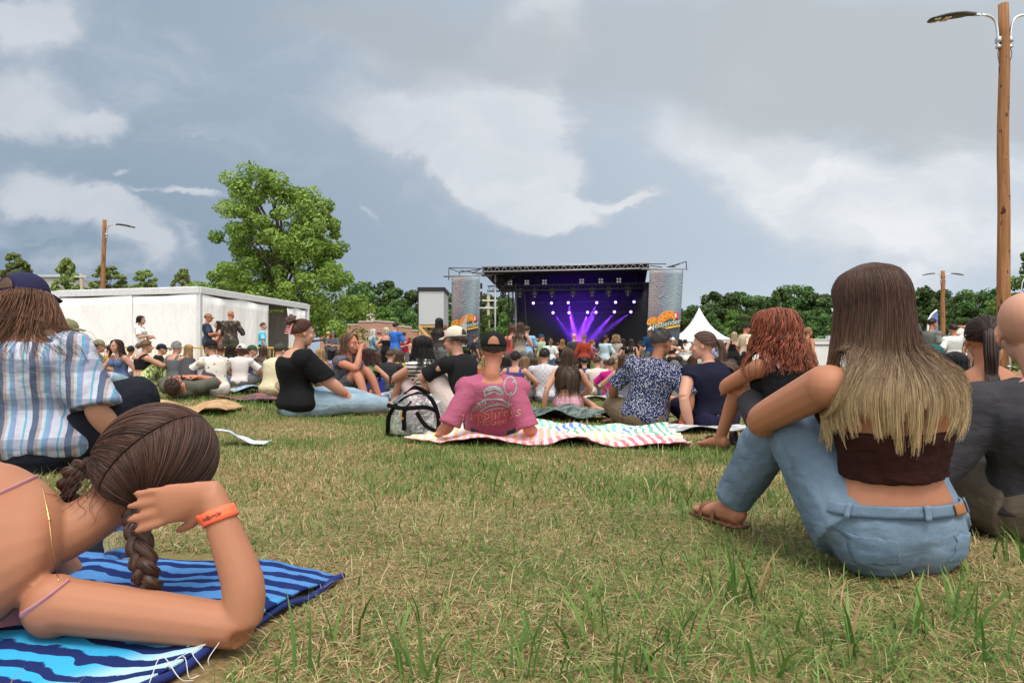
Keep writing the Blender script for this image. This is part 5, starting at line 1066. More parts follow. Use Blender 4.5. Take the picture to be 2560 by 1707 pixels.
# ---------------------------------------------------------------- the crowd, one by one
BLK, NAVY, WHITE, CREAM, GREY = (.012,.012,.014), (.014,.018,.04), (.72,.72,.70), (.66,.58,.44), (.13,.13,.135)
DKB, BRN, BLO, RED, GRY, AUB = (.018,.011,.008), (.07,.035,.018), (.32,.20,.09), (.22,.07,.025), (.27,.26,.25), (.13,.035,.018)
DEN, DENL, KHA = (.10,.16,.26), (.27,.38,.47), (.30,.23,.14)
CREW = [
 # label, px, top, d, pose, yaw, kw
 ('seated person in olive cap and pink glasses partly behind the plaid shirt', 168, 797, 7.6, 'cross', 75, dict(up=('tee',(.16,.15,.09)), low=('shorts',KHA), hair=('short',BRN), hat=((.19,.18,.09),))),
 ('seated man in olive cap with curly dark hair and striped dark shirt', 243, 848, 11, 'cross', 50, dict(up=('tee',(.06,.06,.05),'hstripe',(.2,.2,.17)), low=('shorts',GREY), hair=('messy',DKB), hat=((.21,.21,.11),))),
 ('dark haired head low behind the olive cap man by the marquee', 205, 843, 13, 'cross', 20, dict(up=('tee',(.3,.05,.12)), low=('shorts',GREY), hair=('wavy',DKB), fem=1)),
 ('seated woman in blue strappy top and denim shorts facing the camera', 298, 857, 10.2, 'side_l', 200, dict(up=('strap',lin(88,104,140)), low=('minis',DENL,'denim'), hair=('wavy',(.045,.02,.012)), fem=1, hairL=.2)),
 ('seated woman in black one shoulder crop top and green patterned trousers', 360, 851, 10.2, 'knees', 40, dict(up=('cropone',BLK), low=('trousers',(.3,.35,.15),'jungle'), hair=('bun',(.16,.09,.045)), fem=1, lean=.02)),
 ('standing woman in white dress with dark bob against the white marquee', 353, 803, 15, 'stand_hold', 85, dict(up=('tee',WHITE), low=('skirt',WHITE), hair=('bob',DKB), fem=1)),
 ('seated man in navy cap and black tee behind the black crop top', 402, 870, 12.5, 'cross', 60, dict(up=('tee',BLK), low=('shorts',GREY), hair=('crop',DKB), hat=(NAVY,))),
 ('seated woman with grey bun and grey tank top', 436, 867, 10.4, 'cross', 15, dict(up=('tank',(.12,.13,.14)), low=('shorts',GREY), hair=('low',GRY), fem=1, hairL=.05)),
 ('bearded man in black cap and white feather print shirt facing left', 520, 848, 8.6, 'knees', -55, dict(up=('tee',(.74,.70,.62),'spots'), low=('shorts',(.5,.5,.48)), hair=('messy',(.05,.025,.015)), hat=(BLK,False), lean=.06)),
 ('standing man in navy tee and tan cap by the marquee corner', 521, 783, 19, 'stand_hold', 75, dict(up=('tee',(.035,.05,.085)), low=('shorts',(.05,.055,.07)), hair=('crop',BRN), hat=((.30,.17,.10),), skin=4, turn=10)),
 ('standing woman hidden between navy tee man and camouflage shirt', 545, 802, 20.5, 'stand_hold', 240, dict(up=('tank',(.3,.12,.1)), low=('shorts',GREY), hair=('long',DKB), fem=1)),
 ('standing bald man in camouflage shirt seen from behind', 576, 775, 18.6, 'stand_hold', 5, dict(up=('long',(.1,.1,.1),'camo'), low=('trousers',(.07,.08,.05)), hair=None, bulk=1.12, skin=4)),
 ('seated person in white cap and white tee below the marquee curtain', 600, 880, 11, 'cross', 0, dict(up=('tee',(.66,.6,.58)), low=('shorts',GREY), hair=('wavy',(.06,.02,.012)), hat=((.74,.72,.68),False,None,1), hairL=.1)),
 ('seated person in dark green cap and blue patterned shirt', 630, 884, 12.2, 'cross', 70, dict(up=('tee',(.1,.13,.24),'spots'), low=('shorts',GREY), hair=('crop',BRN), hat=((.03,.07,.04),))),
 ('standing man in light blue tee before the marquee curtain', 658, 806, 20, 'stand', 60, dict(up=('tee',lin(120,200,225)), low=('shorts',NAVY), hair=('crop',BRN), skin=0, bulk=1.05, turn=15)),
 ('seated man in cream shirt with bowed head and dark green cap', 690, 877, 8.9, 'knees', 25, dict(up=('tee',(.62,.55,.36)), low=('shorts',KHA), hair=('crop',BRN), hat=((.05,.06,.04),), lean=.10, bulk=1.1)),
 ('standing man in tan cap behind the woman with the claw clip', 820, 829, 25, 'stand_cross', 10, dict(up=('tee',(.06,.06,.065)), low=('shorts',GREY), hair=('crop',BRN), hat=((.5,.36,.16),))),
 ('standing long haired man in grey tee and trucker cap facing the camera', 833, 836, 22, 'stand_hold', 175, dict(up=('tee',(.10,.10,.115)), low=('shorts',BLK), hair=('long',DKB), hat=((.1,.14,.12),), hairL=.18)),
 ('standing woman in dark tee at the trunk of the tall tree', 762, 838, 24, 'stand', 30, dict(up=('tee',(.05,.05,.055)), low=('shorts',DEN), hair=('long',DKB), fem=1)),
 ('bob haired woman drinking from a raised hand with knees up', 878, 833, 8.0, 'drink', 115, dict(up=('sleeveless',(.07,.07,.085),'floral',(.2,.2,.22)), low=('minis',(.04,.04,.045),'floral',(.22,.2,.2)), hair=('bob',(.13,.07,.04)), fem=1, skin=4, hairL=.13)),
 ('seated person with thick curly dark hair and green top', 918, 891, 10, 'cross', 10, dict(up=('tank',(.02,.33,.10)), low=('shorts',GREY), hair=('curly',(.05,.018,.012)), fem=1, hairL=.2)),
 ('standing white haired woman in teal tee holding a white hat', 933, 853, 19.5, 'stand_hold', 60, dict(up=('tee',lin(96,140,155)), low=('shorts',BLK), hair=('long',(.62,.6,.56)), fem=1)),
 ('standing person in dark tee and dusty pink cap beside the teal tee', 948, 849, 20.5, 'stand_cross', 20, dict(up=('tee',(.05,.06,.07)), low=('shorts',GREY), hair=('crop',BRN), hat=(lin(150,105,115),))),
 ('standing woman with blond grey bob and black crossed back tank top', 966, 853, 18, 'stand_hips', 5, dict(up=('strap',BLK), low=('skirt',BLK), hair=('bob',(.5,.44,.36)), fem=1)),
 ('standing man in maroon tee and navy cap with arms crossed', 1010, 838, 21, 'stand_cross', 182, dict(up=('tee',lin(142,25,62)), low=('shorts',GREY), hair=('crop',BRN), hat=((.03,.035,.055),), bulk=1.05)),
 ('seated man with short brown hair and charcoal tee seen from behind', 974, 893, 10.6, 'cross', 5, dict(up=('tee',(.03,.03,.034)), low=('shorts',KHA), hair=('crop',(.10,.05,.03)))),
 ('person in bright blue tee behind the black tank top woman', 990, 868, 17, 'stand_hold', 40, dict(up=('tee',lin(50,105,190)), low=('shorts',GREY), hair=('short',DKB), sc=.86)),
 ('seated woman in black and white striped tee with dark wavy hair', 1052, 839, 7.2, 'knees', -50, dict(up=('sleeveless',(.62,.60,.55),'hstripe',(.012,.012,.014)), low=('minis',(.6,.45,.45)), hair=('wavy',(.012,.009,.009)), fem=1, hairL=.24)),
 ('seated man in black shirt and off white cap facing left', 1135, 814, 6.5, 'knees', -60, dict(up=('tee',BLK), low=('shorts',(.58,.47,.43)), hair=('messy',(.05,.03,.02)), hat=((.60,.54,.44),False,None,1), hairL=.1)),
 ('standing man in black tee near the foot of the narrow banner', 1189, 837, 25, 'stand', 60, dict(up=('tee',(.03,.03,.035)), low=('shorts',GREY), hair=('short',BRN))),
 ('long haired woman seated with her back to us between tower and white cap', 1098, 853, 13.5, 'stand_hold', 20, dict(up=('tank',(.05,.04,.04)), low=('shorts',GREY), hair=('long',DKB), fem=1, sc=.82)),
 ('dark haired man leaning in behind the striped tee woman', 1090, 838, 18, 'stand_hold', 70, dict(up=('tee',(.11,.1,.1)), low=('shorts',GREY), hair=('short',DKB))),
 ('seated woman in purple tank top with dark low bun', 1289, 877, 9.6, 'cross', 10, dict(up=('tank',(.075,.06,.19)), low=('shorts',GREY), hair=('bun',DKB), fem=1, skin=0)),
 ('reddish brown haired person behind the black cap near the stage tower', 1281, 858, 16, 'stand_hold', 20, dict(up=('tank',(.35,.05,.06)), low=('shorts',GREY), hair=('bob',(.10,.03,.018)), fem=1, sc=.84)),
 ('long haired brunette beside the blue tee near the stage tower', 1301, 862, 14, 'stand_hold', 20, dict(up=('tank',(.3,.25,.2)), low=('shorts',GREY), hair=('long',BRN), fem=1, sc=.82)),
 ('seated woman with long dark blond hair behind the purple tank top', 1313, 897, 11.5, 'cross', 10, dict(up=('tank',(.3,.25,.2)), low=('shorts',GREY), hair=('long',(.22,.13,.06)), fem=1)),
 ('standing person in sky blue tee left of the green tee man', 1317, 861, 17, 'stand_hold', 10, dict(up=('tee',lin(130,175,215)), low=('shorts',GREY), hair=('short',BRN), sc=.88)),
 ('seated man in pale checked shirt with short dark hair', 1362, 870, 9.9, 'cross', 5, dict(up=('tee',(.46,.44,.47),'check',(.52,.51,.54)), low=('shorts',GREY), hair=('short',DKB))),
 ('standing bearded man in sage green tee and blue cap', 1354, 835, 23, 'stand', 55, dict(up=('tee',lin(165,185,150)), low=('shorts',KHA), hair=('crop',RED), hat=((.02,.05,.12),), skin=4, turn=20)),
 ('standing person in backward grey cap and patterned dark shirt', 1341, 845, 24.5, 'stand', -20, dict(up=('tee',(.05,.055,.06),'spots'), low=('shorts',BLK), hair=('short',BRN), hat=((.2,.19,.17),True))),
 ('dark haired bearded man behind the sage green tee', 1360, 849, 26, 'stand', 200, dict(up=('tee',(.04,.04,.045)), low=('shorts',BLK), hair=('short',DKB), skin=2)),
 ('standing person with brown braid and white tee with a green print', 1377, 846, 21, 'stand', 0, dict(up=('tee',lin(205,215,215)), low=('shorts',DEN), hair=('ponytail',(.14,.08,.045)), fem=1, hairL=.22)),
 ('standing woman with long red hair against the purple light', 1406, 848, 23, 'stand', 10, dict(up=('tank',BLK), low=('shorts',BLK), hair=('long',(.30,.14,.05)), fem=1, hairL=.3)),
 ('seated woman with very long brown hair, black crop top and pink gingham shorts', 1421, 869, 8.4, 'side_l', 5, dict(up=('crop',BLK), low=('shorts',lin(150,60,90),'gingham',lin(222,190,200)), hair=('long',(.055,.030,.018)), fem=1, skin=0, hairL=.58)),
 ('bald man standing in front of the purple light', 1436, 870, 20, 'stand', 30, dict(up=('tee',(.05,.05,.055)), low=('shorts',BLK), hair=None, sc=.88)),
 ('child in rust red jacket with light brown hair', 1460, 873, 18, 'stand', 10, dict(up=('long',lin(150,60,45)), low=('shorts',BLK), hair=('bun',(.2,.11,.06)), fem=1, sc=.82)),
 ('standing red haired woman in purple tee looking right', 1481, 849, 22, 'stand_cross', 60, dict(up=('tee',lin(140,105,150)), low=('skirt',lin(130,150,105)), hair=('ponytail',RED), fem=1, turn=15)),
 ('seated person with short dark hair and navy top behind the cream tee', 1462, 892, 13.2, 'cross', 0, dict(up=('tee',(.05,.055,.10)), low=('shorts',GREY), hair=('short',DKB))),
 ('seated man in cream tee with brown hair', 1496, 890, 12.2, 'cross', 10, dict(up=('tee',(.70,.58,.52)), low=('shorts',(.35,.33,.2)), hair=('short',(.09,.045,.025)), turn=25)),
 ('standing man in pale denim shirt with a dark backpack strap', 1515, 838, 19.5, 'stand_hold', 45, dict(up=('long',lin(175,198,210)), low=('trousers',(.5,.5,.5)), hair=('messy',DKB), skin=2, turn=20)),
 ('person in maroon top seated beside the cream tee man', 1517, 900, 14, 'cross', 320, dict(up=('tee',(.13,.03,.035)), low=('shorts',GREY), hair=('short',BRN))),
 ('black haired person low behind the cream tee man', 1528, 906, 15, 'cross', 0, dict(up=('tank',(.4,.25,.2)), low=('shorts',GREY), hair=('bob',(.008,.008,.01)), fem=1)),
 ('seated woman in magenta top beside the cream tee man', 1529, 925, 11.8, 'cross', 10, dict(up=('tee',lin(178,30,120)), low=('shorts',GREY), hair=('short',BRN), fem=1, sc=.82)),
 ('seated woman in grey tank top and denim shorts with brown hair', 1562, 884, 10.2, 'cross', 0, dict(up=('tank',lin(98,98,108)), low=('minis',DENL,'denim'), hair=('long',(.075,.035,.022)), fem=1, skin=0, hairL=.28)),
 ('person with curly blond hair between denim shirt and black top', 1541, 855, 20, 'stand', 20, dict(up=('tee',(.4,.35,.3)), low=('shorts',KHA), hair=('curly',(.3,.18,.09)), fem=1, sc=.86, hairL=.12)),
 ('standing woman in black top reaching out to the left', 1556, 847, 20, 'stand_hold', 290, dict(up=('sleeveless',BLK), low=('shorts',KHA), hair=('long',DKB), fem=1)),
 ('woman with very long dark hair and white top by the stage', 1579, 850, 20, 'stand', 20, dict(up=('tank',WHITE), low=('shorts',BLK), hair=('long',(.035,.018,.012)), fem=1, hairL=.48)),
 ('standing man in navy polo and white cap before the wide banner', 1627, 818, 21, 'stand', 355, dict(up=('tee',lin(30,58,92)), low=('shorts',GREY), hair=('crop',BRN), hat=((.74,.73,.72),False,None,1), skin=4)),
 ('blond woman in white cap and dark strappy top reaching right', 1681, 843, 19, 'stand_out', 65, dict(up=('tube',(.035,.025,.025)), low=('skirt',(.03,.022,.02)), hair=('long',BLO), hat=((.74,.73,.72),), fem=1, hairL=.14)),
 ('dark haired woman in white tee handing things near the wide banner', 1699, 848, 20.5, 'stand_hold', 300, dict(up=('tee',(.6,.56,.56)), low=('shorts',BLK), hair=('long',DKB), fem=1)),
 ('small dark haired person in white tee near the pagoda tent wall', 1713, 874, 21, 'stand', 0, dict(up=('tee',WHITE), low=('shorts',BLK), hair=('short',DKB), sc=.8)),
 ('seated man in grey cap between the floral shirt and the navy top', 1684, 900, 10.2, 'cross', 160, dict(up=('tee',(.2,.2,.17)), low=('shorts',GREY), hair=('crop',BRN), hat=((.13,.13,.125),), skin=4)),
 ('dark haired head low between the floral shirt and the navy top', 1713, 902, 11.2, 'cross', 0, dict(up=('tee',(.3,.3,.3)), low=('shorts',GREY), hair=('short',(.03,.02,.018)))),
 ('young person in black cap with lowered head beside the navy top', 1831, 896, 8.6, 'cross', 60, dict(up=('tee',(.45,.45,.45)), low=('shorts',KHA), hair=('crop',BRN), hat=((.035,.022,.024),), turn=0)),
 ('blond woman in black tank top by the long white trailer', 1836, 857, 19.5, 'stand', 10, dict(up=('tank',BLK), low=('shorts',BLK), hair=('long',(.42,.33,.2)), fem=1, hairL=.2, sc=.9)),
 ('person in dusty red cap and dark shirt behind the blond woman', 1831, 852, 21, 'stand', 20, dict(up=('tee',(.03,.04,.06)), low=('shorts',BLK), hair=('crop',BRN), hat=((.22,.05,.04),), sc=.9)),
 ('standing man in cream tee and black cap walking right', 1866, 808, 16.5, 'stand_pocket', 80, dict(up=('tee',(.66,.52,.38)), low=('shorts',(.03,.03,.035)), hair=('crop',BRN), hat=((.02,.018,.018),), skin=4)),
 ('sunlit woman with blond ponytail by the white trailer', 2022, 818, 16.5, 'stand', 75, dict(up=('tank',(.3,.13,.06)), low=('shorts',GREY), hair=('ponytail',(.3,.19,.09)), fem=1, skin=4)),
 ('seated woman with curly auburn hair and black tank top', 1952, 776, 4.0, 'knees', -20, dict(up=('tank',BLK), low=('minis',(.05,.05,.06)), hair=('curly',(.20,.052,.024)), fem=1, skin=1, ns=900, hairL=.23)),
 ('seated person in charcoal cap behind the long blond hair', 2288, 796, 4.6, 'cross', 20, dict(up=('tee',(.16,.15,.15)), low=('shorts',GREY), hair=('long',BRN), hat=((.075,.075,.09),), fem=1)),
 ('seated person in dark teal cap right of the long blond hair', 2348, 860, 6.2, 'cross', 45, dict(up=('tee',(.2,.2,.21)), low=('shorts',GREY), hair=('crop',BRN), hat=((.02,.085,.09),))),
 ('standing man in grey tee looking right under the feather flag', 2332, 796, 14.5, 'stand', 75, dict(up=('tee',(.16,.17,.16)), low=('shorts',GREY), hair=('short',DKB), skin=4)),
 ('standing dark bearded man in green tee facing the camera', 2381, 808, 15.5, 'stand', 175, dict(up=('tee',(.05,.07,.06)), low=('shorts',GREY), hair=('short',DKB), skin=2)),
 ('standing man in white tee with a hand on his head', 2386, 834, 12.5, 'stand_head', 10, dict(up=('tee',WHITE), low=('shorts',DENL,'denim'), hair=('short',DKB), skin=4)),
 ('distant red haired woman below the market umbrella', 2436, 869, 16, 'stand', 70, dict(up=('tank',(.4,.25,.18)), low=('shorts',GREY), hair=('bun',RED), fem=1, sc=.82)),
 ('distant person in bright pink cap below the market umbrella', 2449, 863, 18, 'stand', 20, dict(up=('tee',(.3,.3,.3)), low=('shorts',GREY), hair=('crop',BRN), hat=((.6,.05,.1),), sc=.85)),
 ('dark haired person below the market umbrella beside the tanned shoulder', 2466, 859, 12, 'stand', 10, dict(up=('tee',(.04,.04,.045)), low=('shorts',GREY), hair=('short',DKB), sc=.8)),
 ('seated person in pink tee with black hair behind the grey shirt man', 2432, 898, 5.4, 'knees', -20, dict(up=('tee',lin(225,170,172)), low=('shorts',GREY), hair=('bob',(.01,.01,.011)), lean=.16, skin=2)),
 ('tanned woman in tank top with dark brown hair beside the shaved head', 2492, 787, 3.1, 'cross', 25, dict(up=('tube',(.3,.1,.08)), low=('shorts',GREY), hair=('ponytail',(.03,.015,.012)), fem=1, skin=1)),
]
for lab, px, top, d, ps, yw, kw in CREW: person(lab, px, top, d, ps, yw, **kw)

# more of the seated and standing audience filling the middle distance
CL = [('mustard',(.42,.27,.05)),('white',(.66,.65,.63)),('navy blue',(.03,.04,.09)),('brick red',(.30,.06,.04)),('olive green',(.13,.14,.06)),('pale grey',(.38,.38,.39)),('black',(.014,.014,.016)),('teal',(.05,.18,.19)),('peach',(.60,.34,.24)),('lavender',(.32,.27,.42)),('sky blue',(.25,.42,.55)),('burgundy',(.13,.02,.04))]
HR = [('short dark hair','short',DKB,0),('long brown hair','long',BRN,1),('long dark hair','long',DKB,1),('short brown hair','short',BRN,0),('blond hair','long',BLO,1),('dark bun','bun',DKB,1)]
k = 0
for place, spots_ in (('seated before the marquee', [(270,874,13.5),(322,876,14.5),(470,880,13),(556,884,13.5),(575,893,11.5),(655,893,13),(712,889,14.5)]), ('seated before the brick building', [(745,886,14),(800,893,12.5),(845,889,14),(885,898,12),(945,893,13.5),(1000,899,12.5),(1030,889,15)]), ('seated before the stage', [(1185,889,13.5),(1215,897,12),(1245,889,14.5),(1265,900,11.8),(1335,893,13.5),(1395,899,12.5),(1440,897,14.8),(1545,901,13),(1590,889,14.5),(1600,900,12)]), ('seated by the pagoda tent', [(1700,889,15),(1735,887,16),(1800,891,14),(1862,894,13)])):
    for px, top, d in spots_:
        cn, cc = CL[k%12]; hn, hst, hc, fm = HR[(k*5+k//12)%6]; person(f"person in {cn} {'top' if fm else 'tee'} with {hn} {place}", px, top, d, ('cross','knees','cross','back')[k%4] if True else '', (-30+(k*37)%75), up=('tank' if fm and k%3 else 'tee', cc), low=('shorts', (.1,.1,.11) if k%2 else DEN), hair=(hst, hc), fem=fm, skin=(0,4,1,2)[k%4], side=.03*((k%3)-1), turn=(k*53)%50-25); k += 1
for place, spots_ in (('standing before the brick building', [(900,851,24),(1025,850,26),(1062,853,25),(868,848,27)]), ('standing before the stage', [(1215,851,27),(1235,849,28),(1262,853,26),(1325,850,28),(1395,856,27),(1455,855,28),(1500,856,27),(1600,853,28),(1612,850,26),(1655,849,29)]), ('standing by the white trailers', [(1775,857,27),(1800,853,28),(1905,854,27)])):
    for px, top, d in spots_:
        cn, cc = CL[(k+3)%12]; hn, hst, hc, fm = HR[(k*5+k//12)%6]; person(f"person in {cn} {'top' if fm else 'tee'} with {hn} {place}", px, top, d, ('stand','stand_hold','stand_cross')[k%3], (-40+(k*37)%90), up=('tank' if fm and k%3 else 'tee', cc), low=('shorts', (.05,.05,.06)), hair=(hst, hc), fem=fm, skin=(0,4,1,2)[k%4]); k += 1
# ================================================================ the people close to the viewer
def wrap(o, target, off=.004, mode='NEAREST_SURFACEPOINT'):
    m = o.modifiers.new('wrap', 'SHRINKWRAP'); m.target = target; m.offset = off; m.wrap_method = mode
    if mode == 'PROJECT': m.use_project_y = True; m.use_positive_direction = True; m.use_negative_direction = False
    return o
def child(o, nm): return next(c for c in o.children if c.name.split('.')[0] == nm)
def ring_pt(J, t, th, off, fem, bulk, inf=.014):
    Y, tt = torso_rings(J, inf, fem, bulk, -.2, 1.0); y = [np.interp(t, tt, Y[:,k]) for k in range(8)]; c = A3(y[:3]); l = unit(A3(y[5:8])); b = np.cross(J['up'], l); a = math.radians(th)
    return c+l*math.cos(a)*(y[3]+off)+b*math.sin(a)*(y[4]+off)
def ring_patch(J, t0, t1, th0, th1, n, m, off, fem, bulk, skew=0):
    P = A3([[ring_pt(J, t0+(t1-t0)*j/(m-1)+skew*(i/(n-1)-.5), th0+(th1-th0)*i/(n-1), off, fem, bulk) for j in range(m)] for i in range(n)]); return P.reshape(-1,3), grid_faces(n, m)
M_STITCH = flat('jeans_stitch', (.17,.19,.22), .8); M_GOLD = flat('gold_chain', (.75,.50,.22), .3, .5, .9); M_ORB = flat('orange_band', (.85,.16,.07), .5); M_INK = flat('black_ink', (.03,.02,.02), .7)
# ---- woman in jeans with long two tone hair
JF = joints((0,0,.105), (-.02,.0,.585), (-.035,.05,.725), (-.25,1,-.12), ((-.06,.32,.37),(-.10,.26,.395)), ((-.285,.50,.075),(.08,.60,.075)), eh=((-1,.15,-.18),(.3,-.1,-1)), kh=((.05,.1,1),(.2,.3,1)), sw=.168, hw=.10, shy=.12, hipy=.15, hand=(((.8,.5,-.1),(0,0,-1)),((-1,.1,-.12),(0,.3,-1))), toe=((-.35,1,0),(.1,1,0)), curl=.25, hu=(-.03,.0,1), lua=.30, lfa=.25)
def fx(o, J):
    jn = child(o, 'jeans'); f, b_ = 1, 1.1
    def ribbon(nm, ln, w_=.0016):
        q = crom(A3(ln), 70); tn = np.gradient(q*A3([.48,.0028]), axis=0); tn /= np.linalg.norm(tn, axis=1)[:,None]+1e-9; n_ = np.stack([-tn[:,1]/.48, tn[:,0]/.0028], 1)*w_
        P = A3([[ring_pt(J, *(q[i]+n_[i]*s_), .07, f, b_) for s_ in (-1,1)] for i in range(70)]); wrap(mesh_obj(nm, P.reshape(-1,3), grid_faces(70, 2), M_STITCH, o), jn, .003)
    def sew(nm, V, Fc, m, th): mesh_obj(nm, V, Fc, m, o).modifiers.new('t','SOLIDIFY').thickness = th
    sew('waistband', *ring_patch(J, .135, .20, -205, 25, 60, 5, .002, f, b_), cloth((.13,.19,.26),'denim'), .006)
    for th in (-90, -150, -25): sew('belt_loop', *ring_patch(J, .125, .208, th-2.4, th+2.4, 4, 6, .009, f, b_), cloth((.15,.21,.28),'denim'), .004)
    sew('leather_patch', *ring_patch(J, .138, .20, -62, -44, 8, 6, .008, f, b_), flat('leather_patch', (.30,.12,.05), .6, var=.25, scale=40), .003)
    for th0, th1, pts in ((-150,-108,0),(-72,-38,0)):
        ln = [(.05,th0),(.04,th1),(-.12,th1+2),(-.17,(th0+th1)/2),(-.12,th0-2),(.05,th0)]; V, Fc = ring_patch(J, -.17, .045, th0, th1, 16, 16, .07, f, b_); q = wrap(mesh_obj('back_pocket', V, Fc, cloth((.115,.17,.235),'denim'), o), jn, .003); q.modifiers.new('t','SOLIDIFY').thickness = .004
    for ph in (): ribbon('yoke_seam', [(.085-.07*(1-abs(2*u-1))-.014*ph, -170+160*u) for u in np.linspace(0, 1, 12)])
    G = Geo(); P = [J['hip'][0]+A3([-.1,0,.06]), J['hip'][0]*.5+J['kn'][0]*.5+A3([-.09,-.02,0]), J['kn'][0]+A3([-.05,-.05,-.05]), J['kn'][0]*.5+J['an'][0]*.5+A3([.02,-.07,0])]; G.tube(P, .002, seg=5, n=50); wrap(G.obj('side_seam', flat('seam_dark', (.03,.05,.09), .9), o), jn, .003)
    k = J['kn'][0]+A3([.015,-.05,-.025]); n = 14; sk = skinmat(1); V = [tuple(k+A3([0,-.01,.06]))]; Fc = []
    for r in range(1, 6):
        for a in range(n): an = a/n*6.283; V.append(tuple(k+A3([.056*r/5*math.cos(an)*(1+.2*math.sin(3*an)), .035*r/5*math.sin(an)-.02, .065-.012*(r/5)**2])))
    Fc += [(0,1+a,1+(a+1)%n) for a in range(n)]+[(1+(r-1)*n+a,1+r*n+a,1+r*n+(a+1)%n,1+(r-1)*n+(a+1)%n) for r in range(1,5) for a in range(n)]
    wrap(mesh_obj('bare_knee', V, Fc, sk, o), jn, .004); G = Geo(); r = np.random.default_rng(4)
    for q in range(46):
        a = r.uniform(0, 6.28); p0 = k+A3([.058*math.cos(a), .036*math.sin(a)-.02, .062]); d = A3([math.cos(a)*.3, -.5-.5*r.uniform(), -.6])*r.uniform(.02,.06); G.tube([p0, p0+d*.5+r.normal(0,.006,3), p0+d+r.normal(0,.008,3)], .0011, seg=4, n=6)
    for q in range(9): z = r.uniform(-.03,.03); G.tube([k+A3([-.055,z-.02,.065]), k+A3([0,z-.025,.075]), k+A3([.055,z-.015,.065])], .0012, seg=4, n=8)
    G.obj('frayed_threads', flat('white_thread', (.62,.62,.6), .9), o)
    G = Geo(); a = J['an'][0]; f_ = unit(A3([-.35,1,0])); G.tube([a+A3([0,0,-.066])-f_*.06, a+f_*.07+A3([0,0,-.068]), a+f_*.2+A3([0,0,-.068])], [(.036,.008),(.042,.008),(.04,.008)], lat=np.cross(f_,(0,0,1)), seg=10, n=8)
    for s_ in (.05,.12): c_ = a+f_*s_+A3([0,0,-.04]); l_ = np.cross(f_,(0,0,1)); G.tube([c_-l_*.045+A3([0,0,-.03]), c_-l_*.03+A3([0,0,.018]), c_+l_*.03+A3([0,0,.018]), c_+l_*.045+A3([0,0,-.03])], [(.012,.003)]*4, lat=f_, seg=8, n=12)
    G.obj('sandal', flat('brown_leather', (.16,.06,.035), .5), o)
    V, Fc = ring_patch(J, .885, .895, -150, -30, 2, 2, 0, f, b_)
HAIR_F = dict(tip=(.70,.49,.265), z01=(.36,.66), sr=.0008, shellf=.30, fl=.045, wv=.006, clump=70)
pf = person('woman in brown tube top and ripped jeans with long two tone hair', 0, 0, 1.86, None, 0, skin=1, up=('tube',(.028,.008,.006)), low=('jeans',(.125,.18,.24),'denim'), hair=('long',(.060,.027,.016)), fem=1, bulk=1.1, J=JF, sc=.97, base=(1.02,1.84), vox=.0055, hairL=.345, ns=13000, hkw=HAIR_F, tkw=dict(hem=.30, t1=.605), bkw=dict(wt=.165, inf=.010), face=False, extra=fx, disp=[(.010,.07),(.006,.03)], ldisp=[(.012,.10),(.004,.04)], group=None)
# ---- man in pink tee reclining on his elbows
JC = joints((0,.02,.10), (0,-.31,.445), (.01,-.27,.628), (0,1,-.02), ((-.38,-.12,.06),(.30,-.10,.06)), ((-.14,.86,.08),(.14,.88,.08)), eh=((-.25,-1,-1),(.1,-1,-1)), kh=((0,.2,1),(0,.2,1)), sw=.182, lua=.32)
for i in (0,1): JC['sh'][i] = JC['sh'][i]-A3([0,.0,.02])
def cx(o, J):
    sh = child(o, 't_shirt'); mt = flat('print_grey_green', (.30,.34,.31), .8, var=.2, scale=30); ms = flat('print_salmon', (.85,.50,.36), .8); G = Geo()
    X = lambda zx, zy: (( zx-940)*.00105, -.75, .50-((zy-160)*.00105))
    def stroke(pts, w_): P = crom(A3([X(*p) for p in pts]), max(12, len(pts)*8)); G.tube(P, [(w_,.0006)]*len(P), lat=(1,0,.01), seg=6, dome=0) if False else G.tube(P, w_, seg=6, dome=0)
    th = np.linspace(0, 6.28, 20); stroke([(1057+40*math.cos(a), 262+58*math.sin(a)) for a in th], .0045); stroke([(1080,228),(1076,240)], .007); stroke([(1066,300),(1058,312)], .005); stroke([(1052,322),(1048,360),(1030,400)], .0025)
    stroke([(950+58*math.cos(a), 305+40*math.sin(a)) for a in np.linspace(2.6, 6.6, 16)], .008); stroke([(910,290),(960,278),(1005,300)], .006); stroke([(905,318),(950,300),(1000,318)], .005)
    for k in range(6): stroke([(820+k*16,432-k*10),(812+k*16,405-k*11)], .0055)
    stroke([(808,430),(850,380),(900,350),(960,345),(1010,350)], .006); stroke([(860,430),(900,400),(950,385),(1000,380),(1050,400)], .0065); stroke([(1010,350),(1040,375),(1066,385)], .005); stroke([(880,440),(930,415),(985,405),(1020,412)], .005)
    for k in range(5): stroke([(900+k*24,362+k*2),(905+k*24,378+k*2)], .004)
    wrap(G.obj('chest_print', mt, o), sh, .002, 'PROJECT')
    for s_, y_, z_ in (("Umphreys", 452, .115), ("McGee", 508, .085)): wrap(text_mesh('lettering', s_, z_*.85, ms, o, Matrix.Translation(X(930, y_)) @ Matrix.Rotation(math.radians(-9 if y_ < 480 else -5), 4, 'Y') @ Matrix.Rotation(math.pi/2, 4, 'X'), .25, .001), sh, .003, 'PROJECT')
person('man in pink tee and black cap reclining on elbows on a striped blanket', 0, 0, 4.6, None, 0, skin=4, up=('tee',lin(166,88,114)), low=('shorts',(.05,.05,.07)), hair=('crop',(.05,.03,.02)), hat=((.010,.010,.011),False,None,1), bulk=1.12, armb=1.05, J=JC, sc=1.0, base=(-.135,4.96), vox=.0075, extra=cx, hole=skinmat(2), tkw=dict(slv=.40), disp=[(.014,.09)], face=False, group=None)
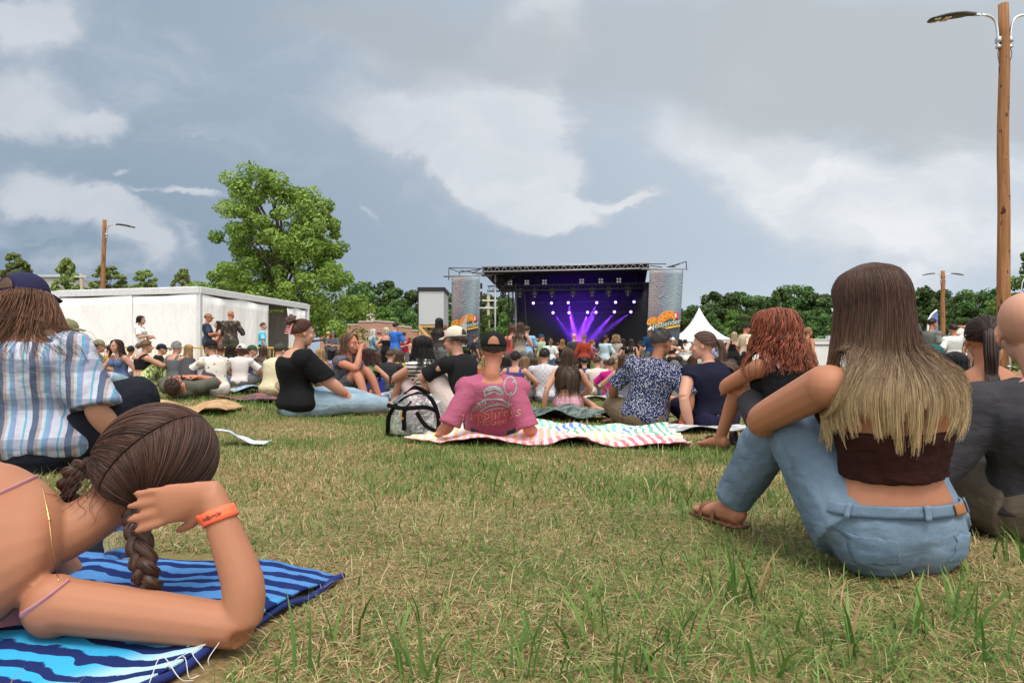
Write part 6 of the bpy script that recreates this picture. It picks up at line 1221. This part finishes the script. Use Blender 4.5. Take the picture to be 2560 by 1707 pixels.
# ---- woman in plaid shirt, navy cap
JA = joints((0,0,.11), (-.02,.03,.60), (-.07,.06,.765), (.05,1,-.05), ((-.3,.3,.2),(.27,.20,.10)), ((.16,.36,.07),(.10,.50,.08)), eh=((-1,-.3,-.2),(.6,-.8,.0)), kh=((-1,.25,.35),(.45,.4,.45)), sw=.2)
person('woman in blue plaid shirt and navy cap with long wavy auburn hair', 0, 0, 3.3, None, 8, skin=0, up=('wide',(.6,.62,.68),'plaid'), low=('trousers',(.012,.014,.022)), hair=('wavy',(.13,.058,.03)), hat=((.022,.022,.06),False,None,1), fem=1, bulk=1.36, J=JA, sc=1.12, base=(-2.41,3.42), vox=.0075, ns=1300, hairL=.27, hkw=dict(sr=.0016, shellf=.45, wv=.018, fl=.14, clump=14), disp=[(.02,.12),(.008,.05)], face=False, group=None)
# ---- shaved head man in grey shirt at the right edge
JE = joints((0,0,.105), (-.06,-.05,.50), (-.075,.0,.655), (.55,1,-.1), ((-.30,.22,.22),(.3,.25,.2)), ((.12,.36,.07),(-.14,.42,.08)), eh=((-.7,-.6,-.7),(1,-.3,-.2)), kh=((-1,.2,.3),(1,.25,.35)), sw=.2, shy=-.15)
person('man with shaved head, dark grey shirt and khaki trousers at the right edge', 0, 0, 2.1, None, 0, skin=0, up=('long',(.045,.043,.05)), low=('trousers',(.14,.115,.085)), hair=None, bulk=1.2, tkw=dict(hem=.06), J=JE, sc=1.0, base=(1.69,2.14), vox=.006, disp=[(.016,.09)], face=False, group=None)
# ---- woman with pink claw clip and black blouse
JG = joints((0,0,.105), (.02,.0,.60), (.03,.045,.775), (-.12,1,-.05), ((-.2,.42,.16),(.16,.50,.13)), ((-.12,.84,.08),(.10,.86,.08)), eh=((-.8,-.5,-.4),(.8,-.6,-.4)), kh=((0,.2,1),(0,.2,1)), sw=.185)
def gx(o, J):
    B, c = J['hb'], J['head']; G = Geo()
    for s_ in (-1,1):
        for k in range(5): a = A3([s_*.035,-.115-.005*k,.075-.022*k]); G.tube([c+B@a, c+B@(a+A3([-s_*.02,-.03,0])), c+B@(a+A3([-s_*.038,-.03,0]))], .006, seg=6, n=6)
        G.tube([c+B@A3([s_*.035,-.112,.085]), c+B@A3([s_*.04,-.13,.03]), c+B@A3([s_*.035,-.13,-.02])], .008, seg=6, n=8)
    G.obj('claw_clip', flat('pink_clip', (.62,.24,.24), .35), o); band(o, J, 1, (.8,.12,.06), t=.9, r=.036)
person('woman in black blouse and light jeans with a pink claw clip', 0, 0, 6.6, None, 62, skin=0, up=('wide',(.008,.008,.009)), low=('jeans',(.24,.33,.40),'denim'), hair=('topbun',(.075,.03,.02)), fem=1, bulk=1.45, J=JG, sc=1.03, base=(-2.08,6.62), vox=.0085, extra=gx, tkw=dict(t1=.88), disp=[(.012,.1)], group=None)
# ---- man in floral shirt, woman in navy top
JM = joints((0,0,.105), (.12,.02,.60), (.175,.06,.765), (.85,.75,-.15), ((-.2,.35,.22),(.30,-.16,.05)), ((.16,.34,.07),(-.14,.38,.08)), eh=((-1,-.3,-.2),(.7,-.6,.2)), kh=((-1,.25,.35),(1,.25,.5)), sw=.195)
person('grey haired man in navy floral shirt leaning on one arm', 0, 0, 6.2, None, 0, skin=2, up=('tee',(.020,.024,.075),'floral',(.50,.50,.55)), low=('shorts',(.16,.11,.07)), hair=('short',(.055,.05,.046)), bulk=1.18, J=JM, sc=1.03, base=(1.20,6.25), vox=.008, ns=700, extra=lambda o, J: band(o, J, 1, (.8,.12,.05)), disp=[(.014,.1)], tkw=dict(slv=.42), face=True, group=None)
JN = joints((0,0,.105), (-.05,.0,.59), (-.09,.03,.752), (-1,.45,-.05), ((-.24,-.13,.05),(.25,.3,.2)), ((.16,.34,.07),(-.14,.38,.08)), eh=((-.6,-.7,.1),(1,-.3,-.2)), kh=((-1,.25,.35),(1,.25,.35)), sw=.178)
person('woman in navy top with brown ponytail resting one hand on the grass', 0, 0, 6.1, None, 0, skin=0, up=('sleeveless',(.010,.011,.026)), low=('trousers',(.016,.014,.04)), hair=('ponytail',(.085,.045,.03)), fem=1, bulk=1.16, J=JN, sc=1.03, base=(1.83,6.18), vox=.008, ns=900, hairL=.27, tkw=dict(hem=.12), bkw=dict(wt=.08), disp=[(.008,.08)], face=True, group=None)
# ---- two people lying on their backs
def lying(): return joints((0,0,.105), (0,-.49,.125), (0,-.655,.15), (0,.25,1), ((-.09,-.16,.24),(.09,-.16,.24)), ((-.18,.42,.08),(.18,.42,.08)), eh=((-1,-.2,-.3),(1,-.2,-.3)), kh=((-.15,0,1),(.15,0,1)), sw=.19, hu=(0,-1,.25))
person('man in olive grey tee lying on his back with knees up', 0, 0, 7.8, None, -4, skin=4, up=('tee',(.10,.10,.075)), low=('shorts',(.06,.055,.062)), hair=('short',(.05,.025,.018)), J=lying(), sc=1.02, base=(-3.92,8.5), vox=.009, extra=lambda o, J: (band(o, J, 0, (.02,.02,.025), 'watch', .93), band(o, J, 1, (.8,.14,.08))), face=True, group=None)
person('child in checked shirt lying on the grass beside the blue cooler bag', 0, 0, 8.5, None, 100, skin=2, up=('tee',(.5,.55,.62),'check',(.16,.22,.36)), low=('shorts',(.3,.3,.28)), hair=('short',DKB), J=lying(), sc=.8, base=(-1.25,8.6), vox=.009, face=True, group=None)
# ---- woman with braids lying on the blue towel
JB = joints((0,0,.12), (.463,.15,.205), (.585,.275,.315), (.15,1,-.06), ((.12,.66,.06),(.80,.092,.30)), ((-.85,-.05,.08),(-.85,-.25,.08)), eh=((.1,.8,-1),(1,-.12,-.75)), kh=((0,0,-1),(0,0,-1)), sw=.172, hu=(.62,.0,.72), rsv=(.70,-.42,-.58), lua=.39, lfa=.275, hand=(None,((-.95,-.14,-.22),(.2,1,.05))), curl=.10, toe=((-1,0,0),(-1,0,0)))
def bx(o, J):
    B, c = J['hb'], J['head']; mt = hairmat((.062,.028,.018)); M_ = Multi(); s = 1.22; ties = {1: unit(A3([1.0,-.85,-.75])), -1: unit(A3([-1.0,-.85,-.9]))}
    def sweep(al, sd, m, th, jit=None):
        d0 = np.stack([0*al+sd*.014, -np.sin(al), np.cos(al)], -1); d0 /= np.linalg.norm(d0, axis=1)[:,None]; td = ties[sd]; om = np.arccos(np.clip(d0@td, -1, 1))[:,None,None]; u = np.linspace(0,1,m)[None,:,None]
        d = (np.sin((1-u)*om)*d0[:,None]+np.sin(u*om)*td)/(np.sin(om)+1e-6); mid = 4*u*(1-u); d = d+mid*A3([sd*.16,.0,.10]); d /= np.linalg.norm(d, axis=2)[...,None]
        return c+((CC+d*(CR+th))*s)@B.T
    for sd in (1,-1):
        P = sweep(np.radians(np.linspace(-58, 132, 44)), sd, 16, .011); M_.add(P, grid_faces(44, 16))
        n = 1500; P = sweep(np.radians(rng.uniform(-58, 130, n)), sd, 16, .0125+rng.uniform(0,.004,(n,1,1))); P = P+rng.normal(0, .0022, (n,1,3))*np.sin(np.linspace(0, 3.1, 16))[None,:,None]; M_.add(*strands(P, .0011))
    def braid(P0, r, turns, lat):
        n = 90; C_ = crom(A3(P0), n); T = np.gradient(C_, axis=0); T /= np.linalg.norm(T, axis=1)[:,None]; L_ = A3([unit(np.cross(t_, lat)) for t_ in T]); N_ = np.cross(T, L_); tp = np.interp(np.linspace(0,1,n), [0,.15,.85,1], [.85,1,.85,.6])
        for k in range(3):
            a = np.linspace(0, turns*6.283, n)+k*2.094; Q = C_+L_*(r*.95*np.sin(a)*tp)[:,None]+N_*(r*.55*np.sin(2*a)*tp)[:,None]; G = Geo(); G.tube(Q, r*.72*tp, seg=10); q = A3([f for f in G.F if len(f) == 4]); M_.add(np.vstack(G.V), q, np.clip(.32+.1*np.sin(np.arange(len(np.vstack(G.V)))*1.3), 0, 1))
            m = 60; ang = rng.uniform(0, 6.283, m); rr = r*.74; off = L_[None]*(np.cos(ang)[:,None]*rr)[...,None]+N_[None]*(np.sin(ang)[:,None]*rr)[...,None]; M_.add(*strands(Q[None]+off*tp[None,:,None]+rng.normal(0,.0006,(m,1,3)), .0009))
    T1 = c+((CC+ties[1]*(CR+.012))*s)@B.T; braid([T1, T1+A3([.015,-.03,-.03]), A3([.672,.08,.165]), A3([.69,.085,.095])], .0175, 2.6, (0,1,.2))
    T2 = c+((CC+ties[-1]*(CR+.012))*s)@B.T; braid([T2, T2+A3([-.04,-.01,-.02]), T2+A3([-.07,.03,-.09]), T2+A3([-.06,.08,-.17])], .014, 2.2, (0,1,.2))
    r = np.random.default_rng(9); n = 60; P0 = T2[None]*0+c+((CC+unit(A3([-.5,-.9,-.75]))*(CR+.01))*s)@B.T+r.normal(0,.02,(n,3)); u = np.linspace(0,1,12)[None,:,None]; Q = P0[:,None]+u*(A3([-.01,-.03,-.05])+r.normal(0,.025,(n,1,3)))+.006*np.sin(u*7+r.uniform(0,6,(n,1,1))); M_.add(*strands(Q, .0006))
    M_.obj('hair', mt, o)
    band(o, J, 1, (.90,.14,.06), t=.84, w_=.0125, r=.040); a, b_ = J['el'][1], J['wr'][1]; d = unit(b_-a); p = a+(b_-a)*.84; y_ = unit(A3([0,-1,0])-np.dot(A3([0,-1,0]), d)*d); x_ = np.cross(y_, d)*-1
    R = Matrix(((x_[0],d[0],y_[0],p[0]+y_[0]*.042),(x_[1],d[1],y_[1],p[1]+y_[1]*.042),(x_[2],d[2],y_[2],p[2]+y_[2]*.042),(0,0,0,1))); t_ = text_mesh('wristband_lettering', 'Hellbender', .0125, M_INK, o, R, .2, .0006); wrap(t_, child(o, 'body'), .0062)
    bd = child(o, 'body'); bpy.context.view_layer.update(); ev = bd.evaluated_get(bpy.context.evaluated_depsgraph_get()); iv = bd.matrix_world.inverted(); org = iv @ Vector((0,0,H))
    def surf(L, n=60):                     # survey lines dropped on to the skin
        out = []
        for px, py in crom(A3(L, float), n):
            ok, p, nr, _ = ev.ray_cast(org, (iv @ Vector(W(px, py, 1.0))-org).normalized())
            if ok: out.append(A3(p)+A3(nr)*.001)
        return A3(out)
    P = surf(((104,1215),(120,1290),(130,1370),(146,1452)))
    if len(P) > 4: G = Geo(); G.tube(P, .0013, seg=6); G.ell(P[22], (.003,.003,.004)); G.obj('necklace', M_GOLD, o)
    for L in (((98,1190),(50,1212),(5,1232),(-60,1262)), ((172,1452),(110,1500),(40,1545),(-50,1585))):
        P = surf(L)
        if len(P) > 4: G = Geo(); G.tube(P, [(.006,.0018)]*len(P), lat=(.2,-.5,1), seg=8); G.obj('shoulder_strap', cloth((.56,.26,.30)), o)
person('woman with braids and pink straps lying on the blue striped towel', 0, 0, 1.35, None, 0, skin=1, up=('tube',(.56,.26,.30)), low=('shorts',(.05,.05,.09)), hair=None, fem=1, bulk=1.22, J=JB, sc=1.0, base=(-1.39,1.25), vox=.0055, extra=bx, hs=1.2, face=False, armb=.98, tkw=dict(hem=.2, t1=.5, inf=.008), group=None)
# ================================================================ things lying on the grass
def cloth_sheet(name, label, cat, corners, mat, amp=.015, n=40, m=30, seed=1, z=.012, edge=0, th=.006):
    c0, c1, c2, c3 = [A3(c_, float) for c_ in corners]; u, v = np.meshgrid(np.linspace(0,1,n), np.linspace(0,1,m), indexing='ij'); P = (c0*(1-u)[...,None]+c1*u[...,None])*(1-v)[...,None]+(c3*(1-u)[...,None]+c2*u[...,None])*v[...,None]
    h = amp*(.6+.6*vnoise(P[...,0], P[...,1], seed, 3, 9)+.5*np.sin(P[...,0]*11+P[...,1]*5)); h = np.maximum(h, 0)
    e = edge*(vnoise(P[...,0], P[...,1], seed+5, 3, 7)); x = P[...,0]+e; y = P[...,1]+e*.6; cx_, cy_ = P[...,0].mean(), P[...,1].mean(); zz = ground(x, y)+z+h
    o = mesh_obj(name, np.stack([x-cx_, y-cy_, zz], -1).reshape(-1,3), grid_faces(n, m), mat); o.location = (cx_, cy_, 0); md = o.modifiers.new('thick','SOLIDIFY'); md.thickness = th; md.offset = 1; return tag(o, label, cat)
def towel_mat():
    m, t, b = newmat('terry_towel', .95, .1); co = t.coords(); x, y, z = t.xyz(co); wob = t.math('MULTIPLY', t.math('SUBTRACT', t.noise(t.scale(co, (1.3,1.3,0)), 3, 3), .5), .20)
    f = t.math('FRACT', t.math('MULTIPLY', t.math('ADD', t.math('ADD', y, wob), t.math('MULTIPLY', x, .10)), 15)); st = t.step(.46, .54, t.math('ADD', f, t.math('MULTIPLY', t.math('SUBTRACT', t.noise(co, 60, 2), .5), .18)))
    far = t.math('ADD', y, t.math('MULTIPLY', t.noise(co, 2.5, 2), .1)); c_ = t.mix(t.step(.02, .10, far), c4(lin(62,176,226)), c4(lin(86,140,200))); q = t.math('ADD', t.math('MULTIPLY', x, 1.0), t.math('MULTIPLY', y, -.55)); c_ = t.mix(t.math('MULTIPLY', t.step(.79, .90, q), t.step(-.02, -.09, y)), c_, c4(lin(190,226,236)))
    c_ = t.mix(st, c4(lin(28,38,92)), c_); fz = t.noise(co, 350, 2, .8); t.put(b.inputs['Base Color'], t.mix(t.math('MULTIPLY', fz, .35), c_, (.02,.05,.14,1))); t.put(b.inputs['Normal'], t.bump(t.math('ADD', t.math('MULTIPLY', fz, .5), t.math('MULTIPLY', st, .5)), .8, .004)); return m
MT = towel_mat()
tw_ = cloth_sheet('beach_towel', 'blue and navy striped beach towel under the woman with braids', 'towel', [(-2.3,1.03),(-.62,1.10),(-.44,1.76),(-2.2,2.06)], MT, .020, 120, 60, 3, .010, .012)
G = Geo(); P = crom(A3([(-.62-.0,1.10),(-.575,1.27),(-.545,1.42),(-.49,1.60),(-.44,1.76)]), 40); G.tube(np.stack([P[:,0]+.004, P[:,1], ground(P[:,0],P[:,1])+.016+.006*np.sin(P[:,1]*30)], -1), .008, seg=8)
o = G.obj('hem', flat('navy_hem', lin(34,46,104), .95), None); o.parent = tw_; o.location = -Vector(tw_.location)
G = Geo(); r = np.random.default_rng(2); px_ = A3([-.60,1.13,.03])
for k in range(4): G.tube([px_+A3([.0,.05*k,0])+r.normal(0,.004,3)*A3([1,1,0]), px_+A3([.02+.01*k,.03+.04*k,.012])+r.normal(0,.01,3), px_+A3([.04,.02+.03*k,-.01])+r.normal(0,.012,3), px_+A3([.05,.05+.02*k,-.02])], .0009, seg=4, n=20)
o = G.obj('loose_thread', flat('white_thread', (.62,.62,.6), .9), None); o.parent = tw_; o.location = -Vector(tw_.location)
def blanket_mat():
    m, t, b = newmat('striped_blanket', .9, .1); co = t.coords(); x, y, z = t.xyz(co); wx = t.math('ADD', x, t.math('MULTIPLY', t.math('SUBTRACT', t.noise(co, 5, 2), .5), .10)); s = t.math('FRACT', t.math('MULTIPLY', wx, 17)); st = t.step(.44, .52, s); s2 = t.step(.44, .52, t.math('FRACT', t.math('MULTIPLY', wx, 24))); yy = t.math('ADD', y, t.math('MULTIPLY', t.math('SUBTRACT', t.noise(co, 7, 2), .5), .10)); bnd = t.step(-.9, .9, yy)
    def C(*stops): n = t.ramp(t.math('MULTIPLY_ADD', yy, .55, .5), [(p, lin(*c_)) for p, c_ in stops], 'CONSTANT'); return n
    a = C((0,(214,120,126)),(.10,(234,170,140)),(.22,(240,206,150)),(.36,(120,168,144)),(.52,(100,130,186)),(.66,(134,186,192)),(.85,(90,160,150))); c_ = C((0,(240,196,204)),(.10,(240,190,205)),(.22,(236,232,226)),(.36,(238,238,232)),(.52,(232,236,240)),(.66,(222,232,170)),(.85,(214,228,180)))
    t.put(b.inputs['Base Color'], t.mix(st, a, c_)); t.put(b.inputs['Normal'], t.bump(t.noise(co, 30, 3), .3, .01)); return m
cloth_sheet('striped_blanket', 'multicoloured striped blanket under the man in the pink tee', 'blanket', [(-.76,4.66),(1.13,4.28),(1.36,6.0),(-.3,6.2)], blanket_mat(), .045, 70, 50, 8, .015, .02, .008)
def plainmat(n_, c1, c2): m, t, b = newmat(n_, .9, .1); co = t.coords(); t.put(b.inputs['Base Color'], t.ramp(t.noise(co, 11, 3, .6, .8), [(.4, c1), (.6, c2)])); return m
def spot(px, py, d=None): d = d or F*(H-.0)/(py-YH); return ((px-1280)/F*d, d)
for nm, lb, px, d, sx, sy, c1, c2, am in (('blanket','pale mint blanket beside the plaid shirt woman',115,3.72,.30,.16,(.5,.6,.55),(.62,.66,.64),.05),('cloth','small pale blue cloth lying in the grass behind the braids',612,4.55,.17,.13,(.36,.42,.46),(.6,.63,.66),.06),('blanket','dark green blanket behind the gingham shorts woman',1470,7.3,.85,.5,(.035,.06,.055),(.16,.19,.17),.08),('blanket','grey and white blanket under the navy top woman',1795,6.0,.75,.35,(.28,.3,.3),(.55,.55,.54),.04),('blanket','blue patterned blanket behind the man lying on his back',590,9.6,.8,.5,(.10,.18,.3),(.5,.58,.62),.06),('towel','tan towel lying in the grass right of the plaid shirt woman',455,6.6,.55,.3,(.36,.22,.11),(.48,.32,.17),.05),('blanket','pale blanket under the cream tee man',1500,11.4,.8,.4,(.5,.5,.46),(.3,.31,.3),.05),('blanket','dark patterned blanket under the claw clip woman feet',690,8.0,.6,.4,(.04,.06,.08),(.3,.1,.1),.05)):
    x = (px-1280)/F*d; cloth_sheet(nm, lb, nm, [(x-sx,d-sy),(x+sx,d-sy*.8),(x+sx*.9,d+sy),(x-sx*.95,d+sy*.9)], plainmat('cloth_'+str(px), c1, c2), am, 30, 20, px, .02, .03)
# clear backpack
def clear(nm, col=(.9,.95,1), rough=.06, ior=1.3):
    m, t, b = newmat(nm, rough, .5); b.inputs['Base Color'].default_value = c4(col); b.inputs['Transmission Weight'].default_value = 1; b.inputs['IOR'].default_value = ior; return m
M_PVC = bpy.data.materials.new('clear_vinyl'); M_PVC.use_nodes = True; t = NT(M_PVC.node_tree); b = M_PVC.node_tree.nodes['Principled BSDF']; b.inputs['Roughness'].default_value = .08; b.inputs['Base Color'].default_value = (.75,.8,.85,1); b.inputs['Specular IOR Level'].default_value = .9; t.put(b.inputs['Normal'], t.bump(t.noise(t.coords(), 9, 3, .6, 1.5), .9, .05)); t.put(b.inputs['Alpha'], t.math('MULTIPLY_ADD', t.step(.5, .68, t.noise(t.coords(), 11, 4, .6, 2.0)), .55, .16))
x, d = (1042-1280)/F*5.1, 5.15; bp_ = empty('backpack', (x, d, float(ground(x,d))), -.25, 'clear vinyl backpack with black straps lying left of the pink tee', 'backpack')
G = Geo(); G.ell((0,0,.15), (.215,.13,.17), nu=28, nv=18, fn=lambda V: np.sign(V)*np.abs(V)**.62); o = G.obj('vinyl_shell', M_PVC, bp_, disp=[(.03,.08)])
G = Geo()
for P in ([(-.2,-.1,.03),(-.17,-.13,.17),(-.08,-.12,.28),(.0,-.03,.325)],[(-.05,-.14,.06),(-.04,-.155,.2),(.0,-.13,.27)],[(-.19,-.125,.24),(-.05,-.155,.22),(.12,-.15,.23),(.2,-.11,.20)],[(.2,-.1,.03),(.205,-.11,.16),(.14,-.09,.29),(.0,-.03,.325)],[(.05,-.145,.19),(.12,-.15,.10),(.2,-.12,.05)],[(-.1,-.02,.32),(0,-.05,.37),(.1,-.02,.32)]): G.tube(P, [(.016,.005)]*len(P), lat=(.7,.1,.7), seg=8, n=18)
G.obj('straps', M_BLACK, bp_)
G = Geo(); G.tube([(-.21,-.12,.02),(0,-.15,.012),(.21,-.11,.02)], .012, seg=8, n=16); G.tube([(-.215,-.09,.02),(-.22,0,.2),(-.12,.02,.32)], .01, seg=8, n=16); G.obj('piping', M_BLACK, bp_)
G = Geo(); G.ell((-.02,.02,.11),(.15,.08,.09)); G.ell((.08,0,.2),(.07,.06,.06)); G.obj('contents', flat('bag_contents', (.25,.2,.19), .8, var=.6, scale=18), bp_, disp=[(.03,.05)])
Geo().box((-.06,-.152,.17),(.012,.006,.03)).obj('buckle', flat('tan_buckle', (.4,.24,.08), .5), bp_, False)
# bottles, cups, bags, sandals
M_BTL = clear('bottle_plastic', (.92,.96,1), .05, 1.25); M_LBL = flat('bottle_label', (.10,.16,.36), .4)
def bottle(label, x, y, tilt=(0,0), s=1.0, z=0.0):
    o = empty('water_bottle', (x, y, float(ground(x,y))+z), 0, label, 'bottle'); o.rotation_euler = (tilt[0], tilt[1], 0); o.scale = (s,s,s); G = Geo()
    z_ = [0,.004,.02,.035,.05,.065,.08,.12,.15,.17,.185,.195,.2]; r_b = [.026,.032,.033,.031,.033,.031,.033,.033,.033,.028,.017,.0125,.0125]; G.tube([(0,0,q) for q in z_], r_b, seg=24, n=40, dome=.1); G.obj('bottle_body', M_BTL, o)
    G = Geo(); G.tube([(0,0,.085),(0,0,.125)], .0337, seg=24, cap=False, dome=0); G.obj('label_band', M_LBL, o); G = Geo(); G.tube([(0,0,.198),(0,0,.216)], .0145, seg=18, dome=.05); G.obj('bottle_cap', flat('cap_white', (.7,.7,.72), .5), o); return o
bottle('crumpled clear water bottle tilted on the blue towel behind the braid', -1.035, 1.80, (-.35,-.30), 1.05, .018)
bottle('small water bottle standing in the grass right of the plaid shirt', (340-1280)/F*6.9, 6.9, (0,0), 1.15)
def cup(nm, label, cat, x, y, col, h=.14, r=.045, lid=None):
    o = empty(nm, (x, y, float(ground(x,y))), 0, label, cat); G = Geo(); G.tube([(0,0,0),(0,0,h*.5),(0,0,h)], [r*.8,r*.95,r], seg=20, n=8, dome=.03); G.obj('body', flat(nm+str(h), col, .4), o); G = Geo(); G.tube([(0,0,h),(0,0,h+.012)], r*1.06, seg=20, dome=.1); G.obj('rim', flat(nm+'rim', lid or tuple(min(1,c_*1.6) for c_ in col), .4), o)
    return o
cup('cup', 'tall dark red cup next to the small water bottle', 'cup', (322-1280)/F*7.1, 7.1, (.16,.02,.03), .16, .05)
cup('cup', 'dark grey round cup on the blue towel under the braid woman chin', 'cup', -1.135, 1.86, (.035,.035,.037), .075, .042)
x, y = (925-1280)/F*9.0, 9.0; o = empty('cooler_bag', (x,y,float(ground(x,y))), .25, 'royal blue cooler bag beside the curly haired person in green', 'bag'); G = Geo(); G.box((0,0,.16),(.19,.11,.15)); G.obj('bag_body', flat('royal_blue', (.02,.035,.20), .7), o, False, bevel=.02); G = Geo(); G.tube([(-.12,-.115,.28),(-.1,-.13,.38),(.1,-.13,.38),(.12,-.115,.28)], .012, seg=6, n=14); G.obj('handle', M_BLACK, o)
def sandal(x, y, rz, label):
    o = empty('sandal', (x,y,float(ground(x,y))+.01), rz, label, 'sandal', 'pair of black sandals'); G = Geo(); G.tube([(0,-.13,.015),(0,-.04,.018),(0,.06,.014),(0,.13,.014)], [(.03,.012),(.03,.012),(.045,.012),(.035,.012)], lat=(1,0,0), seg=12, n=14); G.obj('sole', flat('black_rubber', (.015,.013,.014), .6), o)
    for yy, h in ((.07,.05),(.0,.06),(-.09,.085)): G = Geo(); G.tube([(-.042,yy,.015),(-.034,yy,h),(.034,yy,h),(.042,yy,.015)], [(.014,.003)]*4, lat=(0,1,0), seg=8, n=14); G.obj('strap', flat('dark_webbing', (.03,.018,.02), .8), o)
x, y = spot(1800,1120,4.55); sandal(x, y, .9, 'black strappy sandal lying left of the auburn haired woman'); sandal(x+.14, y+.12, 1.4, 'black strappy sandal behind its pair near the auburn haired woman')
x, y = spot(2398,1165,3.0); o = empty('shoulder_bag', (x,y,0), .3, 'red bag with teal patch between the tube top woman and grey shirt man', 'bag'); G = Geo(); G.ell((0,0,.1),(.12,.07,.1), fn=lambda V: np.sign(V)*np.abs(V)**.7); G.obj('bag_body', flat('bag_red', (.5,.03,.05), .6), o, disp=[(.02,.06)]); G = Geo(); G.ell((.02,-.06,.06),(.05,.02,.045)); G.obj('pocket', flat('bag_teal', (.05,.33,.36), .6), o)
KEEP_OUT += [(-2.3,-.5,1.1,1.72),(-2.2,-.8,1.72,1.98),(-.55,1.18,4.6,5.95)]
build_grass()
